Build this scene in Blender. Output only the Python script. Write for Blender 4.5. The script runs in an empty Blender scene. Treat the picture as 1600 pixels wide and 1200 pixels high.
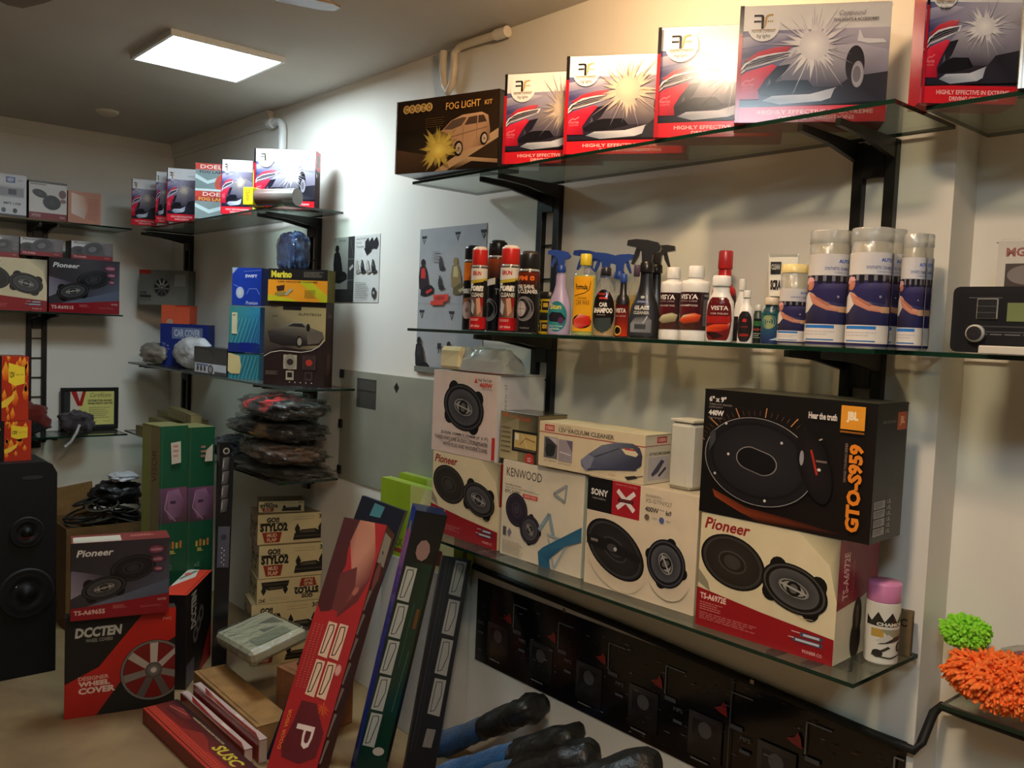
import bpy, math, random
from mathutils import Vector, Matrix, noise
import mathutils.geometry as mgeo

# ------------------------------------------------------------------ camera
F = 1379.078                                   # focal length in pixels of a 1600x1200 frame
YAW, PITCH, ROLL = 0.71826971, 0.06130278, 0.04190389
CAM = Vector((5.518, -2.0, 1.55))              # metres; right wall is y=0, back wall is x=0
fwd = Vector((-math.cos(YAW)*math.cos(PITCH), math.sin(YAW)*math.cos(PITCH), -math.sin(PITCH)))
rgt = fwd.cross(Vector((0, 0, 1))).normalized()
upv = rgt.cross(fwd)
CR = rgt*math.cos(ROLL)+upv*math.sin(ROLL)
CU = -rgt*math.sin(ROLL)+upv*math.cos(ROLL)
scene = bpy.context.scene
COL = scene.collection
cd = bpy.data.cameras.new('camera'); cam = bpy.data.objects.new('camera', cd); COL.objects.link(cam)
cd.sensor_width = 36.0; cd.sensor_fit = 'HORIZONTAL'; cd.lens = 36.0*F/1600.0; cd.clip_start = 0.05
cam.matrix_world = Matrix(((CR.x, CU.x, -fwd.x, CAM.x), (CR.y, CU.y, -fwd.y, CAM.y), (CR.z, CU.z, -fwd.z, CAM.z), (0, 0, 0, 1)))
scene.camera = cam
# ------------------------------------------------------------------ exposure and world
scene.view_settings.view_transform = 'Standard'; scene.view_settings.look = 'None'
scene.view_settings.exposure = 0.28; scene.view_settings.gamma = 1.0; scene.view_settings.use_curve_mapping = False
w = bpy.data.worlds.new('world'); scene.world = w; w.use_nodes = True
w.node_tree.nodes['Background'].inputs[0].default_value = (1.0, 0.85, 0.7, 1)
w.node_tree.nodes['Background'].inputs[1].default_value = 0.05
# ------------------------------------------------------------------ room lights (the shop's lamps)
ROOM_H = 2.585
# radiance of the lamp diffusers; the lamps themselves are built with the ceiling
COOL = (0.74, 0.90, 1.0); WARM = (1.0, 0.66, 0.36); SOFT = (1.0, 0.76, 0.52)
LAMPS = [  # name, label, x, y, size, colour, strength
    ('ceiling_light', 'bright square cool white panel light on the ceiling', 2.0, -0.60, 0.42, COOL, 38.0),
    ('ceiling_light', 'warm square ceiling light in front of the shelves', 4.85, -1.30, 0.20, SOFT, 170.0),
    ('ceiling_light', 'large cool square ceiling light over the middle of the shop', 5.7, -2.1, 0.50, COOL, 30.0)]
BULB = (4.05, -0.55, 2.44, WARM, 420.0)          # warm bulb hanging just above the picture, near the right wall



def ray(u, v):
    return CR*((u-800)/F) - CU*((v-600)/F) + fwd
def P(u, v, x=None, y=None, z=None):            # where the sight line meets a real plane of the room
    d = ray(u, v)
    if x is not None: t = (x-CAM.x)/d.x
    elif y is not None: t = (y-CAM.y)/d.y
    else: t = (z-CAM.z)/d.z
    return CAM+d*t
def pix(p):
    q = Vector(p)-CAM; dp = q.dot(fwd)
    return (800+F*q.dot(CR)/dp, 600-F*q.dot(CU)/dp, dp)
def zat(x, y, v):                               # height on the vertical line through (x,y) seen at row v
    lo, hi = -1.0, 3.5
    for _ in range(40):
        m = (lo+hi)/2
        if pix((x, y, m))[1] > v: lo = m
        else: hi = m
    return (lo+hi)/2

# ------------------------------------------------------------------ colours and materials
def lin(c):
    r = []
    for k in c[:3]:
        k = k/255.0
        r.append(k/12.92 if k <= 0.04045 else ((k+0.055)/1.055)**2.4)
    return (r[0], r[1], r[2], 1.0)
def mixc(a, b, t): return tuple(a[i]*(1-t)+b[i]*t for i in range(3))
MATS = {}
def mat(name, rough=0.5, metal=0.0, spec=0.5, bump=0.0, bscale=80, coat=0.0, grain=0.06, sheen=0.0, gscale=None):
    if name in MATS: return MATS[name]
    m = bpy.data.materials.new(name); m.use_nodes = True; nt = m.node_tree; b = nt.nodes['Principled BSDF']
    a = nt.nodes.new('ShaderNodeAttribute'); a.attribute_name = 'Col'
    tc = nt.nodes.new('ShaderNodeTexCoord')
    n = nt.nodes.new('ShaderNodeTexNoise'); n.inputs['Scale'].default_value = gscale or 14; n.inputs['Detail'].default_value = 6
    nt.links.new(tc.outputs['Object'], n.inputs['Vector'])
    mr = nt.nodes.new('ShaderNodeMapRange'); mr.inputs['From Min'].default_value = 0.3; mr.inputs['From Max'].default_value = 0.7
    mr.inputs['To Min'].default_value = 1.0-grain*1.6; mr.inputs['To Max'].default_value = 1.0
    nt.links.new(n.outputs['Fac'], mr.inputs['Value'])
    mx = nt.nodes.new('ShaderNodeVectorMath'); mx.operation = 'SCALE'
    nt.links.new(a.outputs['Color'], mx.inputs[0]); nt.links.new(mr.outputs['Result'], mx.inputs['Scale'])
    nt.links.new(mx.outputs['Vector'], b.inputs['Base Color'])
    b.inputs['Roughness'].default_value = rough; b.inputs['Metallic'].default_value = metal
    b.inputs['Specular IOR Level'].default_value = spec; b.inputs['Coat Weight'].default_value = coat; b.inputs['Coat Roughness'].default_value = 0.08
    if sheen: b.inputs['Sheen Weight'].default_value = sheen
    if bump:
        n2 = nt.nodes.new('ShaderNodeTexNoise'); n2.inputs['Scale'].default_value = bscale; n2.inputs['Detail'].default_value = 4
        nt.links.new(tc.outputs['Object'], n2.inputs['Vector'])
        bm = nt.nodes.new('ShaderNodeBump'); bm.inputs['Strength'].default_value = bump; bm.inputs['Distance'].default_value = 0.01
        nt.links.new(n2.outputs['Fac'], bm.inputs['Height']); nt.links.new(bm.outputs['Normal'], b.inputs['Normal'])
    MATS[name] = m
    return m
def clear(name, tint, rough=0.03, refl=1.0, haze=0.0, bump=0.0, bscale=30):
    """thin clear sheet: what lies behind shows through its tint, with a Fresnel reflection on top"""
    if name in MATS: return MATS[name]
    m = bpy.data.materials.new(name); m.use_nodes = True; nt = m.node_tree
    for n in list(nt.nodes):
        if n.type != 'OUTPUT_MATERIAL': nt.nodes.remove(n)
    out = [n for n in nt.nodes if n.type == 'OUTPUT_MATERIAL'][0]
    tr = nt.nodes.new('ShaderNodeBsdfTransparent'); tr.inputs[0].default_value = lin(tint)
    gl = nt.nodes.new('ShaderNodeBsdfGlossy'); gl.inputs['Roughness'].default_value = rough
    di = nt.nodes.new('ShaderNodeBsdfDiffuse'); di.inputs[0].default_value = (0.75, 0.75, 0.72, 1)
    m1 = nt.nodes.new('ShaderNodeMixShader'); m1.inputs[0].default_value = haze
    nt.links.new(tr.outputs[0], m1.inputs[1]); nt.links.new(di.outputs[0], m1.inputs[2])
    lw = nt.nodes.new('ShaderNodeLayerWeight'); lw.inputs[0].default_value = 0.5
    pw = nt.nodes.new('ShaderNodeMath'); pw.operation = 'POWER'; pw.inputs[1].default_value = 4.0
    nt.links.new(lw.outputs['Facing'], pw.inputs[0])
    mu = nt.nodes.new('ShaderNodeMath'); mu.operation = 'MULTIPLY_ADD'; mu.inputs[1].default_value = 0.7; mu.inputs[2].default_value = 0.04*refl; mu.use_clamp = True
    nt.links.new(pw.outputs[0], mu.inputs[0])
    m2 = nt.nodes.new('ShaderNodeMixShader')
    nt.links.new(mu.outputs[0], m2.inputs[0]); nt.links.new(m1.outputs[0], m2.inputs[1]); nt.links.new(gl.outputs[0], m2.inputs[2])
    nt.links.new(m2.outputs[0], out.inputs[0])
    if bump:
        tc = nt.nodes.new('ShaderNodeTexCoord'); n2 = nt.nodes.new('ShaderNodeTexNoise'); n2.inputs['Scale'].default_value = bscale; n2.inputs['Detail'].default_value = 5
        nt.links.new(tc.outputs['Object'], n2.inputs['Vector'])
        bm = nt.nodes.new('ShaderNodeBump'); bm.inputs['Strength'].default_value = bump; bm.inputs['Distance'].default_value = 0.02
        nt.links.new(n2.outputs['Fac'], bm.inputs['Height'])
        nt.links.new(bm.outputs['Normal'], gl.inputs['Normal']); nt.links.new(bm.outputs['Normal'], lw.inputs['Normal'])
    MATS[name] = m
    return m
CARD = mat('printed card', 0.42, spec=0.4)
GLOSS = mat('laminated print', 0.16, spec=0.55)
PAPER = mat('matte paper', 0.85, spec=0.2)
BROWN = mat('corrugated card', 0.9, spec=0.15, bump=0.2, bscale=60, grain=0.2)
PLAST = mat('smooth plastic', 0.3, spec=0.5)
RUBBER = mat('dull black plastic', 0.6, spec=0.35, bump=0.1, bscale=120)
STEEL = mat('black painted steel', 0.4, metal=0.0, spec=0.5, bump=0.05, bscale=60)
CLOTH = mat('cloth', 0.95, spec=0.1, bump=0.6, bscale=140, grain=0.3, sheen=0.2)
CHROME = mat('brushed metal', 0.25, metal=1.0)
SILVER = mat('silver vinyl', 0.34, metal=0.25, bump=0.05, bscale=12, grain=0.12, gscale=5)
MITT = mat('chenille', 0.9, spec=0.1, grain=0.04)
GLASS = clear('shelf glass', (238, 246, 241), refl=1.0, haze=0.03)
EDGE = mat('glass edge', 0.15, spec=0.7)
FILM = clear('clear film', (238, 238, 234), rough=0.12, refl=1.6, haze=0.02, bump=1.0, bscale=22)
HAZY = clear('hazy film', (225, 225, 222), rough=0.2, refl=1.6, haze=0.35, bump=0.8, bscale=18)
LIQ = clear('clear bottle plastic', (240, 240, 236), rough=0.06, refl=1.3, haze=0.18)

# ------------------------------------------------------------------ mesh builder with a colour per corner
class MB:
    def __init__(s): s.v = []; s.f = []; s.c = []; s.m = []; s.sm = []
    def face(s, pts, col, mi=0, smooth=False):
        b = len(s.v); s.v += [tuple(p) for p in pts]; n = len(pts); s.f.append(tuple(range(b, b+n)))
        if isinstance(col, list): s.c += [lin(k) for k in col]
        else: s.c += [lin(col)]*n
        s.m.append(mi); s.sm.append(smooth)
    def grid(s, rows, colf, mi=0, smooth=True, closeu=False, flip=False):
        """rows: list of lists of points, shared vertices"""
        b = len(s.v); R_ = len(rows); N = len(rows[0])
        for r in rows: s.v += [tuple(p) for p in r]
        for i in range(R_-1):
            for j in range(N if closeu else N-1):
                k = (j+1) % N
                q = [(i, j), (i, k), (i+1, k), (i+1, j)]
                if flip: q = q[::-1]
                s.f.append(tuple(b+a*N+c for a, c in q))
                if callable(colf): s.c += [lin(colf(a, c)) for a, c in q]
                else: s.c += [lin(colf)]*4
                s.m.append(mi); s.sm.append(smooth)
    def box(s, x0, x1, y0, y1, z0, z1, col, mi=0, ch=0.0):
        cc = col if isinstance(col, dict) else {}
        d = cc.get('all', (200, 200, 200)) if cc else col
        g = lambda k: cc.get(k, d)
        if ch <= 0:
            s.face([(x0, y0, z0), (x1, y0, z0), (x1, y0, z1), (x0, y0, z1)], g('front'), mi)
            s.face([(x1, y1, z0), (x0, y1, z0), (x0, y1, z1), (x1, y1, z1)], g('back'), mi)
            s.face([(x1, y0, z0), (x1, y1, z0), (x1, y1, z1), (x1, y0, z1)], g('right'), mi)
            s.face([(x0, y1, z0), (x0, y0, z0), (x0, y0, z1), (x0, y1, z1)], g('left'), mi)
            s.face([(x0, y0, z1), (x1, y0, z1), (x1, y1, z1), (x0, y1, z1)], g('top'), mi)
            s.face([(x0, y1, z0), (x1, y1, z0), (x1, y0, z0), (x0, y0, z0)], g('bottom'), mi)
            return
        X = (x0, x1); Y = (y0, y1); Z = (z0, z1); sg = (1, -1); b = len(s.v); idx = {}
        for i in (0, 1):
            for j in (0, 1):
                for k in (0, 1):
                    for ax in range(3):
                        p = [X[i]+sg[i]*ch, Y[j]+sg[j]*ch, Z[k]+sg[k]*ch]
                        p[ax] = (X[i], Y[j], Z[k])[ax]
                        idx[(i, j, k, ax)] = len(s.v); s.v.append(tuple(p))
        def F_(ids, col):
            s.f.append(tuple(ids)); s.c += [lin(col)]*len(ids); s.m.append(mi); s.sm.append(False)
        q = lambda L: [idx[t] for t in L]
        F_(q([(0, 0, 0, 1), (1, 0, 0, 1), (1, 0, 1, 1), (0, 0, 1, 1)]), g('front'))
        F_(q([(1, 1, 0, 1), (0, 1, 0, 1), (0, 1, 1, 1), (1, 1, 1, 1)]), g('back'))
        F_(q([(1, 0, 0, 0), (1, 1, 0, 0), (1, 1, 1, 0), (1, 0, 1, 0)]), g('right'))
        F_(q([(0, 1, 0, 0), (0, 0, 0, 0), (0, 0, 1, 0), (0, 1, 1, 0)]), g('left'))
        F_(q([(0, 0, 1, 2), (1, 0, 1, 2), (1, 1, 1, 2), (0, 1, 1, 2)]), g('top'))
        F_(q([(0, 1, 0, 2), (1, 1, 0, 2), (1, 0, 0, 2), (0, 0, 0, 2)]), g('bottom'))
        e = cc.get('edge', g('front'))
        for j in (0, 1):
            for k in (0, 1):
                F_(q([(0, j, k, 1), (1, j, k, 1), (1, j, k, 2), (0, j, k, 2)]), e)
        for i in (0, 1):
            for k in (0, 1):
                F_(q([(i, 0, k, 0), (i, 1, k, 0), (i, 1, k, 2), (i, 0, k, 2)]), e)
        for i in (0, 1):
            for j in (0, 1):
                F_(q([(i, j, 0, 0), (i, j, 1, 0), (i, j, 1, 1), (i, j, 0, 1)]), e)
        for i in (0, 1):
            for j in (0, 1):
                for k in (0, 1):
                    F_(q([(i, j, k, 0), (i, j, k, 1), (i, j, k, 2)]), e)
    def lathe(s, prof, col, n=28, sx=1.0, sy=1.0, cx=0, cy=0, mi=0, cap=True, smooth=True):
        rows = []
        for r, z in prof:
            rows.append([(cx+r*sx*math.cos(2*math.pi*j/n), cy+r*sy*math.sin(2*math.pi*j/n), z) for j in range(n)])
        cf = (lambda a, c: col[min(a, len(col)-1)]) if isinstance(col, list) else col
        s.grid(rows, cf, mi, smooth, True)
        if cap:
            c0 = col[0] if isinstance(col, list) else col; c1 = col[-1] if isinstance(col, list) else col
            if prof[0][0] > 1e-4: s.face(rows[0][::-1], c0, mi)
            if prof[-1][0] > 1e-4: s.face(rows[-1], c1, mi)
    def tube(s, pts, r, col, n=8, mi=0, cap=True):
        pts = [Vector(p) for p in pts]; rows = []
        up = Vector((0, 0, 1))
        for i, p in enumerate(pts):
            t = (pts[min(i+1, len(pts)-1)]-pts[max(i-1, 0)]).normalized()
            a = t.cross(up)
            if a.length < 1e-3: a = t.cross(Vector((1, 0, 0)))
            a.normalize(); b = t.cross(a)
            rr = r[i] if isinstance(r, (list, tuple)) else r
            rows.append([p+a*rr*math.cos(2*math.pi*j/n)+b*rr*math.sin(2*math.pi*j/n) for j in range(n)])
        s.grid(rows, col, mi, True, True)
        if cap: s.face(rows[0][::-1], col, mi); s.face(rows[-1], col, mi)
    def prism(s, prof, y0, y1, col, mi=0, side=None):
        """outline in x,z extruded along y"""
        n = len(prof)
        s.face([(x, y0, z) for x, z in prof], col, mi)
        s.face([(x, y1, z) for x, z in prof][::-1], col, mi)
        for i in range(n):
            a = prof[i]; b = prof[(i+1) % n]
            s.face([(a[0], y1, a[1]), (b[0], y1, b[1]), (b[0], y0, b[1]), (a[0], y0, a[1])], side or col, mi)
    def blob(s, c, r, col, amp=0.12, freq=2.0, seed=0, nu=36, nv=20, pw=1.0, mi=0, flat=None):
        c = Vector(c); sd = Vector((seed*7.3, seed*3.1, seed*1.7)); rows = []; cols = []
        sp = lambda t: math.copysign(abs(t)**pw, t)
        for i in range(nv+1):
            th = math.pi*i/nv; row = []; cr = []
            for j in range(nu):
                ph = 2*math.pi*j/nu
                d = Vector((sp(math.sin(th))*sp(math.cos(ph)), sp(math.sin(th))*sp(math.sin(ph)), sp(math.cos(th))))
                nn = noise.fractal(d*freq+sd, 1.0, 2.0, 4)
                k = 1+amp*nn
                p = Vector((d.x*r[0]*k, d.y*r[1]*k, d.z*r[2]*k))
                if flat is not None and p.z < flat: p.z = flat+(p.z-flat)*0.1
                row.append(c+p); cr.append(nn)
            rows.append(row); cols.append(cr)
        cf = (lambda a, k: col(cols[a][k], rows[a][k]-c)) if callable(col) else col
        s.grid(rows, cf, mi, True, True)
    def build(s, name, mats, parent=None, M=None):
        me = bpy.data.meshes.new(name)
        me.from_pydata(s.v, [], s.f)
        if not isinstance(mats, (list, tuple)): mats = [mats]
        for m in mats: me.materials.append(m)
        me.polygons.foreach_set('material_index', s.m); me.polygons.foreach_set('use_smooth', s.sm)
        a = me.color_attributes.new('Col', 'FLOAT_COLOR', 'CORNER')
        fl = []
        for c in s.c: fl += c
        a.data.foreach_set('color', fl)
        me.update()
        o = bpy.data.objects.new(name, me); COL.objects.link(o)
        if parent: o.parent = parent
        if M is not None: o.matrix_world = M if not parent else parent.matrix_world.inverted() @ M
        return o
def tag(o, label=None, cat=None, group=None, kind=None):
    if label: o['label'] = label
    if cat: o['category'] = cat
    if group: o['group'] = group
    if kind: o['kind'] = kind
    return o
def empty(name, loc=(0, 0, 0), rz=0.0, M=None):
    o = bpy.data.objects.new(name, None); COL.objects.link(o); o.empty_display_size = 0.05
    if M is not None: o.matrix_world = M
    else: o.location = loc; o.rotation_euler = (0, 0, rz)
    return o
def copy_tree(o, M=None, parent=None):
    c = o.copy(); COL.objects.link(c)
    if parent: c.parent = parent
    elif M is not None: c.matrix_world = M
    for ch in list(o.children): copy_tree(ch, None, c)
    return c

# ------------------------------------------------------------------ lettering
GL = {}
def glyphs(txt, bold=0.0):
    k = (txt, bold)
    if k in GL: return GL[k]
    cu = bpy.data.curves.new('lettering', 'FONT'); cu.body = txt; cu.resolution_u = 2; cu.offset = bold
    ob = bpy.data.objects.new('lettering', cu); COL.objects.link(ob)
    me = bpy.data.meshes.new_from_object(ob)
    vs = [(v.co.x, v.co.y) for v in me.vertices]; fs = [tuple(p.vertices) for p in me.polygons]
    bpy.data.objects.remove(ob); bpy.data.curves.remove(cu); bpy.data.meshes.remove(me)
    if not vs: vs = [(0, 0), (1, 1)]
    x0 = min(a for a, b in vs); x1 = max(a for a, b in vs); y0 = min(b for a, b in vs); y1 = max(b for a, b in vs)
    vs = [((a-x0)/max(x1-x0, 1e-6), (y1-b)/max(y1-y0, 1e-6)) for a, b in vs]
    GL[k] = (vs, fs)
    return GL[k]

# ------------------------------------------------------------------ printing on a surface: u right, v down, both 0..1
class Print:
    def __init__(s, mb, fn, w, h, mi=0, step=0.00012, seg=None):
        s.mb = mb; s.fn = fn; s.w = w; s.h = h; s.k = 1; s.mi = mi; s.step = step; s.seg = seg
        s.us = 1.0
    def _emit(s, pts, cols):
        if s.us != 1.0: pts = [(min(1, u*s.us), v) for u, v in pts]
        s.mb.face([s.fn(u, v, s.k*s.step) for u, v in pts], cols, s.mi)
    def _tri(s, pts, cols, d=0):
        if s.seg and d < 5:
            L = max(math.hypot((pts[i][0]-pts[(i+1) % 3][0])*s.w, 0) for i in range(3))
            if L > s.seg:
                m = [((pts[i][0]+pts[(i+1) % 3][0])/2, (pts[i][1]+pts[(i+1) % 3][1])/2) for i in range(3)]
                c = [mixc(cols[i], cols[(i+1) % 3], .5) for i in range(3)]
                s._tri([pts[0], m[0], m[2]], [cols[0], c[0], c[2]], d+1); s._tri([m[0], pts[1], m[1]], [c[0], cols[1], c[1]], d+1)
                s._tri([m[2], m[1], pts[2]], [c[2], c[1], cols[2]], d+1); s._tri(m, c, d+1)
                return
        s._emit(pts, cols)
    def poly(s, pts, col, lay=True):
        # clamp to the printed face
        pts = [(min(1, max(0, u)), min(1, max(0, v))) for u, v in pts]
        cols = col if isinstance(col, list) else [col]*len(pts)
        if not s.seg: s._emit(pts[::-1], cols[::-1])
        else:
            if len(pts) == 4: tr = [(0, 1, 2), (0, 2, 3)]
            else: tr = mgeo.tessellate_polygon([[Vector((u, v, 0)) for u, v in pts]])
            for t in tr:
                q = [pts[i] for i in t]; cc = [cols[i] for i in t]
                ar = (q[1][0]-q[0][0])*(q[2][1]-q[0][1])-(q[2][0]-q[0][0])*(q[1][1]-q[0][1])
                if ar > 0: q = q[::-1]; cc = cc[::-1]
                s._tri(q, cc)
        if lay: s.k += 1
        return s
    def rect(s, u0, v0, u1, v1, col, lay=True):
        """col may be [tl,tr,br,bl]"""
        return s.poly([(u0, v0), (u1, v0), (u1, v1), (u0, v1)], col, lay)
    def grad(s, u0, v0, u1, v1, ct, cb, n=1):
        return s.rect(u0, v0, u1, v1, [ct, ct, cb, cb])
    def ell(s, cu, cv, ru, rv, col, rot=0, a0=0, a1=360, n=28, rim=None, inner=0.0, rr=None):
        """ru and rv as shares of the face width; rot in degrees (clockwise in print); rim: colour at the edge"""
        rx = ru*s.w; ry = rv*s.w; c, q = math.cos(math.radians(rot)), math.sin(math.radians(rot))
        def pt(a, k):
            x = rx*k*math.cos(a); y = ry*k*math.sin(a)
            return (min(1, max(0, cu+(x*c-y*q)/s.w)), min(1, max(0, cv+(x*q+y*c)/s.h)))
        rim = rim or col
        rings = 3 if (s.seg and inner == 0) else 1
        for g in range(rings):
            k0 = inner+(1-inner)*g/rings; k1 = inner+(1-inner)*(g+1)/rings
            c0 = mixc(col, rim, g/rings); c1 = mixc(col, rim, (g+1)/rings)
            for i in range(n):
                t0 = math.radians(a0+(a1-a0)*i/n); t1 = math.radians(a0+(a1-a0)*(i+1)/n)
                if k0 < 1e-6: s._emit([pt(t1, k1), pt(t0, k1), (cu, cv)], [c1, c1, c0])
                else: s._emit([pt(t1, k1), pt(t0, k1), pt(t0, k0), pt(t1, k0)], [c1, c1, c0, c0])
        s.k += 1
        return s
    def line(s, pts, wd, col):
        for i in range(len(pts)-1):
            (a, b), (c, d) = pts[i], pts[i+1]
            dx = (c-a)*s.w; dy = (d-b)*s.h; L = math.hypot(dx, dy) or 1
            nx = -dy/L*wd*s.w/2; ny = dx/L*wd*s.w/2
            s.poly([(a+nx/s.w, b+ny/s.h), (a-nx/s.w, b-ny/s.h), (c-nx/s.w, d-ny/s.h), (c+nx/s.w, d+ny/s.h)], col, False)
        s.k += 1
        return s
    def text(s, t, u0, v0, u1, v1, col, bold=0.0, slant=0.0, rot=0):
        """lettering stretched to the rectangle; rot 90 reads upwards, -90 downwards"""
        vs, fs = glyphs(t, bold)
        def mp(a, b):
            a = a+slant*(1-b)*0.0
            if rot == 90: a, b = b, 1-a
            elif rot == -90: a, b = 1-b, a
            elif rot == 180: a, b = 1-a, 1-b
            return (u0+(u1-u0)*a+slant*(0.5-b)*(v1-v0)*s.h/s.w, v0+(v1-v0)*b)
        for f in fs:
            q = [mp(*vs[i]) for i in f]
            q = [(min(1, max(0, a*s.us)), min(1, max(0, b))) for a, b in q]
            s.mb.face([s.fn(a, b, s.k*s.step+(.00025 if s.seg else 0)) for a, b in q], col, s.mi)
        s.k += 1
        return s
    def lines(s, u0, v0, u1, v1, n, col, seed=1, fill=0.5):
        """rows of small print"""
        rn = random.Random(seed); hh = (v1-v0)/n
        for i in range(n):
            u = u0; e = u1-(u1-u0)*rn.random()*0.25
            while u < e:
                wd = (u1-u0)*(0.05+0.1*rn.random())
                s.rect(u, v0+i*hh, min(e, u+wd), v0+(i+fill)*hh, col, False); u += wd+(u1-u0)*0.02
        s.k += 1
        return s
    def burst(s, cu, cv, r, col, edge, n=12, inner=0.45, seed=3, a0=0, wd=0.13):
        rn = random.Random(seed)
        for i in range(n):
            a = a0+2*math.pi*i/n+rn.uniform(-.12, .12); L = r*rn.uniform(.7, 1.15)
            q = [(cu, cv)]; 
            for da, k in ((-wd, inner), (0, 1), (wd, inner)):
                q.append((cu+math.cos(a+da)*L*k, cv+math.sin(a+da)*L*k*s.w/s.h))
            q = [(min(1, max(0, x)), min(1, max(0, y))) for x, y in q]
            cols = [col, mixc(col, edge, .35), edge, mixc(col, edge, .35)]
            s._emit(q[::-1], cols[::-1])
        s.k += 1
        return s

def face_fn(kind, w, d, h):
    if kind == 'front': return lambda u, v, o: (u*w, -o, h*(1-v))
    if kind == 'back': return lambda u, v, o: (w-u*w, d+o, h*(1-v))
    if kind == 'right': return lambda u, v, o: (w+o, u*d, h*(1-v))
    if kind == 'left': return lambda u, v, o: (-o, d-u*d, h*(1-v))
    if kind == 'top': return lambda u, v, o: (u*w, d*(1-v), h+o)
    if kind == 'bottom': return lambda u, v, o: (u*w, d*v, -o)
def face_wh(kind, w, d, h):
    return (w, h) if kind in ('front', 'back') else (d, h) if kind in ('right', 'left') else (w, d)

def frame(O, X, Z=None):
    """matrix with x along X, z near Z, y into the depth"""
    X = Vector(X).normalized(); Z = Vector(Z or (0, 0, 1))
    Y = Z.cross(X).normalized(); Z = X.cross(Y).normalized()
    return Matrix(((X.x, Y.x, Z.x, O[0]), (X.y, Y.y, Z.y, O[1]), (X.z, Y.z, Z.z, O[2]), (0, 0, 0, 1)))
def carton(name, label, cat, M, w, d, h, base, arts, m=None, group=None, ch=0.0015, seam=True, flap=None, crush=0.0):
    """a folding carton: body with chamfered edges, lid seam and tuck slot, printed faces"""
    mb = MB(); mb.box(0, w, 0, d, 0, h, base, ch=ch)
    for k, fn in arts.items():
        pr = Print(mb, face_fn(k, w, d, h), *face_wh(k, w, d, h)); fn(pr)
    if seam:
        dk = mixc(base.get('all', (200, 200, 200)) if isinstance(base, dict) else base, (20, 15, 12), .55)
        pr = Print(mb, face_fn('top', w, d, h), w, d); pr.k = 30
        pr.rect(.02, .9, .98, .9+.0018/d, dk)
        for k in ('right', 'left'):
            ww, hh = face_wh(k, w, d, h); pr = Print(mb, face_fn(k, w, d, h), ww, hh); pr.k = 34
            pr.rect(0.02, 0.006, .98, .006+.0016/hh, dk)
    if crush:
        mb.v = [tuple(Vector(v)+crush*noise.noise_vector(Vector(v)*7+Vector((h*9, w*5, 0)))) for v in mb.v]
    o = mb.build(name, m or CARD, None, M)
    tag(o, label, cat, group)
    return o
def place(bl, br, z, tl, depth=None, zplane=True, off=0.0):
    """front face of a box from its two lower corners on the level z and the row of its upper left corner"""
    A = P(*bl, z=z); B = P(*br, z=z)
    h = zat(A.x, A.y, tl[1])-z
    return A, B, h
def box_px(name, label, cat, bl, br, z, vtop, d, base, arts, lift=0.0008, y=None, **kw):
    """box standing on level z; y given: front face lies in the plane y=const"""
    if y is None: A = P(*bl, z=z); B = P(*br, z=z)
    else:
        A = P(*bl, y=y); B = P(*br, y=y)
    A.z = z+lift; B.z = z+lift
    h = zat(A.x, A.y, vtop)-A.z; w = (B-A).length
    return carton(name, label, cat, frame(A, B-A), w, d, h, base, arts, **kw), h, A, B

def boxr(name, label, cat, bl, ur, z, vtop, ang, d, base, arts, y=None, lift=0.0008, w=None, **kw):
    """box on level z, lower left front corner seen at bl, turned by ang degrees, reaching to column ur, top at row vtop"""
    A = P(*bl, z=z) if y is None else P(*bl, y=y)
    A.z = z+lift; a = math.radians(ang); D = Vector((math.cos(a), math.sin(a), 0))
    if w is None:
        lo, hi = 0.01, 1.5
        for _ in range(40):
            m = (lo+hi)/2
            if pix(A+D*m)[0] < ur: lo = m
            else: hi = m
        w = lo
    h = zat(A.x, A.y, vtop)-A.z
    return carton(name, label, cat, frame(A, D), w, d, h, base, arts, **kw), h, A, w
def us(k, fn):
    def g(p): p.us = k; fn(p); p.us = 1.0
    return g
# ================================================================== the setting
def structure(name, mb, m): return tag(mb.build(name, m), kind='structure')
WALL = mat('painted wall', 0.75, spec=0.2, bump=0.06, bscale=14, grain=0.035, gscale=3)
CEIL = mat('painted ceiling', 0.9, spec=0.1, bump=0.05, bscale=12, grain=0.08, gscale=2)
def floor_mat():
    m = mat('polished beige stone', 0.22, spec=0.4, grain=0.16, gscale=2.2); nt = m.node_tree; b = nt.nodes['Principled BSDF']
    v = nt.nodes.new('ShaderNodeTexNoise'); v.inputs['Scale'].default_value = 1.6; v.inputs['Detail'].default_value = 9; v.inputs['Distortion'].default_value = 1.8
    tc = nt.nodes.new('ShaderNodeTexCoord'); nt.links.new(tc.outputs['Object'], v.inputs['Vector'])
    cr = nt.nodes.new('ShaderNodeValToRGB'); e = cr.color_ramp.elements
    e[0].position = 0.35; e[0].color = lin((134, 108, 80)); e[1].position = 0.66; e[1].color = lin((156, 132, 94))
    nt.links.new(v.outputs['Fac'], cr.inputs[0]); nt.links.new(cr.outputs[0], b.inputs['Base Color'])
    return m
WC = (232, 226, 214); WH = ROOM_H; STEPX = 4.67; DEEP = 0.12
mb = MB(); mb.box(-0.1, 8.2, -3.9, 0.25, -0.1, 0, (215, 190, 150)); structure('floor', mb, floor_mat())
mb = MB(); mb.box(-0.1, 8.2, -3.9, 0.25, WH, WH+0.1, (196, 190, 180)); structure('ceiling', mb, CEIL)
mb = MB(); mb.box(-0.1, 0, -3.9, 0.25, 0, WH, WC); structure('wall_back', mb, WALL)
mb = MB(); mb.box(0, STEPX, 0, 0.25, 0, WH, WC); structure('wall_right', mb, WALL)
mb = MB(); mb.box(STEPX, 8.2, DEEP, 0.25, 0, WH, WC); structure('wall_recess', mb, WALL)
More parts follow.
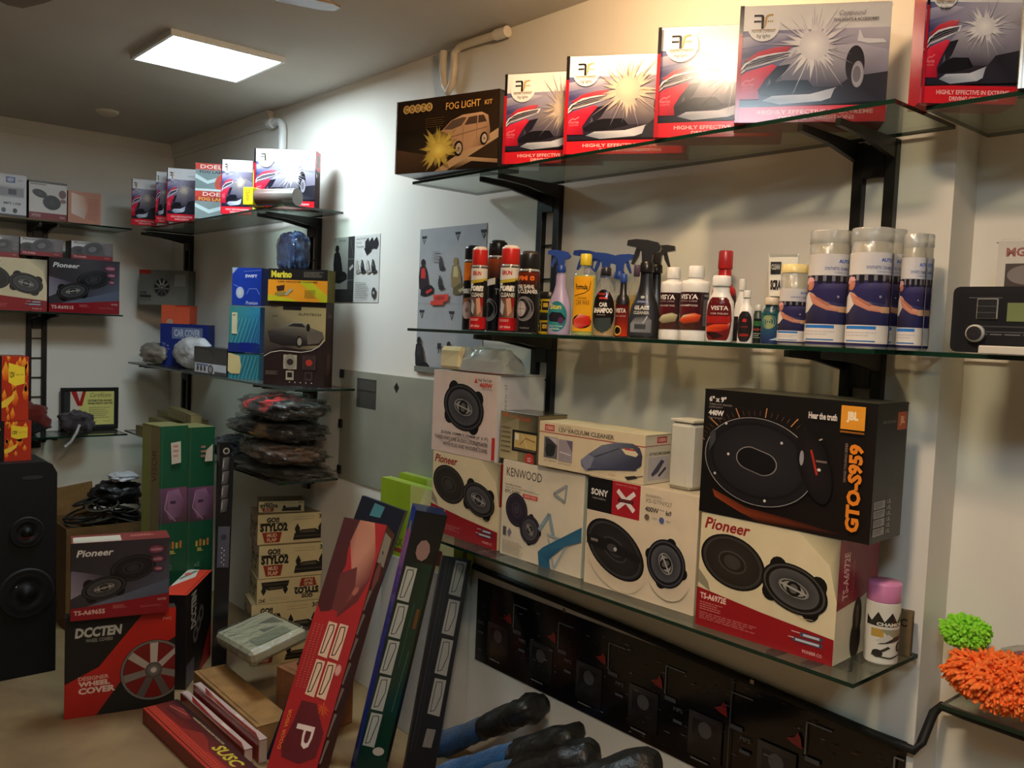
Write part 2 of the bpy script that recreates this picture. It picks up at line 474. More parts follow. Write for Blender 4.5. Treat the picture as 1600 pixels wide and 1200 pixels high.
mb = MB(); mb.box(0, 8.2, -4.0, -3.9, 0, WH, (120, 112, 100)); structure('wall_left', mb, WALL)
mb = MB(); mb.box(8.2, 8.3, -4.0, 0.25, 0, WH, (120, 112, 100)); structure('wall_front', mb, WALL)
def trim(name, ax, a, b):
    mb = MB(); z0, z1 = WH-0.078, WH-0.001
    prof = [(0, z0), (0.012, z0), (0.016, z0+0.008), (0.016, z0+0.03), (0.022, z0+0.04), (0.03, z1-0.012), (0.034, z1), (0, z1)]
    n = len(prof)
    for i in range(n):
        p, q = prof[i], prof[(i+1) % n]
        f = (lambda d, z, t: (t, -d, z)) if ax == 'x' else (lambda d, z, t: (d, t, z))
        mb.face([f(p[0], p[1], a), f(p[0], p[1], b), f(q[0], q[1], b), f(q[0], q[1], a)], (226, 222, 212))
    mb.face([f(p[0], p[1], a) for p in prof], (226, 222, 212)); mb.face([f(p[0], p[1], b) for p in prof][::-1], (226, 222, 212))
    structure(name, mb, WALL)
trim('trim_1', 'y', -3.9, 0.0)
trim('trim_2', 'x', 0.0, 1.34)

# ------------------------------------------------------------------ ceiling fittings
def emit(name, col, st):
    m = bpy.data.materials.new(name); m.use_nodes = True; b = m.node_tree.nodes['Principled BSDF']
    b.inputs['Base Color'].default_value = (0.9, 0.9, 0.9, 1); b.inputs['Emission Color'].default_value = (*col, 1); b.inputs['Emission Strength'].default_value = st
    return m
for i, (nm, lb, x, y, sz, c, st) in enumerate(LAMPS):
    e = tag(empty(nm, (x, y, WH)), lb, 'ceiling light'); h = sz/2; fw = 0.014
    mb = MB()
    for a, b_, c_, d_ in ((-h-fw, h+fw, -h-fw, -h), (-h-fw, h+fw, h, h+fw), (-h-fw, -h, -h, h), (h, h+fw, -h, h)):
        mb.box(a, b_, c_, d_, -0.022, -0.0005, (235, 235, 232))
    mb.build('frame', PLAST, e)
    mb = MB(); mb.box(-h, h, -h, h, -0.016, -0.0005, (255, 255, 255)); mb.build('diffuser', emit('lit diffuser', c, st), e)
bx_, by_, bz_, bc_, bs_ = BULB
e = tag(empty('light_bulb', (bx_, by_, WH)), 'warm bulb in a white holder hanging from the ceiling near the right wall', 'light bulb')
mb = MB(); mb.lathe([(0.045, -0.0005), (0.043, -0.012), (0.012, -0.022), (0.006, -0.03), (0.006, -0.07), (0.018, -0.075), (0.02, -0.105), (0.001, -0.106)], (225, 222, 214)); mb.build('holder', PLAST, e)
mb = MB(); dz = bz_-WH; mb.lathe([(0.001, dz-.032), (0.015, dz-.028), (0.026, dz-.015), (0.030, dz), (0.026, dz+.014), (0.016, dz+.028), (0.012, dz+.038)], (255, 240, 220)); mb.build('glass_bulb', emit('lit bulb', bc_, bs_), e)
e = tag(empty('smoke_detector', (0.648, -0.577, WH)), 'small round white disc fitting on the ceiling near the far corner', 'smoke detector')
mb = MB(); mb.lathe([(0.055, -0.0005), (0.055, -0.008), (0.05, -0.012)], (225, 220, 205)); mb.build('base_ring', PLAST, e)
mb = MB(); mb.lathe([(0.045, -0.012), (0.043, -0.02), (0.03, -0.026), (0.001, -0.028)], (205, 195, 175)); mb.build('cover', PLAST, e)
# ceiling fan: only a blade tip shows
e = tag(empty('ceiling_fan', (3.03, -1.255, WH)), 'brown ceiling fan with one blade reaching into view', 'ceiling fan')
mb = MB(); mb.lathe([(0.06, -0.0005), (0.055, -0.03), (0.014, -0.05), (0.014, -0.09), (0.09, -0.10), (0.11, -0.13), (0.10, -0.17), (0.05, -0.19), (0.001, -0.195)], (96, 72, 46)); mb.build('motor', PLAST, e)
for k in range(3):
    a = math.radians(76.5+120*k); mb = MB(); o = []
    for t, wd in ((0.10, 0.02), (0.16, 0.05), (0.45, 0.065), (0.56, 0.06), (0.59, 0.03)): o.append((t, wd))
    ring = [(t, -wd_) for t, wd_ in o]+[(t, wd_) for t, wd_ in o[::-1]]
    for z, fl in ((-0.118, 1), (-0.124, 0)):
        pts = [(t*math.cos(a)-q*math.sin(a), t*math.sin(a)+q*math.cos(a), z+q*0.15) for t, q in ring]
        mb.face(pts if fl else pts[::-1], (120, 92, 55))
    n = len(ring)
    for i in range(n):
        (t, q), (t2, q2) = ring[i], ring[(i+1) % n]
        f = lambda t, q, z: (t*math.cos(a)-q*math.sin(a), t*math.sin(a)+q*math.cos(a), z+q*0.15)
        mb.face([f(t, q, -.124), f(t2, q2, -.124), f(t2, q2, -.118), f(t, q, -.118)], (100, 76, 45))
    mb.build('blade', PLAST, e)

# ------------------------------------------------------------------ pipes high on the wall
def pipe(name, label, pts, r, col, extra=None):
    mb = MB(); mb.tube(pts, r, col, 14)
    o = mb.build(name, PLAST); tag(o, label, 'pipe')
    if extra:
        for nm, (a, b_, rr) in extra:
            m2 = MB(); m2.tube([a, b_], rr, mixc(col, (255, 255, 255), .3), 14); m2.build(nm, PLAST, o)
    return o
pipe('water_pipe', 'white plastic pipe elbow turning down the wall behind the left stack of boxes',
     [(1.345, -0.022, 2.515), (1.43, -0.022, 2.515), (1.465, -0.022, 2.508), (1.488, -0.022, 2.49), (1.495, -0.022, 2.46), (1.495, -0.022, 2.06)], 0.019, (228, 230, 228),
     [('pipe_collar', ((1.36, -0.024, 2.515), (1.395, -0.024, 2.515), 0.026))])
pipe('water_pipe', 'cream plastic pipe bent into a narrow loop below the ceiling line',
     [(2.80, -0.03, 2.57), (2.80, -0.03, 2.50), (2.815, -0.03, 2.44), (2.835, -0.03, 2.415), (2.858, -0.03, 2.44), (2.868, -0.03, 2.50), (2.868, -0.03, 2.552), (2.90, -0.03, 2.566), (2.98, -0.03, 2.566), (3.13, -0.03, 2.562)], 0.014, (222, 208, 184),
     [('pipe_collar', ((3.105, -0.03, 2.562), (3.165, -0.03, 2.5615), 0.019))])

# ------------------------------------------------------------------ shelving
BLK = (17, 15, 13)
def upright(label, T, z0, z1, arms, rungs, wd=0.104, rail=0.026, arm=0.27):
    """T maps (along, out, z): along the wall, out from the wall"""
    e = tag(empty('shelf_upright', T(wd/2, 0, z0)), label, 'shelf bracket', 'black ladder uprights of the shelves')
    inv = e.matrix_world.inverted() if False else Matrix.Translation(-Vector(T(wd/2, 0, z0)))
    def bx(mb, a0, a1, o0, o1, zz0, zz1, col=BLK):
        p = T(a0, o0, zz0); q = T(a1, o1, zz1)
        mb.box(min(p[0], q[0]), max(p[0], q[0]), min(p[1], q[1]), max(p[1], q[1]), zz0, zz1, col, ch=0.0012)
    def fin(mb, nm):
        mb.v = [tuple(inv @ Vector(v)) for v in mb.v]; return mb.build(nm, STEEL, e)
    for a in (0, wd-rail):
        mb = MB(); bx(mb, a, a+rail, 0.0006, 0.022, z0, z1)
        fin(mb, 'rail')
    k = 0
    z = z0+0.04
    while z < z1-0.02:
        mb = MB(); bx(mb, rail, wd-rail, 0.006, 0.013, z-0.003, z+0.003); fin(mb, 'rung'); z += rungs
    for za in arms:
        mb = MB()
        bx(mb, rail+0.001, wd-rail-0.001, 0.010, 0.024, za-0.085, za-0.008)            # plate between the rails
        for a in (0.002, wd-0.014):
            # tapering arm
            pr = [(0.022, za-0.045), (0.022, za-0.001), (arm, za-0.001), (arm, za-0.016), (0.16, za-0.022)]
            for s_, w_ in ((0, 1), (1, 0)):
                pts = [T(a+(0.012 if s_ else 0), o_, z_) for o_, z_ in pr]
                mb.face(pts, BLK); 
            for i in range(len(pr)):
                (o1, z1_), (o2, z2_) = pr[i], pr[(i+1) % len(pr)]
                mb.face([T(a, o1, z1_), T(a, o2, z2_), T(a+0.012, o2, z2_), T(a+0.012, o1, z1_)], BLK)
        fin(mb, 'bracket_arm')
    return e
ZT, ZM, ZL, ZK = 2.030, 1.541, 0.865, 1.270      # shelf tops: top, bottle shelf, low shelf, middle shelf of the far rack
TH = 0.009
RW = lambda x0: (lambda a, o, z: (x0+a, -o, z))
BW = lambda y0: (lambda a, o, z: (o, y0+a, z))
DWL = lambda x0: (lambda a, o, z: (x0+a, DEEP-o, z))
upright('black ladder upright between the fog light kit and the spray cans', RW(3.343), 0.80, ZT-TH-0.0005, (ZT-TH, ZM-TH, ZL-TH), 0.11)
upright('black ladder upright behind the tall wipe tubs', RW(4.442), 0.80, ZT-TH-0.0005, (ZT-TH, ZM-TH, ZL-TH), 0.19)
upright('black ladder upright behind the dashboard box and blue bag on the far rack', RW(1.765), 0.80, ZT-TH-0.0005, (ZT-TH, ZK-TH, ZL-TH), 0.11)
upright('black ladder upright in the corner behind the grey wheel box', RW(0.245), 0.80, ZT-TH-0.0005, (ZT-TH, ZK-TH, ZL-TH), 0.11)
upright('black ladder upright on the back wall above the flame boxes', BW(-0.805), 0.80, ZT-TH-0.0005, (ZT-TH, ZM-TH, ZL-TH), 0.11)
def shelf(label, x0, x1, y0, y1, zt):
    mb = MB(); z0 = zt-TH
    g = (200, 225, 212); ed = (12, 42, 30)
    mb.face([(x0, y0, zt), (x1, y0, zt), (x1, y1, zt), (x0, y1, zt)], g, 0)
    mb.face([(x0, y1, z0), (x1, y1, z0), (x1, y0, z0), (x0, y0, z0)], g, 0)
    mb.face([(x0, y0, z0), (x1, y0, z0), (x1, y0, zt), (x0, y0, zt)], ed, 1)
    mb.face([(x1, y1, z0), (x0, y1, z0), (x0, y1, zt), (x1, y1, zt)], ed, 1)
    mb.face([(x1, y0, z0), (x1, y1, z0), (x1, y1, zt), (x1, y0, zt)], ed, 1)
    mb.face([(x0, y1, z0), (x0, y0, z0), (x0, y0, zt), (x0, y1, zt)], ed, 1)
    o = mb.build('glass_shelf', [GLASS, EDGE]); return tag(o, label, 'shelf')
shelf('long glass shelf high on the right wall under the fog light boxes', 3.03, 4.675, -0.305, -0.026, ZT)
shelf('long glass shelf carrying the spray cans and bottles', 3.03, 4.668, -0.305, -0.026, ZM)
shelf('low glass shelf carrying the large speaker cartons', 3.08, 4.675, -0.315, -0.026, ZL)
shelf('short glass shelf at top right above the car radio', 4.695, 6.2, -0.215, 0.095, ZT)
shelf('glass shelf at right edge carrying the car radio', 4.672, 6.2, -0.215, 0.095, ZM)
shelf('low glass shelf at right edge under the fluffy mitts', 4.76, 6.2, -0.10, 0.095, 0.80)
shelf('high glass shelf of the far rack with a row of small printed boxes', 0.37, 2.10, -0.305, -0.026, ZT)
shelf('middle glass shelf of the far rack with the black key box', 0.17, 2.24, -0.305, -0.026, ZK)
shelf('low glass shelf of the far rack under the bagged covers', 0.12, 2.12, -0.305, -0.026, ZL)
shelf('high glass shelf on the back wall', 0.026, 0.305, -2.0, -0.335, ZT)
shelf('middle glass shelf on the back wall under the speaker cartons', 0.026, 0.305, -2.0, -0.38, ZM)
shelf('low glass shelf on the back wall in front of the framed certificate', 0.026, 0.305, -2.0, -0.345, ZL)
# ================================================================== printed artwork
WHT = (236, 234, 230); RED = (200, 30, 44); DRED = (150, 24, 34); BLACK = (16, 14, 15); GREY = (120, 120, 122)
def fog_art(seed=0, tone=0.0, small=False, wide=False):
    """white band with a round FF badge, red sports car with a white starburst, red foot band"""
    def fn(p):
        r = p.w/p.h
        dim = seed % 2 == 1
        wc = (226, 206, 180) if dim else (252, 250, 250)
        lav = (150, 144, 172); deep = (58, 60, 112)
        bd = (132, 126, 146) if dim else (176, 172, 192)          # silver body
        p.rect(0, 0, 1, 1, (120, 116, 140)); p.rect(0, 0, 1, .22, (238, 238, 240))
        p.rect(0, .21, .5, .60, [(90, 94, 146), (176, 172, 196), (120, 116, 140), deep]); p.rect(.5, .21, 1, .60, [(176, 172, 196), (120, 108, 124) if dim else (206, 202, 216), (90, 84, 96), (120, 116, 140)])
        p.poly([(0, .27), (.22, .23), (.4, .25), (.25, .31), (0, .36)], [(170, 168, 194), (196, 192, 210), (186, 182, 204), lav, (120, 120, 156)]); p.poly([(0, .40), (.2, .35), (.32, .36), (.1, .43), (0, .46)], [(60, 62, 110), (120, 118, 156), (150, 146, 176), (70, 70, 118), deep])
        p.rect(0, .56, 1, .88, [(44, 46, 76), (60, 54, 62), (34, 32, 40), (30, 30, 46)])
        # silver body sweeping to the right, pale bumper lip
        p.poly([(.24, .56), (.36, .42), (.55, .36), (.80, .34), (1, .40), (1, .66), (.86, .72), (.70, .70), (.40, .70), (.20, .72)], [mixc(bd, (60, 56, 70), .4), bd, mixc(bd, wc, .4), mixc(bd, wc, .3), bd, mixc(bd, (60, 56, 70), .5), (56, 52, 64), (70, 66, 80), (70, 66, 80), (60, 56, 70)])
        p.poly([(.18, .81), (.25, .77), (.50, .76), (.66, .71), (.74, .69), (.72, .76), (.58, .82), (.30, .845)], [(120, 130, 150), (186, 194, 210), (206, 212, 226), (206, 212, 226), (150, 156, 176), (176, 184, 204), (190, 198, 216), (150, 160, 180)])
        p.poly([(.15, .74), (.24, .66), (.32, .64), (.48, .64), (.53, .71), (.40, .745), (.18, .77)], (24, 24, 32)); p.poly([(.26, .52), (.36, .50), (.30, .62), (.24, .68), (.22, .60)], (36, 34, 48))
        # dark ground and wheel at the right
        p.poly([(.66, .72), (.76, .62), (1, .58), (1, .86), (.62, .86)], [(50, 48, 58), (40, 38, 46), (56, 54, 62), (44, 44, 56), (40, 42, 56)])
        if wide or r > 1.15:
            p.ell(.785, .52, .062, .062*2.9/ r * .9, (48, 44, 48)); p.ell(.805, .60, .040, .040*3.1/r*.9, (206, 206, 216), rim=(150, 148, 160)); p.ell(.80, .60, .026, .026*3.0/r*.9, (120, 116, 126)); p.poly([(.80, .22), (.83, .30), (.96, .31), (.98, .34), (.86, .345), (.79, .32)], (232, 232, 240))
        # red bonnet edge, lamp grille, red bumper
        p.poly([(.04, .47), (.14, .39), (.26, .355), (.36, .35), (.33, .40), (.20, .42), (.08, .47)], [(150, 40, 60), (206, 60, 76), (222, 84, 96), (206, 90, 104), (180, 50, 66), (190, 46, 62), (150, 40, 60)])
        p.poly([(0, .58), (.05, .49), (.14, .43), (.25, .405), (.385, .39), (.36, .44), (.22, .49), (.06, .545), (.01, .60)], (226, 224, 232)); p.poly([(.02, .57), (.06, .50), (.14, .445), (.25, .42), (.36, .405), (.34, .435), (.21, .475), (.06, .53)], (32, 30, 40))
        for k in range(4): p.line([(.05+.012*k, .545-.024*k), (.2, .482-.017*k), (.345, .437-.011*k)], .005, (150, 146, 160))
        p.poly([(0, .62), (.06, .565), (.24, .50), (.27, .52), (.20, .62), (.15, .72), (.16, .80), (.03, .80), (0, .72)], [(206, 34, 62), (220, 44, 70), (226, 60, 84), (200, 40, 66), (190, 30, 56), (170, 26, 50), (150, 22, 44), (180, 28, 54), (190, 30, 56)])
        p.line([(.04, .66), (.07, .635), (.085, .645), (.12, .62)], .006, (234, 150, 164)); p.text('FIGHTER', .035, .665, .12, .685, (235, 160, 170)); p.text('LIGHTS', .04, .695, .115, .71, (220, 140, 150))
        # starburst
        cx = .62 if r < 1.15 else .51; cy = .35 if r > 1.15 else .40
        p.burst(cx, cy, .34, wc, bd, 22, .3, seed=seed+2, wd=.05); p.burst(cx, cy, .22, wc, mixc(wc, bd, .6), 26, .55, seed=seed+5, a0=.2, wd=.12)
        p.ell(cx, cy, .10, .10, wc, rim=mixc(wc, bd, .35), n=24)
        # foot band
        p.rect(0, .86, 1, 1, (208, 34, 48)); p.line([(0, .865), (.5, .85), (1, .835)], .012, (22, 16, 20))
        p.text('HIGHLY EFFECTIVE IN EXTREME', .16, .895, .92, .93, (240, 190, 190), bold=.02)
        p.text('DRIVING CONDITIONS', .30, .945, .80, .978, (240, 190, 190), bold=.02)
        # badge
        bx = .19 if r < 1.15 else .165
        R_ = .13 if r < 1.15 else .11
        p.ell(bx, .17, R_, R_, (240, 240, 242))
        mono(p, bx-R_*.62, .075, bx+R_*.62, .20)
        p.text('FIGHTER COMPANY', bx-R_*.72, .212, bx+R_*.72, .232, (90, 76, 60)); p.text('fog lights', bx-R_*.42, .245, bx+R_*.42, .285, (50, 50, 60), slant=.2)
        if wide:
            p.text('Compound', .66, .065, .83, .12, (130, 130, 150), slant=.3); p.text('FOG LIGHTS & ACCESSORIES', .63, .13, .92, .155, (60, 60, 80), bold=.02)
        else: p.text('FOG LIGHTS & ACCESS', .74, .13, .985, .15, (90, 90, 104))
        # edge bands
        p.rect(0, 0, .028, .24, (24, 20, 24)); p.rect(0, .24, .028, 1, (176, 26, 40))
    return fn
def mono(p, u0, v0, u1, v1):
    """the two mirrored letters F of the badge"""
    d = (26, 26, 32); g = (196, 164, 110); W_ = u1-u0; H_ = v1-v0
    q = lambda a, b: (u0+W_*a, v0+H_*b)
    p.rect(*q(0, .02), *q(.36, .17), d); p.rect(*q(0, .42), *q(.36, .56), d)
    p.poly([q(.36, .02), q(.46, .06), q(.5, .2), q(.5, 1), q(.37, 1), q(.37, .25), q(.34, .17)], d)
    p.poly([q(.54, .3), q(.58, .12), q(.70, .02), q(.95, 0), q(.95, .12), q(.74, .16), q(.66, .28), q(.64, .62), q(.56, .95), q(.5, .98)], g)
    for k in range(3): p.rect(*q(.68+.1*k, .44), *q(.75+.1*k, .56), g)
    p.rect(*q(-.1, 1.04), *q(1.1, 1.08), (170, 140, 90))
def flat(col): return lambda p: p.rect(0, 0, 1, 1, col)
def spk(p, cu, cv, ru, rv, rot=0, kind='cone', tone=(30, 28, 30)):
    """printed picture of an oval car speaker"""
    rv = rv*p.h/p.w
    t = tone; l = mixc(t, (150, 150, 150), .3); d = mixc(t, (0, 0, 0), .5)
    if kind == 'grille':
        p.ell(cu, cv, ru, rv, t, rot, rim=d, n=36); p.ell(cu, cv, ru*.94, rv*.94, l, rot, inner=.9, rim=t, n=36)
        p.ell(cu, cv, ru*.84, rv*.84, mixc(t, l, .4), rot, rim=t, n=36)
        p.ell(cu+ru*.0, cv, ru*.44, rv*.40, l, rot, n=24); p.ell(cu, cv, ru*.40, rv*.34, t, rot, n=24); p.ell(cu, cv, ru*.26, rv*.26, mixc(l, t, .3), rot, n=20)
    else:
        for a in (45, 135, 225, 315):     # frame lugs
            x = math.cos(math.radians(a))*ru*.86; y = math.sin(math.radians(a))*rv*.86; c, s_ = math.cos(math.radians(rot)), math.sin(math.radians(rot))
            p.ell(cu+x*c-y*s_, cv+(x*s_+y*c)*p.w/p.h, ru*.26, ru*.26, d, n=14)
            p.ell(cu+(x*c-y*s_)*1.06, cv+(x*s_+y*c)*1.06*p.w/p.h, ru*.035, ru*.035, (200, 196, 190), n=8)
        p.ell(cu, cv, ru, rv, d, rot, n=36); p.ell(cu, cv, ru*.93, rv*.93, l, rot, inner=.93, n=36)
        p.ell(cu, cv, ru*.86, rv*.86, t, rot, rim=d, n=36)
        p.ell(cu, cv, ru*.76, rv*.76, d, rot, rim=mixc((110, 110, 112), t, .4), n=36)
        sv = (168, 164, 156)
        p.ell(cu, cv, ru*.46, rv*.34, sv, rot, rim=mixc(sv, d, .2), n=24); p.ell(cu, cv, ru*.40, rv*.30, t, rot, inner=.86, n=24)
        p.ell(cu, cv, ru*.22, rv*.32, d, rot, n=20); p.ell(cu, cv, ru*.13, rv*.2, mixc(sv, d, .5), rot, n=16)
        c, s_ = math.cos(math.radians(rot)), math.sin(math.radians(rot))
        p.line([(cu-ru*.4*c, cv-ru*.4*s_*p.w/p.h), (cu+ru*.4*c, cv+ru*.4*s_*p.w/p.h)], .012, sv)
def pioneer_word(p, u0, v0, u1, v1, col):
    p.text('Pioneer', u0, v0, u1, v1, col, bold=.025, slant=.25)
def cream_speaker_art(model='TS-A6972E', big=True):
    def fn(p):
        p.rect(0, 0, 1, 1, (226, 208, 168)); p.poly([(.72, 0), (1, 0), (1, .5), (.94, .22)], [(214, 200, 160), (120, 112, 92), (150, 140, 116), (206, 190, 150)])
        p.poly([(0, .50), (.08, .60), (.1, .68), (0, .62)], (150, 140, 116))
        pioneer_word(p, .04, .035, .38, .135, (150, 34, 30))
        spk(p, .26, .38, .25, .225, 12, 'grille', (40, 34, 28)); spk(p, .715, .47, .235, .19, 14, 'cone', (40, 34, 28))
        p.poly([(0, .66), (.5, .735), (1, .79), (1, 1), (0, 1)], (152, 22, 28))
        p.text(model, .03, .70, .235, .755, (236, 206, 186), bold=.03); p.lines(.03, .78, .22, .86, 4, (196, 110, 104), 3)
        p.lines(.03, .87, .5, .94, 4, (190, 100, 96), 8); p.text('PIONEER CO', .80, .935, .93, .96, (240, 200, 190))
        for k in range(2): p.rect(.78-.05*k, .80+.05*k, .93, .835+.05*k, (70, 74, 96)); p.rect(.80-.05*k, .808+.05*k, .91, .827+.05*k, (196, 196, 200)); p.rect(.72-.02*k, .805+.05*k, .78-.04*k, .812+.05*k, (230, 200, 190))
        p.line([(.74, .67), (.78, .69), (.86, .68)], .004, (180, 160, 120))
    return fn
def cream_side(p):
    p.rect(0, 0, 1, 1, (222, 210, 180)); p.poly([(0, .0), (1, 0), (1, .46), (.6, .53), (0, .57)], (140, 26, 36))
    p.text('TS-A6972E', .12, .12, .26, .50, (226, 180, 170), bold=.02, rot=90); p.text('3 WAY SPEAKER', .34, .2, .40, .46, (190, 110, 110), rot=90)
    p.ell(.52, .68, .11, .22, (52, 40, 32)); p.ell(.50, .86, .13, .22, (44, 34, 28)); p.ell(.52, .68, .04, .14, (96, 80, 60))
def purple_speaker_art(model='TS-A6965S'):
    def fn(p):
        p.rect(0, 0, 1, 1, [(46, 42, 48), (60, 56, 66), (96, 104, 124), (60, 58, 64)])
        p.poly([(0, .35), (.35, .45), (.2, .6), (0, .72)], [(120, 110, 130), (60, 54, 66), (90, 84, 100), (150, 146, 160)])
        p.poly([(.1, .85), (.5, .72), (1, .55), (1, .82), (.1, .92)], [(120, 122, 140), (96, 104, 124), (90, 100, 122), (80, 88, 110), (70, 74, 90)])
        pioneer_word(p, .06, .09, .42, .18, (232, 230, 228))
        spk(p, .62, .37, .24, .17, -12, 'grille', (26, 24, 28)); spk(p, .33, .60, .23, .145, -12, 'cone', (26, 24, 28))
        for k in range(3): p.ell(.86+.02*(k > 0), .14+.13*k, .10-.02*k, .055-.01*k, (176, 96, 120), rim=(60, 30, 50)); p.text('SOUND', .80+.03*k, .13+.13*k, .92, .155+.13*k, (230, 200, 214))
        p.poly([(0, .84), (.5, .80), (1, .74), (1, 1), (0, 1)], (142, 22, 34))
        p.text(model, .03, .87, .34, .935, (226, 190, 180), bold=.03); p.lines(.42, .84, .56, .89, 3, (190, 110, 110), 5); p.text('MAX POWER', .88, .80, .97, .83, (230, 200, 190)); p.lines(.70, .88, .96, .91, 2, (180, 90, 90), 2)
    return fn
def small_speaker_art(p):
    p.rect(0, 0, 1, 1, [(190, 186, 184), (120, 116, 118), (96, 92, 94), (70, 66, 66)])
    p.poly([(0, .05), (.5, .1), (.1, .5), (0, .55)], (222, 220, 218))
    p.ell(.18, .55, .2, .12, (50, 48, 50), rim=(80, 78, 80)); p.ell(.5, .42, .26, .17, (60, 58, 62), -20, rim=(90, 88, 92)); p.ell(.5, .42, .1, .07, (120, 118, 122), -20)
    for k in range(3): p.ell(.88, .22+.18*k, .09, .06, (130, 118, 122))
    p.rect(0, .76, 1, 1, (150, 40, 48)); p.text('TS-G42S', .05, .82, .35, .92, (226, 180, 176), bold=.03); p.text('MAX', .8, .84, .92, .9, (226, 180, 176))
    pioneer_word(p, .06, .06, .4, .16, (90, 80, 84))
def white_speaker_art(p):
    p.rect(0, 0, 1, 1, (216, 210, 204)); p.rect(0, 0, 1, .06, (100, 96, 92)); spk(p, .28, .33, .2, .1, 18, 'grille', (44, 40, 42)); spk(p, .60, .54, .24, .19, 10, 'grille', (40, 38, 40))
    p.ell(.88, .3, .1, .12, (120, 96, 92)); p.ell(.9, .48, .08, .06, (140, 110, 104)); p.rect(0, .82, 1, 1, (130, 30, 40)); p.text('XP500', .06, .86, .3, .94, (220, 180, 176)); p.text('MAX', .82, .88, .95, .94, (220, 180, 176)); p.rect(.03, .08, .45, .11, (140, 136, 130))
def doel_art(p):
    p.rect(0, 0, 1, 1, (120, 138, 138))
    for k in range(2):
        v = .52*k
        p.rect(0, v, 1, v+.12, (206, 58, 40)); p.text('DOEL', .16+.1*k, v+.02, .64+.1*k, v+.10, (242, 226, 214), bold=.04)
        p.text('FOG LAMP', .14, v+.13, .86, v+.18, (60, 60, 60) if not k else (234, 150, 60), bold=.03)
        p.poly([(0, v+.19), (.35, v+.30), (1, v+.17), (1, v+.24), (.35, v+.36), (0, v+.27)], (198, 216, 216))
    p.rect(0, .47, 1, .52, (214, 222, 220)); p.ell(.86, .36, .32, .34, (196, 62, 42), n=24); p.ell(.9, .37, .22, .24, (40, 34, 34), rim=(90, 70, 66)); p.ell(.93, .37, .1, .12, (96, 80, 78))
    p.rect(.97, 0, 1, 1, (110, 126, 126))
def kit_art(p):
    p.rect(0, 0, 1, 1, [(40, 28, 20), (48, 34, 24), (60, 46, 34), (34, 26, 20)])
    p.poly([(0, .40), (.30, .44), (.55, .60), (.3, .78), (0, .66)], [(22, 20, 18), (34, 28, 22), (46, 36, 26), (60, 48, 36), (30, 26, 22)])
    p.poly([(0, .66), (.35, .78), (.5, 1), (0, 1)], [(96, 74, 52), (84, 64, 46), (36, 28, 22), (70, 56, 42)])
    p.poly([(.40, 1), (.55, .86), (1, .50), (1, .62), (.62, .92), (.52, 1)], (190, 158, 122)); p.poly([(.55, .97), (.72, .84), (1, .90), (1, 1), (.52, 1)], [(60, 46, 34), (196, 164, 126), (160, 130, 98), (110, 88, 66), (50, 40, 30)])
    p.poly([(.62, .98), (.76, .90), (1, .95), (1, 1), (.6, 1)], (30, 24, 20))
    # people carrier
    b = (188, 148, 116); d_ = (120, 90, 68)
    p.poly([(.36, .62), (.38, .52), (.47, .45), (.55, .34), (.66, .28), (.84, .27), (.90, .32), (.92, .50), (.92, .64), (.86, .70), (.72, .74), (.62, .80), (.52, .80), (.38, .78)], [d_, b, b, b, (210, 170, 136), (210, 170, 136), b, b, d_, d_, b, b, d_, d_])
    p.poly([(.48, .45), (.56, .34), (.66, .31), (.70, .32), (.65, .42), (.56, .46)], (96, 78, 66)); p.poly([(.68, .42), (.72, .32), (.80, .31), (.80, .41)], (80, 62, 50)); p.poly([(.81, .41), (.81, .31), (.86, .31), (.89, .40)], (74, 58, 46))
    p.line([(.40, .56), (.55, .56), (.70, .52), (.90, .47)], .006, d_); p.line([(.80, .32), (.80, .62)], .004, d_); p.line([(.67, .44), (.67, .68)], .004, d_)
    for cu, cv, r in ((.63, .72, .044), (.87, .62, .036)): p.ell(cu, cv, r, r*1.35, (34, 28, 24)); p.ell(cu+.004, cv, r*.66, r*.95, (190, 170, 150)); p.ell(cu+.004, cv, r*.2, r*.25, (90, 80, 70))
    p.ell(.44, .68, .13, .12, (250, 226, 96), rim=(120, 92, 50)); p.burst(.44, .70, .20, (255, 236, 110), (110, 84, 48), 26, .6, 9); p.ell(.44, .72, .085, .065, (255, 240, 120), rim=(220, 186, 90))
    p.lines(.30, .28, .5, .42, 5, (110, 86, 48), 4, .25)
    for k, ch in enumerate('COOZO'):
        u = .075+.058*k; p.ell(u+.026, .125, .034, .034, (214, 180, 110)); p.text(ch, u+.008, .085, u+.045, .165, (120, 92, 50), bold=.04)
    p.text('FOG LIGHT', .50, .10, .83, .195, (226, 172, 92), bold=.015); p.text('KIT', .87, .125, .94, .185, (226, 172, 92), bold=.015)
    p.rect(0, 0, .008, 1, (120, 70, 40))
def jbl_white_art(p):
    p.rect(0, 0, 1, 1, (222, 200, 188))
    p.ell(.52, .90, .25, .10, (178, 158, 146), inner=.9, a0=190, a1=350); spk(p, .50, .42, .32, .275, 12, 'cone', (30, 26, 28))
    p.text('460W', .74, .10, .93, .155, (206, 60, 44), bold=.04); p.text('PEAK POWER', .78, .165, .93, .185, (120, 90, 84)); p.poly([(.66, .11), (.685, .05), (.71, .11)], (206, 60, 44)); p.text('Hear The Truth', .715, .055, .92, .085, (90, 76, 74), bold=.02)
    p.text('JS-X696 150MM X 230MM (6" X 9")', .16, .735, .90, .78, (80, 66, 64), bold=.02, slant=-.1); p.text('THREE-WAY CAR AUDIO LOUDSPEAKER', .06, .80, .90, .845, (80, 66, 64), bold=.02, slant=-.1)
    p.text("WITH PLUS ONE' WOOFER CONE.", .20, .87, .90, .915, (80, 66, 64), bold=.02, slant=-.1); p.rect(.955, .72, 1, .98, (196, 50, 44))
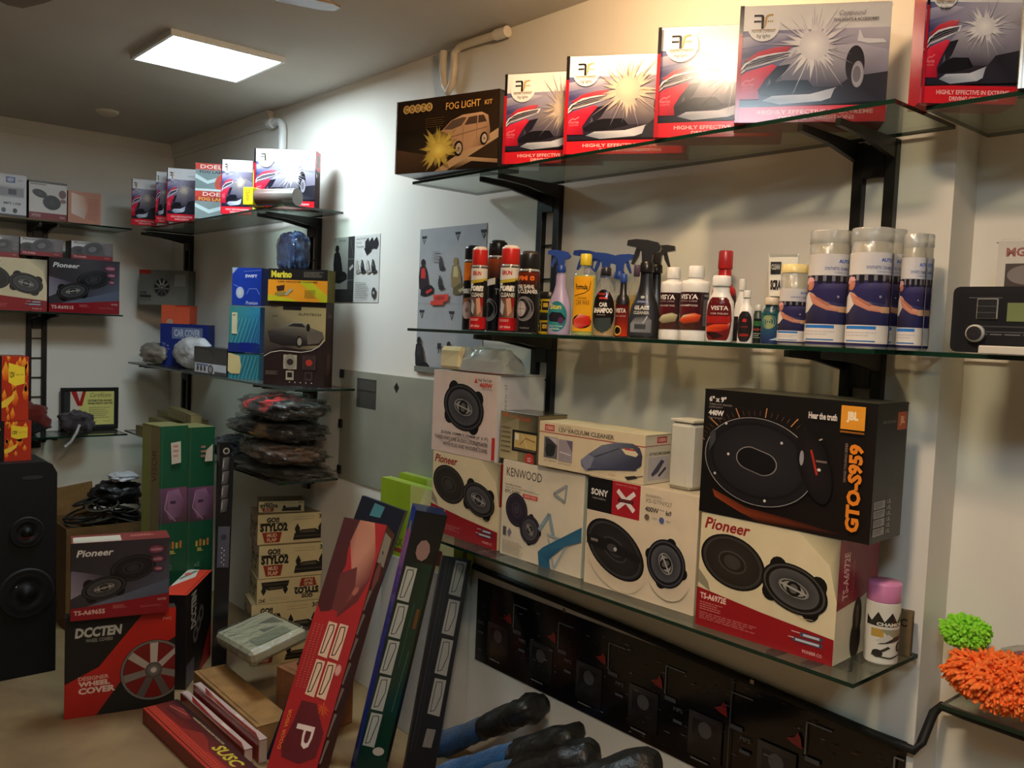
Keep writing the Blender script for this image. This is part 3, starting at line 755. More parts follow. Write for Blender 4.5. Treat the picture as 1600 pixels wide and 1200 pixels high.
def jbl_white_side(p):
    p.rect(0, 0, 1, 1, (206, 204, 206)); p.text('JS-X696', .14, .1, .2, .42, (120, 110, 110), rot=-90); p.ell(.5, .62, .28, .26, (50, 46, 46), rim=(80, 76, 76))
def gps_art(p):
    p.rect(0, 0, 1, 1, [(120, 112, 84), (60, 58, 48), (44, 42, 36), (196, 178, 128)]); p.poly([(0, .3), (.5, .1), (.5, 1), (0, 1)], [(150, 138, 104), (140, 132, 100), (196, 180, 132), (186, 168, 122)])
    p.text('gps', .05, .03, .2, .13, (196, 96, 50), bold=.04); p.text('navi', .25, .04, .45, .13, (190, 110, 60)); p.text('4.3 inch', .5, .06, .8, .16, (190, 76, 50), bold=.02)
    p.rect(.34, .36, 1, .80, (28, 24, 22)); p.rect(.40, .41, .98, .72, (206, 176, 110)); p.rect(.42, .43, .52, .56, (236, 226, 200)); p.line([(.55, .65), (.7, .5), (.95, .55)], .02, (150, 112, 60)); p.line([(.6, .42), (.75, .7)], .015, (230, 210, 160)); p.rect(.40, .73, .98, .76, (90, 80, 70))
    for k in range(6): p.rect(.04, .32+.1*k, .3, .345+.1*k, (110, 98, 74), False)
    p.k += 1; p.ell(.82, .93, .12, .12, (190, 60, 50)); p.text('SD', .77, .88, .87, .97, (240, 220, 210))
def vac_art(p):
    p.rect(0, 0, 1, 1, (224, 206, 170)); p.rect(0, .225, 1, .245, (170, 50, 46))
    p.rect(.055, .06, .155, .20, (190, 62, 60)); p.text('COIDO', .065, .09, .145, .17, (235, 210, 190), bold=.03); p.text('MINI CAR', .20, .045, .32, .08, (120, 110, 96)); p.text('12V VACUUM CLEANER', .20, .09, .73, .19, (112, 98, 84), bold=.03)
    p.rect(.055, .33, .195, .80, (110, 106, 112)); p.poly([(.07, .36), (.19, .42), (.16, .7), (.08, .78)], (60, 60, 62)); p.poly([(.1, .34), (.19, .34), (.19, .5)], (190, 180, 186)); p.ell(.12, .62, .05, .05, (44, 46, 44))
    p.rect(.205, .345, .345, .82, (160, 150, 156)); p.poly([(.28, .35), (.345, .35), (.345, .6)], (110, 96, 120)); p.line([(.22, .62), (.33, .66)], .01, (210, 200, 200))
    p.text('car interior', .06, .83, .19, .87, (120, 110, 100)); p.text('home interior', .21, .85, .34, .89, (120, 110, 100))
    g = (92, 96, 118)
    p.poly([(.43, .72), (.50, .56), (.62, .33), (.76, .22), (.90, .20), (.96, .27), (.985, .42), (.98, .62), (.93, .72), (.70, .80), (.49, .92), (.44, .84)], [g, g, (120, 124, 140), (120, 124, 140), (84, 86, 100), (70, 70, 86), (60, 62, 80), (54, 56, 72), (60, 62, 80), (74, 78, 98), (100, 104, 128), (130, 132, 150)])
    p.poly([(.80, .34), (.90, .30), (.95, .40), (.93, .46), (.84, .44)], (224, 206, 170)); p.line([(.83, .33), (.92, .33)], .012, (180, 60, 56)); p.line([(.56, .60), (.78, .34)], .006, (56, 58, 74)); p.poly([(.43, .72), (.50, .56), (.56, .62), (.52, .88), (.49, .92)], (132, 134, 152)); p.line([(.50, .88), (.94, .72)], .008, (60, 64, 100))
    p.poly([(.84, .90), (.93, .84), (.955, .88), (.87, .955)], (50, 46, 44)); p.line([(.94, .86), (1, .82)], .006, (90, 84, 80)); p.text('12V', .70, .89, .76, .93, (190, 110, 100))
def vac_side(p):
    p.rect(0, 0, 1, 1, (206, 198, 178)); p.rect(0, .22, 1, .235, (170, 50, 46)); p.rect(.42, .05, .78, .18, (190, 62, 60)); p.text('COIDO', .46, .08, .74, .15, (235, 210, 190), bold=.03); p.text('12V VACUUM CLEANER', .16, .36, .92, .42, (90, 84, 76), bold=.03); p.rect(.14, .46, .90, .93, (186, 180, 184))
    p.poly([(.25, .8), (.6, .52), (.72, .56), (.5, .78), (.3, .86)], (70, 72, 92)); p.poly([(.5, .84), (.75, .68), (.8, .72), (.55, .88)], (60, 60, 76))
def kenwood_art(p):
    p.rect(0, 0, 1, 1, (226, 212, 186)); p.text('KENWOOD', .05, .075, .50, .165, (36, 32, 34), bold=.0)
    p.text('Flush Mount Speaker', .04, .245, .25, .265, (90, 84, 80), bold=.02); p.lines(.04, .275, .55, .30, 2, (170, 160, 144), 2); p.text('KFC-S6992', .04, .305, .24, .345, (80, 72, 70), bold=.02); p.rect(.27, .315, .46, .36, (206, 76, 66)); p.text('400W MAX', .29, .325, .44, .35, (240, 210, 200))
    t = (44, 36, 50); spk(p, .20, .50, .15, .165, 62, 'grille', t); spk(p, .385, .665, .125, .15, 50, 'cone', t)
    p.rect(.04, .70, .085, .79, (90, 84, 80)); p.poly([(.10, .745), (.13, .70), (.16, .745), (.13, .79)], (130, 124, 140)); p.lines(.04, .84, .32, .98, 9, (178, 166, 146), 6)
    def tri(cx, cy, s, c):
        p.line([(cx-s, cy+s*.4), (cx+s*.5, cy-s*.7), (cx+s*.35, cy+s*.95), (cx-s, cy+s*.4)], s*.22, c)
    tri(.76, .20, .10, (150, 156, 158)); p.line([(.50, .64), (.62, .45), (.68, .66)], .035, (140, 160, 168)); p.line([(.62, .70), (.70, .98), (.85, .68), (.60, .66)], .018, (156, 170, 174))
    bl = (40, 96, 128)
    p.poly([(1, .50), (1, .64), (.80, .74), (.64, .90), (.66, 1), (.52, 1), (.50, .86), (.56, .80)], [bl, (56, 108, 136), bl, (34, 84, 116), bl, bl, (50, 106, 134), bl])
def sony_art(p):
    p.rect(0, 0, 1, 1, (226, 206, 176)); p.rect(0, 0, .24, .31, (20, 18, 18)); p.rect(.24, 0, .50, .31, (176, 32, 42))
    p.text('SONY', .035, .105, .20, .165, (236, 230, 222), bold=.04); p.text('make.believe', .05, .18, .18, .20, (170, 160, 150))
    for a, b in (((.29, .08), (.45, .24)), ((.45, .08), (.29, .24))): p.line([a, b], .035, (236, 224, 220))
    p.rect(.30, .148, .44, .18, (24, 20, 22)); p.text('Xplod', .31, .15, .43, .178, (190, 60, 60)); p.text('SOUND YOU CAN FEEL', .27, .02, .47, .035, (230, 150, 150))
    p.lines(.55, .06, .72, .085, 2, (170, 156, 136), 2); p.text('XS-GTF6927', .55, .095, .78, .13, (150, 136, 116)); p.text('400W', .55, .165, .67, .21, (86, 78, 70), bold=.03); p.text('MAX', .68, .168, .72, .183, (110, 100, 90)); p.text('6x9', .73, .165, .78, .21, (86, 78, 70), bold=.03)
    p.ell(.57, .26, .022, .022, (110, 96, 80)); p.text('HOP', .62, .25, .66, .27, (120, 110, 96)); p.ell(.70, .26, .022, .022, (80, 96, 150)); p.text('MRC', .74, .25, .78, .27, (120, 110, 96))
    t = (34, 30, 30)
    p.ell(.30, .70, .30, .22, (196, 174, 146), 25, rim=(222, 202, 172)); spk(p, .29, .62, .295, .23, 25, 'grille', t); p.poly([(.02, .56), (.06, .53), (.30, .55), (.53, .63), (.54, .68), (.30, .66), (.02, .62)], (26, 24, 24)); p.rect(.06, .565, .13, .59, (130, 120, 110)); p.ell(.27, .61, .05, .03, (70, 64, 66)); p.ell(.30, .615, .015, .015, (190, 186, 180))
    p.ell(.78, .72, .18, .17, (200, 178, 156), 40, rim=(224, 204, 174)); spk(p, .76, .62, .17, .205, 60, 'cone', (36, 34, 44))
def gto_art(p):
    p.rect(0, 0, 1, 1, [(22, 18, 17), (20, 15, 14), (26, 15, 12), (14, 12, 12)])
    p.poly([(.08, .80), (.30, .90), (.62, .93), (.9, .97), (.4, 1), (.25, .94), (.1, .86)], [(120, 50, 24), (96, 36, 20), (30, 15, 13), (22, 14, 12), (30, 14, 12), (130, 54, 24), (150, 70, 34)])
    p.text('6" x 9"', .03, .055, .14, .10, (226, 220, 214), bold=.04); p.text('THREE-WAY SPEAKER', .03, .112, .18, .127, (150, 140, 134)); p.text('COMPONENT', .03, .135, .12, .15, (150, 140, 134)); p.text('440W', .03, .165, .13, .21, (226, 220, 214), bold=.05); p.text('PEAK POWER', .03, .222, .12, .236, (150, 140, 134))
    for k in range(28):
        a = math.radians(200+5.0*k); big = k % 5 == 0; c = (190, 130, 80) if big else (110, 74, 50)
        if k > 24: c = (210, 190, 160)
        r0, r1 = (.40, .44) if not big else (.39, .47)
        x = lambda r: .36+r*math.cos(a)*.95; y = lambda r: .54+r*math.sin(a)*.92
        p.line([(x(r0), y(r0)), (x(r1), y(r1))], .006 if big else .003, c)
    p.ell(.36, .53, .335, .24, (36, 33, 36), 6, rim=(26, 24, 26), n=40); p.ell(.36, .53, .335, .24, (150, 144, 142), 6, inner=.985, n=48)
    p.ell(.36, .52, .28, .19, (44, 41, 45), 6, rim=(30, 28, 31), n=36); p.ell(.36, .52, .295, .205, (20, 18, 19), 6, inner=.96, n=40)
    # pill plate
    for r_, c in ((.105, (150, 144, 142)), (.099, (18, 16, 17))):
        pts = []
        for i in range(24):
            a = math.radians(15*i); pts.append((.355+(.035 if math.cos(a) > 0 else -.035)+r_*.86*math.cos(a), .525+r_*.62*math.sin(a)*p.w/p.h+.03*((math.cos(a) > 0)-.5)))
        p.poly(pts, c)
    for u, v in ((.155, .26), (.50, .36), (.42, .82), (.10, .67), (.18, .50)): p.ell(u, v, .008, .008, (206, 200, 196), n=10)
    p.poly([(.055, .35), (.085, .31), (.095, .40), (.055, .50)], (60, 62, 66))
    p.ell(.69, .50, .085, .20, (34, 26, 28), -20, rim=(18, 15, 15)); p.ell(.62, .45, .012, .04, (150, 144, 150)); p.line([(.67, .38), (.71, .56)], .012, (170, 44, 34)); p.rect(.70, .45, .76, .465, (120, 100, 96)); p.ell(.72, .52, .01, .008, (220, 210, 200))
    p.text('Hear the truth', .645, .10, .80, .15, (226, 214, 206), bold=.03); p.rect(.82, .03, .945, .20, (226, 150, 44)); p.text('JBL', .85, .07, .91, .15, (246, 226, 190), bold=.05); p.rect(.82, .212, .945, .225, (150, 90, 30))
    p.text('GTO-S959', .875, .30, .95, .93, (230, 132, 36), bold=.05, rot=90); p.text('GRAND TOURING SERIES', .853, .30, .866, .58, (150, 130, 120), rot=90)
def gto_side(p):
    p.rect(0, 0, 1, 1, (24, 24, 21)); p.rect(.66, .07, .97, .20, (196, 84, 36)); p.text('JBL', .74, .10, .90, .17, (240, 190, 150), bold=.05); p.text('Hear the truth', .18, .12, .60, .145, (150, 140, 134))
    for k in range(4):
        p.rect(.06, .70+.065*k, .42, .755+.065*k, (150, 146, 142)); p.lines(.09, .71+.065*k, .39, .75+.065*k, 3, (70, 66, 64), k)
    for k in range(6): p.text('UL', .46, .70+.043*k, .60, .73+.043*k, (150, 146, 142), bold=.03)
def star_field(p, u0, v0, u1, v1, n, cols, seed, s=.05):
    rn = random.Random(seed)
    for i in range(n):
        u = rn.uniform(u0, u1); v = rn.uniform(v0, v1); a = rn.uniform(.3, 1)*s; b = rn.uniform(.2, .7)*s
        p.poly([(u-a, v+rn.uniform(-b, b)), (u+a*.2, v-b), (u+a, v+rn.uniform(-b, b)), (u+rn.uniform(-a, a), v+b)], rn.choice(cols), False)
    p.k += 1
def wheel(p, cu, cv, r, sp=7, col=(170, 164, 156), rim=(36, 32, 32), rot=10, hole=None):
    p.ell(cu, cv, r, r, rim, n=36)
    if hole: p.ell(cu, cv, r*.9, r*.9, hole, n=30)
    p.ell(cu, cv, r*.98, r*.98, mixc(col, (40, 40, 40), .5), inner=.93, n=36)
    k = p.w/p.h
    for i in range(sp):
        a = math.radians(rot+360*i/sp); dx, dy = math.cos(a), math.sin(a); nx, ny = -dy, dx
        q = [(r*.16, -.05), (r*.9, -.062*r/.31), (r*.9, .062*r/.31), (r*.16, .05)]
        c2 = mixc(col, (60, 56, 54), .5*(1+dy)*.8)
        p.poly([(cu+dx*t+nx*s*r*2, cv+(dy*t+ny*s*r*2)*k) for t, s in q], c2, False)
    p.k += 1; p.ell(cu, cv, r*.26, r*.26, mixc(col, (60, 60, 60), .4), rim=(70, 66, 64)); p.ell(cu, cv, r*.09, r*.09, (214, 208, 200), rim=col)
def wheelcover_art(p):
    p.rect(0, 0, 1, 1, (26, 24, 21)); p.poly([(.72, 0), (1, 0), (1, .30), (.62, .52), (.42, .80), (.28, 1), (0, 1), (0, .66), (.30, .52)], [(196, 40, 26), (200, 44, 28), (176, 34, 24), (176, 34, 24), (170, 32, 24), (160, 30, 24), (172, 30, 24), (180, 36, 26), (186, 36, 26)])
    wheel(p, .80, .62, .31, 7, (196, 188, 176), (30, 26, 26), 13, (120, 26, 22))
    p.text('DCCTEN', .09, .115, .50, .215, (196, 196, 186), bold=.05, slant=.1); p.text('WHEEL COVERS', .18, .23, .42, .265, (150, 150, 142), bold=.02)
    p.text('DESIGNER', .12, .60, .39, .64, (226, 170, 156), bold=.03); p.text('WHEEL', .12, .65, .40, .70, (232, 200, 186), bold=.05); p.text('COVER', .12, .71, .45, .775, (232, 200, 186), bold=.05); p.text('PVC', .88, .09, .96, .12, (226, 180, 170))
def dark_wheel_side(p):
    p.rect(0, 0, 1, 1, (24, 22, 24)); p.poly([(.5, 1), (1, .55), (1, 1)], (170, 34, 28)); p.text('DCCTEN', .16, .04, .36, .42, (190, 190, 186), bold=.05, rot=90); 
    for k in range(3): p.ell(.35+.1*k, .52-.08*k, .1, .1, (110, 108, 110)); p.ell(.35+.1*k, .52-.08*k, .05, .05, (30, 30, 32))
    p.rect(0, .75, .3, 1, (96, 96, 116))
def mud_art(inv=False, seed=0):
    def fn(p):
        pr = p
        p.rect(0, 0, 1, 1, (214, 196, 148))
        def T(u, v): return (1-u, 1-v) if inv else (u, v)
        def R_(u0, v0, u1, v1, c): a = T(u0, v0); b = T(u1, v1); pr.rect(min(a[0], b[0]), min(a[1], b[1]), max(a[0], b[0]), max(a[1], b[1]), c)
        def X(t, u0, v0, u1, v1, c, b=.0): a = T(u0, v0); b_ = T(u1, v1); pr.text(t, min(a[0], b_[0]), min(a[1], b_[1]), max(a[0], b_[0]), max(a[1], b_[1]), c, bold=b, rot=180 if inv else 0)
        X('GO!!', .12, .10, .30, .28, (34, 28, 22), .06); X('STYLO2', .03, .30, .42, .58, (34, 28, 22), .07); R_(.02, .29, .40, .315, (34, 28, 22))
        pts = [T(.06, .60), T(.34, .60), T(.31, .94), T(.10, .94)]; pr.poly(pts if True else pts, (150, 50, 34)); X('MUD', .13, .64, .27, .76, (222, 190, 150), .04); X('FLAP', .13, .79, .27, .91, (222, 190, 150), .04)
        X('universal custom fit flap', .50, .10, .80, .15, (140, 120, 84)); X('3C', .87, .06, .98, .20, (60, 50, 40), .03); R_(.5, .20, .8, .215, (160, 140, 100))
        g = (36, 32, 26)
        for c in (.56, .90): pr.poly([T(c-.04, .52), T(c, .34), T(c+.04, .52), T(c+.02, .66), T(c-.02, .66)], g)
        pr.poly([T(.50, .90), T(.52, .68), T(.62, .56), T(.82, .54), T(.92, .66), T(.94, .88)], g); pr.poly([T(.58, .66), T(.64, .60), T(.80, .58), T(.84, .66)], (96, 86, 66)); R_(.52, .76, .92, .80, (80, 72, 56))
    return fn
def mud_side(p):
    p.rect(0, 0, 1, 1, (190, 166, 118)); star_field(p, .05, .05, .95, .95, 16, [(60, 48, 32), (110, 70, 40), (214, 196, 148), (80, 60, 40)], 5, .14); p.text('STYLO2', .2, .35, .8, .6, (40, 32, 24), bold=.05)
# ================================================================== right wall, top shelf
FFB = {'all': (196, 34, 48), 'front': (220, 214, 220), 'back': (60, 40, 50), 'left': (150, 26, 40), 'right': (30, 26, 28), 'top': (210, 205, 205), 'bottom': (205, 60, 70), 'edge': (120, 30, 40)}
def ff_side(p):
    p.rect(0, 0, 1, 1, (34, 28, 32)); p.rect(0, 0, 1, .32, (200, 44, 66)); p.rect(.25, .06, .8, .26, (40, 34, 40)); p.poly([(.15, .36), (.4, .40), (.25, .46)], (230, 228, 226)); p.lines(.2, .6, .8, .9, 6, (90, 70, 90), 3)
def ff(label, bl, ur, z, vtop, ang, seed, d=.095, w=None, wide=False, k=1.0, group='red and white fog light boxes', cat='box'):
    arts = {'front': us(k, fog_art(seed, wide=wide)), 'right': ff_side}
    return boxr('fog_light_box', label, cat, bl, ur, z, vtop, ang, d, FFB, arts, w=w, m=GLOSS, group=group)
box_b = {'all': (40, 28, 20), 'top': (150, 140, 130), 'bottom': (46, 46, 44), 'left': (60, 40, 28)}
boxr('fog_light_kit_box', 'dark brown FOG LIGHT KIT carton overhanging the left end of the top shelf', 'box', (618, 273), 777, ZT, 160, 16, .12, box_b, {'front': kit_art}, m=GLOSS)
ff('small fog light box tinted orange by the lamp, right of the brown kit carton', (785, 257), 0, ZT, 117, 30, 1, w=.29, d=.05)
ff('fog light box with purple cast, second of the five beside the brown kit carton', (880, 242), 0, ZT, 89, 34, 3, w=.33)
ff('fog light box standing third from the brown kit carton, dull starburst', (1021, 216), 0, ZT, 44, 34, 5, w=.30)
ff('widest fog light box, at the right end of the long top shelf', (1147, 193), 1382, ZT, 11, 36, 2, wide=True, d=.10)
ff('fog light box at upper right, cut off by the top edge of the photo', (1437, 162), 1586, ZT, -40, 44, 4, wide=False, d=.07, k=1.0)
def grey_edge_art(p):
    p.rect(0, 0, 1, 1, (196, 180, 160)); p.rect(0, 0, .5, .22, (90, 84, 84)); p.rect(0, .45, .25, 1, (206, 196, 170)); p.rect(.25, .75, 1, 1, (190, 34, 46)); p.rect(.06, .5, .1, 1, (120, 110, 90))
boxr('fog_light_box', 'sliver of a dark topped carton at the extreme upper right corner', 'box', (1590, 139), 1660, ZT, -30, 20, .08, {'all': (60, 50, 50)}, {'front': grey_edge_art}, m=GLOSS)

# ================================================================== bottle shelf
def cyl_fn(rf, z0, z1, a0, a1, sx=1.0, sy=1.0):
    """print wrapped on a round body: u from angle a0 to a1 (degrees, 0 faces -y, positive to +x), v downwards"""
    def fn(u, v, o):
        a = math.radians(a0+(a1-a0)*u); z = z1+(z0-z1)*v; r = (rf(z) if callable(rf) else rf)+o+0.0005
        return (r*sx*math.sin(a), -r*sy*math.cos(a), z)
    return fn
def wrap(mb, rf, z0, z1, a0, a1, fn, sx=1.0, sy=1.0, mi=0):
    rr = rf((z0+z1)/2) if callable(rf) else rf
    pr = Print(mb, cyl_fn(rf, z0, z1, a0, a1, sx, sy), math.radians(a1-a0)*rr*max(sx, .6), z1-z0, mi, step=0.00008, seg=rr*.13)
    fn(pr)
def prof_r(prof):
    def f(z):
        for (r0, z0), (r1, z1) in zip(prof, prof[1:]):
            if z0 <= z <= z1 and z1 > z0: return r0+(r1-r0)*(z-z0)/(z1-z0)
        return prof[-1][0]
    return f
SH = ZM+0.0006
def spot(ul, ur, vt, y, vb=None):
    """position, width and height of a bottle seen between columns ul and ur"""
    zb = SH
    v = 530+0.03*(ul-800)
    A = P((ul+ur)/2, v, y=y); x = A.x
    dp = pix((x, y, zb))[2]
    h = zat(x, y, vt)-zb; wd = (ur-ul)*dp/F
    return x, h, wd
def turn(x, y, k=1.0): return math.atan2(CAM.x-x, y-CAM.y)*k
def can(label, ul, ur, vt, y, bodyc, capc, art, cap_h=.17, turnk=.8, lid=(236, 232, 226), group='aerosol cans'):
    x, h, wd = spot(ul, ur, vt, y); r = wd/2; e = tag(empty('spray_can', (x, y, SH), turn(x, y, turnk)), label, 'spray can', group)
    mb = MB(); zc = h*(1-cap_h)
    mb.lathe([(r*.9, 0), (r, .004), (r, zc-.008), (r*.93, zc-.002), (r*.90, zc)], [mixc(bodyc, (200, 200, 200), .5), bodyc, bodyc, (180, 180, 176)], 30)
    wrap(mb, r, .006, zc-.010, -85, 85, art)
    mb.build('body', GLOSS, e)
    mb = MB(); mb.lathe([(r*.92, zc+.0005), (r*.97, zc+.003), (r*.95, h-.012), (r*.90, h-.006), (r*.72, h-.003), (r*.66, h)], [capc, capc, capc, lid, lid], 30)
    mb.build('cap', PLAST, e)
    return e
def foam_art(p):
    p.rect(0, 0, 1, 1, (30, 24, 26)); p.rect(0, 0, 1, .20, (226, 222, 214)); p.text('ERUN', .26, .05, .62, .12, (196, 40, 34), bold=.04)
    p.poly([(0, .22), (1, .15), (1, .20), (0, .27)], (196, 176, 60)); p.text('Foam', .15, .25, .80, .38, (240, 238, 232), bold=.06); p.text('CLEANER', .22, .40, .80, .47, (230, 226, 220), bold=.03)
    p.poly([(.2, .48), (.7, .48), (.8, .80), (.2, .80)], [(90, 84, 86), (150, 40, 40), (180, 130, 110), (60, 50, 50)]); p.poly([(.45, .5), (.6, .48), (.66, .7), (.52, .78)], (210, 160, 130)); p.poly([(.25, .5), (.4, .6), (.35, .76), (.22, .7)], (190, 190, 190)); p.rect(.66, .48, .8, .62, (180, 34, 38))
    p.rect(0, .80, 1, 1, (190, 30, 38)); p.rect(.74, .2, 1, .8, (24, 20, 22)); p.lines(.22, .83, .6, .87, 2, (236, 190, 180), 4); p.text('NET 650ml', .24, .93, .62, .965, (236, 200, 190), bold=.02)
def tyre_art(p):
    p.rect(0, 0, 1, .12, (110, 40, 20)); p.grad(0, .05, 1, .35, (96, 34, 20), (26, 22, 24)); p.rect(0, .33, 1, 1, (22, 20, 22)); p.text('FM 8', .18, .06, .72, .14, (232, 110, 40), bold=.06)
    p.text('TYRE SHINE', .08, .21, .72, .28, (226, 222, 218), bold=.03, slant=-.3); p.text('& CLEANER', .15, .29, .86, .36, (226, 222, 218), bold=.03, slant=-.3)
    p.ell(.42, .62, .32, .38, (60, 58, 62), rim=(120, 118, 122)); p.ell(.36, .62, .22, .30, (30, 28, 30)); p.ell(.32, .62, .17, .24, (210, 196, 190), rim=(170, 160, 160)); p.line([(.32, .5), (.32, .74)], .02, (120, 110, 110)); p.line([(.2, .62), (.45, .62)], .02, (120, 110, 110)); p.text('450ml', .3, .93, .6, .96, (150, 146, 140))
def foam_black(p):
    p.rect(0, 0, 1, 1, (26, 22, 24)); p.rect(.1, .0, .62, .27, (226, 120, 40)); p.text('Foam', .06, .36, .6, .47, (226, 220, 212), bold=.05); p.poly([(0, .56), (.8, .50), (.8, .56), (0, .62)], (150, 100, 70)); p.ell(.38, .72, .26, .34, (214, 190, 180), rim=(196, 160, 156)); p.ell(.38, .72, .08, .1, (150, 120, 120))
def tallcan(p):
    p.grad(0, 0, 1, .3, (150, 72, 40), (40, 26, 24)); p.rect(0, .29, 1, 1, (24, 24, 30)); p.poly([(.1, .30), (.5, .27), (.5, .36), (.1, .39)], (220, 216, 210)); p.ell(.3, .72, .3, .4, (70, 74, 84), rim=(120, 124, 130)); p.ell(.26, .72, .2, .26, (30, 32, 38)); p.text('TYRE', .5, .42, .9, .50, (190, 190, 190))
can('black aerosol can with orange panel, leftmost on the bottle shelf', 721, 748, 384, -.13, (26, 22, 24), (28, 28, 28), foam_black, lid=(40, 40, 40))
can('red capped foam cleaner can, left one of the two alike', 733, 758, 386, -.21, (30, 24, 26), (206, 44, 36), foam_art, cap_h=.22)
can('tallest black aerosol can with a brown shoulder, between the two red capped cans', 758, 788, 376, -.14, (24, 24, 28), (30, 28, 28), tallcan, lid=(40, 40, 40))
can('red capped foam cleaner can, right one of the two alike', 778, 808, 384, -.21, (30, 24, 26), (206, 44, 36), foam_art, cap_h=.22)
can('black aerosol can of tyre shine with orange letters and a tyre picture', 806, 840, 393, -.235, (22, 20, 22), (36, 34, 34), tyre_art, cap_h=.22, lid=(60, 58, 56))
# two stacked square tins
for k, (lb) in enumerate(('lower yellow and black tin beside the tyre shine can', 'upper yellow and black tin stacked beside the tyre shine can')):
    x, h, wd = spot(841, 871, 456, -.12); h = h/2-.001
    e = tag(empty('wax_tin', (x, -.12, SH+k*(h+.0012)), turn(x, -.12, .6)), lb, 'tin', 'yellow tins')
    mb = MB(); mb.lathe([(wd*.5, 0), (wd*.5, h*.62), (wd*.49, h*.68)], (206, 176, 40), 28)
    def tin_art(p): p.rect(0, 0, 1, 1, (206, 176, 40)); p.rect(.05, .1, .28, .85, (40, 36, 30)); p.rect(.33, .1, .62, .85, (40, 36, 30)); p.rect(.38, .25, .56, .6, (196, 166, 60)); p.rect(.68, .1, .95, .85, (40, 36, 30)); p.text('WAX', .10, .3, .25, .5, (220, 190, 60), bold=.04)
    wrap(mb, wd*.5, .002, h*.6, -85, 85, tin_art); mb.build('tin_body', GLOSS, e)
    mb = MB(); mb.lathe([(wd*.52, h*.66), (wd*.53, h*.72), (wd*.53, h*.96), (wd*.48, h)], (34, 32, 30), 28); mb.build('lid', PLAST, e)

def trigger_head(e, z, s, col, side=1, nozzle=None, lever=None):
    """pistol spray head: collar, body with beak, lever"""
    mb = MB(); mb.lathe([(.017*s, z), (.018*s, z+.004*s), (.017*s, z+.022*s), (.012*s, z+.027*s)], col, 20); mb.build('collar', PLAST, e)
    mb = MB(); q = side
    pr = [(-.012, .024), (.012, .024), (.013, .046), (.030, .052), (.034, .062), (.026, .074), (.0, .080), (-.030, .082), (-.050, .079), (-.052, .066), (-.030, .062), (-.014, .050)]
    pr = [(a*s*q, z+b*s) for a, b in pr]
    if q < 0: pr = pr[::-1]
    mb.prism(pr, -.011*s, .011*s, col, side=mixc(col, (255, 255, 255), .08)); mb.build('spray_head', PLAST, e)
    mb = MB(); lv = [(-.028, .062), (-.018, .062), (-.022, .040), (-.034, .018), (-.040, .020), (-.034, .042)]
    lv = [(a*s*q, z+b*s) for a, b in lv]
    if q < 0: lv = lv[::-1]
    mb.prism(lv, -.006*s, .006*s, lever or col); mb.build('trigger_lever', PLAST, e)
def bottle(name, label, ul, ur, vt, y, prof, bodyc, capkind, capc, art=None, lab=(.08, .62, -60, 60), sy=.7, m=PLAST, liquid=None, turnk=.8, bodyh=.75, group=None, cat='bottle', side=1, ts=1.0, pat=None):
    """prof: (radius share, height share of the body); the cap or spray head fills the rest of the height"""
    x, h, wd = spot(ul, ur, vt, y); r = wd/2; hb = h*bodyh
    e = tag(empty(name, (x, y, SH), turn(x, y, turnk)), label, cat, group)
    pf = [(a*r, b*hb) for a, b in prof]
    mb = MB(); mb.lathe(pf, bodyc, 32, 1.0, sy); mb.build('body', m, e)
    if liquid:
        lc, lv = liquid; rf = prof_r(pf); zs = [.003+(lv*hb-.003)*i/8 for i in range(9)]
        mb = MB(); mb.lathe([(rf(z)-.0018, z) for z in zs], lc, 28, 1.0, sy); mb.build('liquid', PLAST, e)
    if art:
        rf = prof_r(pf); mb = MB(); wrap(mb, lambda z: rf(z)+.0004, lab[0]*hb, lab[1]*hb, lab[2], lab[3], art, 1.0, sy); mb.build('label', GLOSS, e)
    if capkind == 'trigger': trigger_head(e, hb, (h-hb)/.082*ts, capc, side)
    elif capkind == 'screw':
        rn = pf[-1][0]; mb = MB(); c2 = mixc(capc, (255, 255, 255), .12)
        mb.lathe([(rn*1.12, hb+.0004), (rn*1.16, hb+.002), (rn*1.14, h-.004), (rn*1.0, h)], [capc, capc, c2], 24, 1.0, 1.0 if sy > .6 else sy+.2); mb.build('cap', PLAST, e)
    return e
ROUND = [(.92, 0), (1, .02), (1, .66), (.93, .76), (.62, .88), (.40, .94), (.38, 1)]
SPRAY = [(.90, 0), (1, .03), (1, .40), (.92, .52), (.62, .66), (.42, .80), (.40, .94), (.34, 1)]
FLASK = [(.88, 0), (.98, .04), (1, .5), (.94, .72), (.72, .86), (.40, .93), (.38, 1)]
SLIM = [(.92, 0), (1, .03), (.98, .55), (.8, .75), (.45, .88), (.38, 1)]
def purple_art(p):
    p.ell(.5, .5, .46, .62, (56, 150, 160), rim=(40, 120, 130)); p.text('Stun', .2, .12, .7, .28, (214, 206, 90), bold=.03); p.poly([(.12, .48), (.3, .36), (.7, .38), (.9, .55), (.8, .68), (.2, .66)], (36, 34, 44)); p.ell(.7, .62, .12, .14, (90, 50, 90)); p.text('Glass Cleaner', .2, .76, .8, .82, (210, 226, 226)); p.lines(.25, .86, .75, .92, 2, (200, 220, 220), 2)
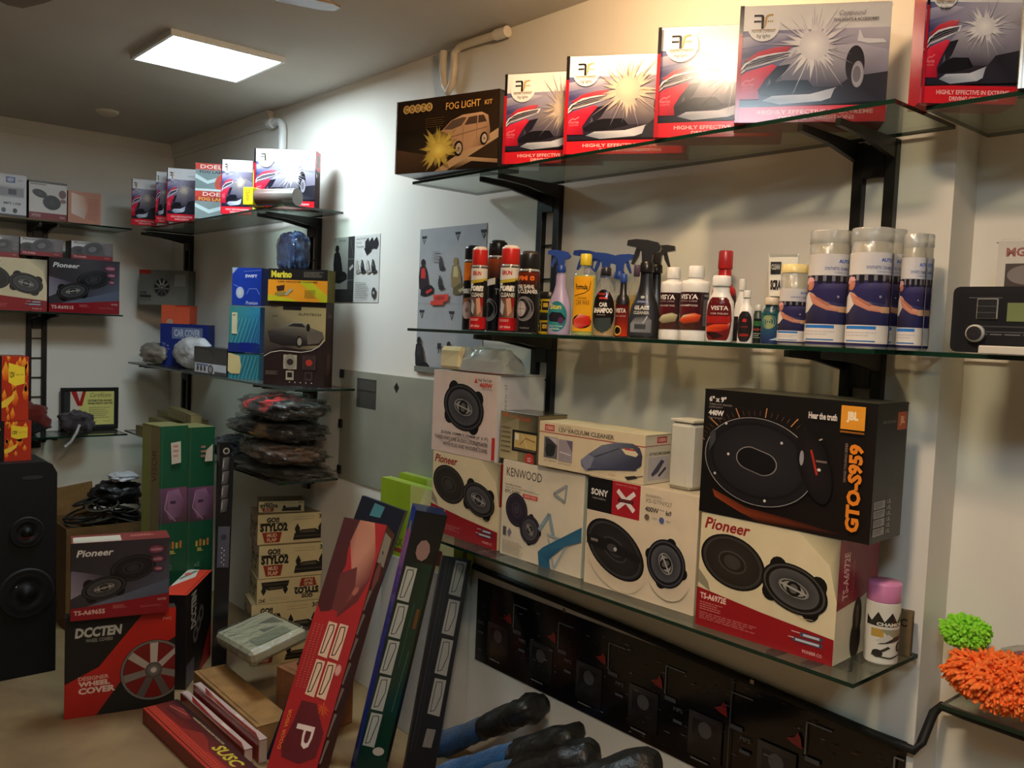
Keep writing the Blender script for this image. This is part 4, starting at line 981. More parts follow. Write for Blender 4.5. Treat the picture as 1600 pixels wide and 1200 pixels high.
def wax_art(p):
    p.rect(0, 0, 1, 1, (236, 170, 34)); p.poly([(.1, .14), (.9, .06), (.84, .26), (.3, .30), (.1, .40)], (236, 170, 34)); p.text('Formula', .18, .14, .72, .24, (40, 32, 26), bold=.03, slant=-.1); p.line([(.1, .36), (.6, .30), (.8, .24), (.86, .08)], .03, (40, 32, 26)); p.text('Carnauba', .3, .37, .7, .41, (70, 50, 30)); p.text('CAR WAX', .22, .43, .84, .52, (60, 46, 30), slant=-.1)
    p.ell(.5, .82, .46, .30, (40, 24, 22)); p.poly([(.1, .80), (.45, .68), (.9, .72), (.92, .86), (.5, .95), (.15, .92)], [(220, 80, 60), (236, 200, 190), (206, 44, 34), (190, 30, 26), (150, 24, 24), (226, 120, 110)])
def shampoo_art(p):
    p.ell(.5, .5, .48, .74, (30, 22, 22)); p.text('FORMULA', .28, .13, .72, .18, (190, 60, 50), bold=.03); p.rect(.34, .22, .66, .26, (210, 60, 46)); p.text('CAR', .36, .33, .66, .42, (236, 232, 224), bold=.05); p.text('SHAMPOO', .14, .44, .86, .55, (236, 232, 224), bold=.05); p.poly([(.2, .66), (.8, .64), (.84, .84), (.5, .96), (.16, .84)], (60, 70, 70)); p.lines(.3, .58, .7, .61, 1, (150, 150, 140), 2)
def vista_art(tone=0):
    def fn(p):
        p.rect(0, 0, 1, 1, [(70, 24, 28), (30, 24, 28), (60, 30, 30), (90, 60, 40)]); p.text('VISTA', .10, .06, .62, .19, (240, 236, 232), bold=.03); p.text('AUTO CARE', .12, .22, .6, .26, (196, 180, 176)); p.text('WASH AND WAX' if not tone else 'SHAMPOO', .1, .33, .62, .38, (220, 200, 196), bold=.02)
        p.poly([(0, .40), (.7, .38), (.72, .6), (0, .62)], [(120, 28, 34), (70, 24, 30), (50, 24, 28), (110, 40, 40)])
        c = (190, 180, 140) if not tone else (226, 84, 44)
        p.poly([(.05, .76), (.25, .62), (.55, .55), (.72, .60), (.66, .78), (.30, .84)], [c, (230, 224, 190), c, c, mixc(c, (0, 0, 0), .4), mixc(c, (0, 0, 0), .3)]); p.rect(.74, 0, 1, 1, (44, 44, 50)); p.lines(.77, .2, .97, .9, 18, (130, 128, 134), 3); p.text('VISTA', .78, .06, .96, .12, (200, 200, 200))
    return fn
def vista_oval(p):
    p.ell(.5, .5, .47, .92, (110, 34, 30)); p.ell(.5, .24, .40, .40, (96, 26, 28)); p.text('VISTA', .24, .20, .82, .30, (236, 226, 220), bold=.03); p.text('CAR POLISH', .26, .36, .8, .40, (220, 180, 176), bold=.02); p.rect(.08, .44, .92, .60, (170, 36, 34)); p.poly([(.06, .70), (.4, .63), (.8, .62), (.92, .58), (.85, .74), (.5, .80), (.1, .80)], [(236, 90, 40), (230, 70, 36), (230, 80, 40), (220, 200, 190), (150, 30, 24), (190, 40, 28), (226, 80, 40)]); p.poly([(.1, .82), (.5, .82), (.7, .9), (.4, .98)], (50, 24, 24))
def glass_art(p):
    p.poly([(.16, .0), (.84, .0), (1, .4), (.96, 1), (.04, 1), (0, .4)], (52, 54, 60)); p.ell(.5, .06, .12, .05, (180, 186, 196)); p.rect(.22, .14, .78, .21, (50, 66, 110)); p.text('KANGAROO', .26, .15, .74, .195, (170, 180, 206), bold=.02); p.text('GLASS', .2, .27, .82, .37, (206, 204, 196), bold=.06); p.text('CLEANER', .2, .40, .82, .48, (190, 188, 180), bold=.04); p.poly([(.1, .72), (.3, .56), (.75, .52), (.9, .62), (.9, .92), (.1, .92)], [(150, 152, 158), (90, 92, 98), (60, 62, 66), (120, 122, 128), (110, 112, 118), (140, 142, 148)]); p.line([(.75, .52), (.6, .7)], .04, (190, 190, 196)); p.rect(.3, .72, .7, .84, (70, 72, 80))
tr_blue = (34, 66, 150)
bottle('spray_bottle', 'clear spray bottle with blue trigger standing right behind the yellow capped wax bottle', 896, 934, 391, -.09, SPRAY, (200, 206, 196), 'trigger', tr_blue, m=LIQ, liquid=((196, 200, 120), .6), bodyh=.70, group='bottles with blue triggers')
bottle('spray_bottle', 'clear spray bottle with blue trigger behind the yellow capped and shampoo bottles', 925, 958, 395, -.10, SPRAY, (200, 206, 196), 'trigger', tr_blue, m=LIQ, liquid=((190, 190, 110), .6), bodyh=.70, group='bottles with blue triggers')
bottle('spray_bottle', 'clear spray bottle whose blue trigger points right, above the small red spray', 948, 978, 397, -.10, SPRAY, (200, 206, 196), 'trigger', tr_blue, m=LIQ, liquid=((206, 190, 80), .6), bodyh=.70, side=-1, group='bottles with blue triggers')
bottle('spray_bottle', 'lilac spray bottle with blue trigger, a teal oval label', 854, 890, 391, -.215, SPRAY, (176, 160, 196), 'trigger', tr_blue, purple_art, (.03, .55, -70, 50), m=PLAST, bodyh=.74, sy=.62)
bottle('wax_bottle', 'yellow green bottle of car wax with a square yellow cap', 892, 928, 397, -.22, [(.94, 0), (1, .02), (1, .82), (.9, .90), (.5, .95), (.44, 1)], (196, 206, 150), 'screw', (226, 200, 40), wax_art, (.06, .84, -62, 50), m=LIQ, liquid=((190, 214, 40), .86), bodyh=.86, sy=.66)
bottle('shampoo_bottle', 'amber bottle of car shampoo with black cap and black oval label', 924, 960, 418, -.225, [(.86, 0), (.96, .03), (1, .35), (.92, .62), (.72, .82), (.46, .92), (.40, 1)], (214, 206, 160), 'screw', (26, 24, 24), shampoo_art, (.03, .82, -75, 68), m=LIQ, liquid=((206, 156, 34), .60), bodyh=.88, sy=.62)
bottle('spray_bottle', 'small black and red spray bottle with a blue top beside the amber shampoo', 959, 981, 428, -.175, [(.92, 0), (1, .03), (1, .66), (.86, .74), (.5, .80), (.44, 1)], (34, 28, 30), 'screw', tr_blue, lambda p: (p.rect(0, 0, 1, 1, [(70, 20, 22), (80, 20, 24), (200, 60, 34), (190, 44, 30)]), p.text('VISTA', .12, .12, .8, .26, (236, 226, 220), bold=.03), p.text('GLASS CLEANER', .1, .34, .8, .38, (220, 190, 186)), p.ell(.3, .82, .26, .3, (226, 206, 90)), p.ell(.33, .82, .19, .22, (40, 26, 24))), (.02, .60, -70, 60), bodyh=.86)
bottle('oil_bottle', 'clear yellow bottle with a dull purple cap behind the black sprays', 978, 1002, 414, -.10, FLASK, (206, 196, 130), 'screw', (84, 64, 96), lambda p: (p.rect(0, 0, 1, 1, (190, 150, 50)), p.text('VS', .3, .2, .7, .5, (70, 50, 30), bold=.03)), (.3, .62, -60, 60), m=LIQ, liquid=((206, 176, 60), .7), bodyh=.84)
bottle('spray_bottle', 'black glass cleaner spray bottle with black trigger, front one of two', 980, 1030, 381, -.215, [(.88, 0), (.98, .04), (1, .28), (.86, .48), (.52, .68), (.40, .82), (.36, 1)], (32, 32, 36), 'trigger', (30, 28, 28), glass_art, (.04, .66, -62, 40), m=PLAST, bodyh=.70, sy=.55, ts=1.15, group='black trigger bottles')
bottle('spray_bottle', 'black spray bottle half hidden behind the glass cleaner', 1000, 1040, 383, -.12, [(.88, 0), (.98, .04), (1, .28), (.86, .48), (.52, .68), (.40, .82), (.36, 1)], (26, 26, 30), 'trigger', (36, 32, 28), m=PLAST, bodyh=.70, sy=.55, side=-1, group='black trigger bottles')
JAR = [(.96, 0), (1, .03), (1, .15), (.985, .16), (.985, .78), (1, .80), (1, .90), (.92, .95), (.55, .97), (.50, 1)]
bottle('wash_jar', 'wide white screw top jar with a brown label, left of a matching pair', 1028, 1066, 418, -.19, JAR, (232, 230, 226), 'screw', (236, 234, 230), vista_art(0), (.17, .77, -80, 80), bodyh=.84, sy=.95, group='white jars')
bottle('wash_jar', 'wide white screw top jar with dark label and orange car, right of the pair', 1060, 1104, 416, -.225, JAR, (232, 230, 226), 'screw', (236, 234, 230), vista_art(1), (.17, .77, -80, 80), bodyh=.84, sy=.95, group='white jars')
bottle('polish_bottle', 'bright red bottle with red cap standing behind the white polish bottle', 1107, 1146, 392, -.10, [(.95, 0), (1, .03), (1, .62), (.9, .72), (.55, .80), (.5, 1)], [(60, 24, 26)]*3+[(200, 34, 34)]*4, 'screw', (196, 36, 38), bodyh=.80, sy=.8)
bottle('polish_bottle', 'white oval shouldered bottle with a dark red oval label', 1101, 1144, 431, -.225, [(.88, 0), (.97, .03), (1, .45), (.94, .72), (.70, .84), (.60, .90), (.58, 1)], (236, 234, 230), 'screw', (236, 234, 232), vista_oval, (.03, .80, -72, 62), bodyh=.84, sy=.6)
bottle('polish_bottle', 'small dark bottle with white neck beside the white polish bottle', 1143, 1167, 436, -.12, SLIM, (226, 224, 220), 'screw', (232, 228, 222), lambda p: p.rect(0, 0, 1, 1, (34, 30, 34)), (.03, .5, -85, 85), bodyh=.82)
bottle('polish_bottle', 'slim white bottle with black label and a red flower mark', 1151, 1175, 454, -.225, [(.94, 0), (1, .03), (.98, .6), (.8, .78), (.46, .86), (.44, 1)], (232, 228, 224), 'screw', (232, 228, 222), lambda p: (p.ell(.5, .5, .46, .90, (40, 34, 34)), p.ell(.5, .3, .12, .1, (190, 50, 50)), p.text('SHINE', .3, .48, .7, .54, (150, 60, 56)), p.rect(.25, .74, .75, .82, (150, 40, 40))), (.03, .70, -72, 62), bodyh=.86)
bottle('polish_bottle', 'tiny bottle with white cap and green black label', 1173, 1190, 476, -.20, [(.95, 0), (1, .03), (1, .78), (.8, .86), (.6, 1)], (60, 66, 50), 'screw', (226, 222, 210), lambda p: (p.rect(0, 0, 1, 1, (30, 34, 30)), p.rect(.1, .1, .8, .3, (60, 110, 60)), p.text('DASH', .15, .4, .75, .5, (190, 70, 60), bold=.03), p.lines(.15, .6, .8, .85, 3, (150, 150, 130), 3)), (.03, .76, -80, 80), bodyh=.84)
bottle('polish_bottle', 'short teal bottle with white cap left of the short wipe tub', 1188, 1216, 465, -.21, [(.95, 0), (1, .03), (1, .80), (.86, .88), (.70, .92), (.66, 1)], (30, 66, 74), 'screw', (214, 196, 170), lambda p: (p.rect(0, 0, 1, 1, [(50, 120, 120), (30, 80, 90), (40, 50, 100), (34, 44, 84)]), p.ell(.45, .3, .26, .26, (150, 160, 110)), p.text('WASH', .2, .03, .8, .1, (30, 60, 60), bold=.04), p.poly([(.5, .9), (.9, .76), (.9, .9)], (190, 206, 220))), (.03, .80, -85, 85), bodyh=.84)
# squeeze tube standing on its cap
x, h, wd = spot(1192, 1240, 396, -.10)
e = tag(empty('polish_tube', (x, -.10, SH), turn(x, -.10, .6)), 'black and white squeeze tube standing upside down behind the short wipe tub', 'tube')
mb = MB(); mb.lathe([(wd*.28, 0), (wd*.30, .003), (wd*.28, .028)], (236, 232, 226), 22); mb.build('cap', PLAST, e)
mb = MB(); rows = []
for i in range(13):
    t = i/12; z = .0285+(h-.03)*t; a = wd*(.32+.18*t); b = wd*.30*(1-t)+.0015
    rows.append([(a*math.cos(2*math.pi*j/24), b*math.sin(2*math.pi*j/24), z) for j in range(24)])
mb.grid(rows, (236, 232, 222), 0, True, True)
a_, h_, w_ = wd, h, wd
pf = lambda u, v, o: ((u-.5)*2*wd*(.30+.18*(1-v))*.92, -(wd*.30*v*math.sqrt(max(0, 1-((u-.5)*1.7)**2))+.0022+o), .0285+(h-.03)*(1-v))
p = Print(mb, pf, wd, h-.03, 0, .00006, wd*.15)
p.rect(.04, .10, .45, .26, (40, 40, 40)); p.text('CLEAN', .07, .13, .40, .20, (200, 200, 196), bold=.03); p.text('SCRATCH', .04, .33, .85, .46, (34, 30, 32), bold=.06); p.rect(.04, .54, .9, .92, [(90, 90, 86), (60, 60, 60), (30, 28, 30), (50, 54, 50)]); p.poly([(.1, .72), (.4, .6), (.9, .66), (.9, .8), (.2, .84)], (20, 20, 22)); p.rect(0, 0, 1, .03, (170, 170, 160))
mb.build('tube_body', PLAST, e)

# wipe tubs: translucent tub, rolled cloth inside, printed wrap with a person washing a car
def tub_art(p):
    p.rect(0, 0, 1, 1, (52, 48, 92)); p.rect(0, 0, 1, .235, [(206, 198, 190), (206, 206, 214), (200, 204, 222), (214, 206, 196)]); p.text('AUTO', .58, .06, .80, .10, (50, 96, 190), bold=.04); p.text('SYNTHETIC CHAMOIS', .38, .145, .80, .18, (90, 100, 150), bold=.02); p.text('CLEANING CLOTH', .52, .195, .80, .215, (110, 120, 160))
    p.rect(0, .235, 1, .30, (120, 116, 124))
    for k in range(7): p.rect(.02+.13*k, .24, .10+.13*k, .33, (34, 32, 40), False)
    p.k += 1
    p.poly([(.2, .40), (.35, .33), (.8, .32), (.9, .40), (.9, .60), (.2, .60)], [(50, 46, 90), (70, 66, 110), (90, 86, 120), (60, 56, 96), (44, 40, 84), (40, 36, 76)]); p.ell(.60, .47, .02, .02, (150, 150, 170))
    p.poly([(0, .58), (.35, .52), (.9, .56), (.9, .77), (0, .77)], [(60, 54, 80), (70, 70, 100), (50, 56, 110), (40, 44, 96), (46, 38, 50)])
    sk = (206, 140, 116)
    p.ell(.14, .33, .085, .105, sk, rim=(180, 116, 96)); p.poly([(.04, .31), (.08, .26), (.2, .26), (.23, .30), (.12, .31), (.06, .36)], (226, 170, 170)); p.poly([(.04, .34), (.09, .33), (.08, .42), (.04, .42)], (110, 66, 50))
    p.poly([(.02, .48), (.12, .42), (.22, .44), (.22, .56), (.12, .64), (.0, .66)], (216, 206, 200)); p.poly([(.12, .43), (.22, .44), (.40, .55), (.66, .58), (.72, .60), (.68, .64), (.44, .62), (.22, .55)], [sk, sk, sk, sk, (226, 170, 140), sk, (186, 120, 100), (190, 126, 104)]); p.poly([(.2, .47), (.3, .48), (.5, .56), (.45, .58)], (176, 112, 92)); p.rect(.62, .575, .80, .64, (214, 170, 130))
    p.rect(0, .775, .82, .97, (222, 214, 206)); p.rect(.08, .785, .56, .82, (48, 120, 200)); p.rect(.10, .94, .56, .955, (50, 110, 170)); p.lines(.08, .85, .6, .91, 2, (196, 190, 190), 3)
    p.rect(.82, 0, 1, 1, (52, 34, 80)); p.text('CHAMOIS', .87, .1, .94, .6, (190, 170, 200), rot=90); p.rect(.84, .78, 1, .9, (40, 30, 40))
def tub(label, ul, ur, vt, y, k=1.4, tall=True):
    x, h, wd = spot(ul, ur, vt, y); r = wd/2; e = tag(empty('wipe_tub', (x, y, SH), turn(x, y, k)), label, 'tub', 'tubs of cleaning cloth')
    mb = MB(); mb.lathe([(r*.93, .0), (r*.97, .003), (r*.97, h-.022), (r*.95, h-.020)], (240, 238, 230), 32); mb.build('clear_wall', HAZY, e)
    mb = MB(); rf = r*.80; mb.lathe([(rf*.9, .006), (rf, .01), (rf, h*.86), (rf*.9, h*.875), (rf*.4, h*.87), (.001, h*.865)], (232, 206, 120), 24); mb.build('rolled_cloth', CLOTH, e)
    mb = MB(); lh = h*(.79 if tall else .70)
    wrap(mb, r*.978, .005, lh, -95, 95, tub_art); mb.build('label', GLOSS, e)
    if tall:
        mb = MB(); mb.lathe([(r*.975, h-.030), (r, h-.028), (r, h-.004), (r*.96, h-.001), (r*.5, h), (.001, h)], (226, 222, 204), 32, cap=False); mb.build('lid', HAZY, e)
    else:
        mb = MB(); mb.lathe([(r*.97, h-.019), (r*.98, h-.017), (r*.98, h-.001), (r*.9, h)], (228, 206, 140), 32); mb.build('lid', PLAST, e)
tub('short tub of cleaning cloth with yellow top, left of the tall tubs', 1214, 1256, 414, -.215, tall=False)
tub('tall tub of cleaning cloth, the leftmost of the tall ones', 1257, 1318, 361, -.225)
tub('tall tub of cleaning cloth, the largest, showing a person washing a car', 1321, 1384, 357, -.235, 1.42)
tub('tall tub of cleaning cloth squeezed behind the largest one', 1362, 1404, 359, -.115, 1.3)
tub('tall tub of cleaning cloth to the right of the largest, slightly lower', 1401, 1437, 365, -.205, 1.4)
tub('tall tub of cleaning cloth at the right end of the row, mostly hidden', 1412, 1447, 366, -.115, 1.3)

# car radio and what surrounds it
x0 = P(1484, 540, y=-.19).x
e = tag(empty('car_radio', (x0, -.19, SH), math.radians(3)), 'black car radio with grey green display at right edge', 'radio')
h = zat(x0, -.19, 448)-SH; W_ = .30
mb = MB(); pr = []
for cx, cz, a0 in ((W_-.012, .012, 270), (W_-.012, h-.012, 0), (.012, h-.012, 90), (.012, .014, 180)):
    for k in range(4): a = math.radians(a0+30*k); pr.append((cx+.012*math.cos(a), cz+.012*math.sin(a)))
mb.prism(pr, 0, .012, (30, 30, 33)); mb.box(.012, W_-.012, .012, .13, .006, h-.006, (36, 36, 38)); mb.build('housing', PLAST, e)
mb = MB(); pr = Print(mb, lambda u, v, o: (u*W_, -.0006-o, h*(1-v)), W_, h)
pr.rect(.035, .09, .97, .95, (26, 26, 29)); pr.rect(.10, .58, .97, .60, (60, 60, 64)); pr.rect(.12, .66, .97, .68, (70, 70, 74)); pr.lines(.14, .70, .95, .73, 1, (110, 110, 112), 3); pr.rect(.10, .16, .30, .175, (80, 80, 82)); mb.build('fascia', PLAST, e)
mb = MB(); mb.box(.046, .084, -.004, -.0008, h*.52, h*.82, (150, 148, 142), ch=.001); mb.box(.048, .082, -.006, -.0042, h*.53, h*.61, (34, 34, 36)); mb.box(.048, .082, -.006, -.0042, h*.625, h*.705, (34, 34, 36)); mb.box(.048, .082, -.006, -.0042, h*.72, h*.81, (34, 34, 36)); mb.build('button_bank', PLAST, e)
mb = MB(); cz = h*.30
mb.grid([[(.048+rr*math.cos(2*math.pi*j/26), yy, cz+rr*math.sin(2*math.pi*j/26)) for j in range(26)] for rr, yy in ((.017, -.0012), (.017, -.012), (.014, -.015), (.0135, -.0152), (.001, -.0135))], lambda a, c: [(30, 30, 32), (196, 194, 190), (150, 148, 144), (34, 34, 36), (34, 34, 36)][a], 0, True, True, flip=True); mb.build('volume_knob', PLAST, e)
mb = MB(); mb.box(.10, W_-.03, -.0022, -.0008, h*.49, h*.76, (112, 122, 82)); mb.build('display', GLOSS, e)
def msa_art(p):
    p.rect(0, 0, 1, 1, (196, 190, 182)); p.text('MGA', .08, .06, .35, .14, (150, 90, 84), bold=.04); p.rect(.08, .2, .62, 1, [(70, 64, 60), (90, 60, 56), (50, 48, 46), (36, 36, 34)]); p.ell(.3, .3, .2, .1, (120, 112, 110)); p.rect(.55, .26, .64, .6, (130, 60, 50)); p.ell(.85, .72, .15, .18, (90, 50, 46))
boxr('accessory_box', 'grey carton with a dark picture behind the car radio', 'box', (1548, 545), 1640, ZM, 377, 4, .06, {'all': (150, 146, 140), 'left': (40, 38, 36)}, {'front': msa_art}, y=-.05, w=.2)
mb = MB(); mb.box(0, .14, 0, .055, 0, .016, (190, 184, 172), ch=.002); A = P(1547, 545, y=-.205)
tag(mb.build('paper_packet', PAPER, None, Matrix.Translation((A.x+.0, -.262, SH))), 'flat pale packet lying in front of the car radio', 'packet')
# ================================================================== low shelf with speaker cartons
CREAM = {'all': (216, 200, 164), 'left': (150, 30, 34), 'right': (150, 40, 44), 'top': (206, 190, 160), 'edge': (196, 176, 140)}
LZ = ZL
o, hP, A, W1 = boxr('speaker_carton', 'smaller cream and red speaker carton at the left end of the low shelf', 'box', (673, 826), 777, LZ, 703, 1, .16, CREAM,
     {'front': cream_speaker_art('TS-A6972E'), 'right': lambda p: (p.rect(0, 0, 1, .5, (140, 34, 30)), p.rect(0, .5, 1, 1, (206, 192, 160)))}, y=-.25)
zt = LZ+hP+.0016
o, hJ, A, W2 = boxr('speaker_carton', 'white 460W carton with one large speaker, second layer at the left end', 'box', (674, 704), 773, zt, 577, 1, .20, {'all': (216, 204, 196), 'top': (200, 190, 184), 'edge': (190, 176, 168)},
     {'front': jbl_white_art, 'right': jbl_white_side}, y=-.25)
zJ = zt+hJ+.0026
# crumpled see-through pack on top
x0 = P(683, 575, y=-.24).x
e = tag(empty('blister_pack', (x0, -.22, zJ)), 'crumpled blister pack with cream end lying on top of the 460W carton', 'package')
L_ = (P(803, 560, y=-.2).x-x0); H_ = zat(x0, -.22, 538)-zJ
mb = MB(); mb.box(0.004, L_*.36, -.02, .06, .0016, H_*.92, (222, 204, 164), ch=.012)
mb.v = [tuple(Vector(v)+.006*noise.noise_vector(Vector(v)*20)) if v[2] > .01 else v for v in mb.v]; mb.build('card_end', PAPER, e)
mb = MB(); mb.box(L_*.37, L_*.90, -.015, .06, .0012, .003, (196, 110, 90)); mb.build('backing_card', CARD, e)
mb = MB(); rows = []
for i, (t, k) in enumerate(((.36, .95), (.50, 1.0), (.66, .96), (.80, .98), (.93, .9), (1.0, .62))):
    y0, y1 = -.02, .07; zz = H_*k
    ring = [(y0, .0042), (y0+.004, zz*.5), (y0+.018, zz*.93), (y0+.05, zz), (y1-.03, zz*.97), (y1, zz*.6), (y1+.004, .0042)]
    rows.append([(L_*t+.004*math.sin(9*j+3*i), a+.004*math.sin(5*i+j), b+(.003*math.cos(4*i+3*j) if b > .01 else 0)) for j, (a, b) in enumerate(ring)])
mb.grid(rows, (200, 200, 204), 0, False); mb.face([r for r in rows[-1]], (200, 200, 204)); mb.face([r for r in rows[0]][::-1], (200, 200, 204)); mb.build('clear_cover', clear('blister plastic', (200, 200, 202), rough=.12, refl=3.0, haze=.45, bump=.5, bscale=14), e)

o, hK, AK, WK = boxr('speaker_carton', 'tall white carton with faint triangles and a blue diagonal band', 'box', (781, 862), 907, LZ, 717, 1.2, .19, {'all': (222, 208, 182), 'right': (150, 170, 160), 'edge': (196, 184, 158)}, {'front': kenwood_art, 'right': lambda p: p.rect(0, 0, 1, 1, (170, 176, 160))}, y=-.252)
zK = LZ+hK+.0016
A = P(778, 716, y=-.215)
boxr('navigator_box', 'small dark topped carton showing a navigation screen, between the 460W and vacuum boxes', 'box', (780, 716), 838, zK, 641, 0, .12, {'all': (130, 116, 84), 'top': (70, 66, 56), 'edge': (90, 82, 60)}, {'front': gps_art}, y=-.248, m=GLOSS)
o, hS, AS, WS = boxr('speaker_carton', 'white speaker carton with black and red squares at its upper left', 'box', (912, 908), 1083, LZ, 743, 2.0, .20, {'all': (222, 204, 176), 'right': (190, 174, 150), 'edge': (200, 184, 158), 'top': (206, 192, 166)}, {'front': sony_art}, y=-.256)
zS = LZ+hS+.0016
# vacuum box spans both
zV = max(zK, zS)
o, hV, AV, WV = boxr('vacuum_cleaner_box', 'cream carton for a handheld 12V vacuum cleaner', 'box', (841, 722), 1005, zV, 657, 3, .12, {'all': (224, 208, 172), 'top': (226, 212, 178), 'edge': (206, 188, 150), 'back': (200, 190, 170)}, {'front': vac_art, 'right': vac_side}, y=-.262)
# white roll beside the vacuum box
x0 = P(1073, 765, y=-.17).x; r = .5*(1095-1050)*pix((x0, -.17, zS))[2]/F*1.05
h = zat(x0, -.17, 657)-zS
e = tag(empty('paper_roll', (x0, -.17, zS)), 'plain white upright carton tube between the vacuum box and the black speaker carton', 'roll')
mb = MB(); s_ = r*.95; mb.box(-s_, s_, -s_, s_, 0.0005, h-.004, (206, 200, 184), ch=.010); mb.build('sleeve', PAPER, e)
mb = MB(); mb.box(-s_*.97, s_*1.0, -s_*.97, s_*.97, h-.0035, h+.004, (214, 206, 188), ch=.0015); mb.build('lid_flap', PAPER, e)

o, hB, AB, WB = boxr('speaker_carton', 'large cream and red carton with two oval speakers, right end of low shelf', 'box', (1087, 975), 1301, LZ, 799, 3.5, .20, {'all': (218, 202, 166), 'edge': (200, 182, 148)}, {'front': cream_speaker_art('TS-A6972E'), 'right': cream_side}, y=-.282)
zB = LZ+hB+.0016
o, hG, AG, WG = boxr('speaker_carton', 'large black carton with one oval speaker and upright orange lettering', 'box', (1092, 799), 1358, zB, 607, 3.5, .155, {'all': (24, 22, 20), 'top': (70, 66, 52), 'edge': (40, 36, 30)}, {'front': gto_art, 'right': gto_side}, y=-.285, m=CARD)
# chamois can
def chamois_art(p):
    p.rect(0, 0, 1, 1, (222, 216, 202)); pts = [(0, .30)]
    for k in range(9): pts += [(.02+.12*k, .14 if k % 2 == 0 else .30)]
    p.poly([(0, .22), (.12, .30), (.24, .14), (.36, .30), (.5, .14), (.62, .30), (.74, .14), (.86, .30), (1, .18), (1, .36), (0, .36)], (46, 42, 36))
    p.rect(0, .30, 1, .38, (46, 42, 36)); p.text('CHAMOIS', .22, .31, .78, .37, (222, 214, 196), bold=.05); p.rect(.12, .42, .36, .56, (190, 150, 70)); p.poly([(.3, .42), (.9, .42), (.9, .55), (.5, .58)], (150, 146, 120))
    p.poly([(.25, .68), (.5, .56), (.85, .50), (.7, .60), (.4, .66)], (60, 56, 48)); p.poly([(.2, .62), (.45, .50), (.55, .56), (.35, .66)], (206, 200, 186)); p.poly([(.3, .78), (.45, .70), (.5, .73), (.36, .80)], (60, 56, 48)); p.ell(.72, .72, .10, .11, (50, 46, 40)); p.ell(.72, .72, .05, .055, (120, 114, 100)); p.ell(.26, .83, .10, .08, (50, 46, 40)); p.line([(.15, .86), (.5, .90), (.85, .82)], .03, (60, 56, 48)); p.line([(.3, .66), (.8, .58)], .015, (60, 56, 48))
x0 = P(1382, 1028, z=LZ).x; yy = -.135; r = 25*pix((x0, yy, LZ))[2]/F; h = zat(x0, yy, 908)-LZ; x0 = min(x0, 4.688-r)
e = tag(empty('chamois_can', (x0, yy, LZ+.0006), 1.0), 'white cylinder printed CHAMOIS with a pink lid', 'can')
mb = MB(); mb.lathe([(r*.94, 0), (r, .004), (r, h*.76), (r*.97, h*.765)], (224, 218, 204), 32); wrap(mb, r, .003, h*.76, -90, 90, chamois_art); mb.build('body', GLOSS, e)
mb = MB(); mb.lathe([(r*.99, h*.767), (r*1.01, h*.775), (r*1.01, h*.975), (r*.96, h), (r*.001, h*.998)], (214, 132, 176), 32, cap=False); mb.build('lid', PLAST, e)
mb = MB(); mb.box(0, .05, 0, .045, 0, .095, (120, 100, 70), ch=.002)
pr = Print(mb, face_fn('front', .05, .045, .095), .05, .095); pr.text('C', .5, .1, .8, .3, (60, 44, 30), bold=.04)
tag(mb.build('brown_carton', BROWN, None, frame((x0-.012, -.085, LZ+.0008), (1, .35, 0))), 'tiny brown carton tucked behind the chamois can', 'box')
# green boxes left of the low shelf stack, standing on a hidden ledge of the mirror foot
def sub(p, k):
    """the upper share k of a tall printed face"""
    f = p.fn; q = Print(p.mb, lambda u, v, o: f(u, v*k, o), p.w, p.h*k, p.mi); q.k = 4
    return q
def green_art(p):
    p.rect(0, 0, 1, 1, (226, 216, 150)); p.rect(0, 0, .42, 1, (150, 176, 34)); p.poly([(.42, 0), (.62, 0), (.42, .6)], (200, 200, 110)); p.text('MAX', .14, .74, .34, .86, (96, 110, 40), bold=.04); p.rect(.12, .88, .34, .94, (150, 60, 40)); p.rect(.66, .72, .73, .92, (110, 50, 40)); p.rect(.78, .72, .86, .92, (110, 50, 40)); p.line([(.5, .9), (.95, .2)], .008, (206, 190, 130))
GB = {'all': (150, 170, 50), 'top': (150, 170, 60), 'edge': (120, 140, 40)}
for k, (px, vt, yy, lb) in enumerate(((596, 745, -.105, 'lime green and cream carton behind the blue long box'), (624, 738, -.045, 'lime green carton further back against the mirror'))):
    A = P(px, vt, y=yy)
    wdt = 3.075-A.x
    carton('accessory_box', lb, 'box', frame((A.x, yy, .661), (1, 0, 0)), wdt, .045 if k == 0 else .035, A.z-.661, GB, {'front': green_art})

carton('display_stand', 'pale grey upright carton on the floor carrying the lime green cartons', 'box', frame((2.62, -.108, .0006), (1, 0, 0)), .435, .10, .659, {'all': (196, 190, 178), 'edge': (170, 164, 152)}, {}, m=PAPER)
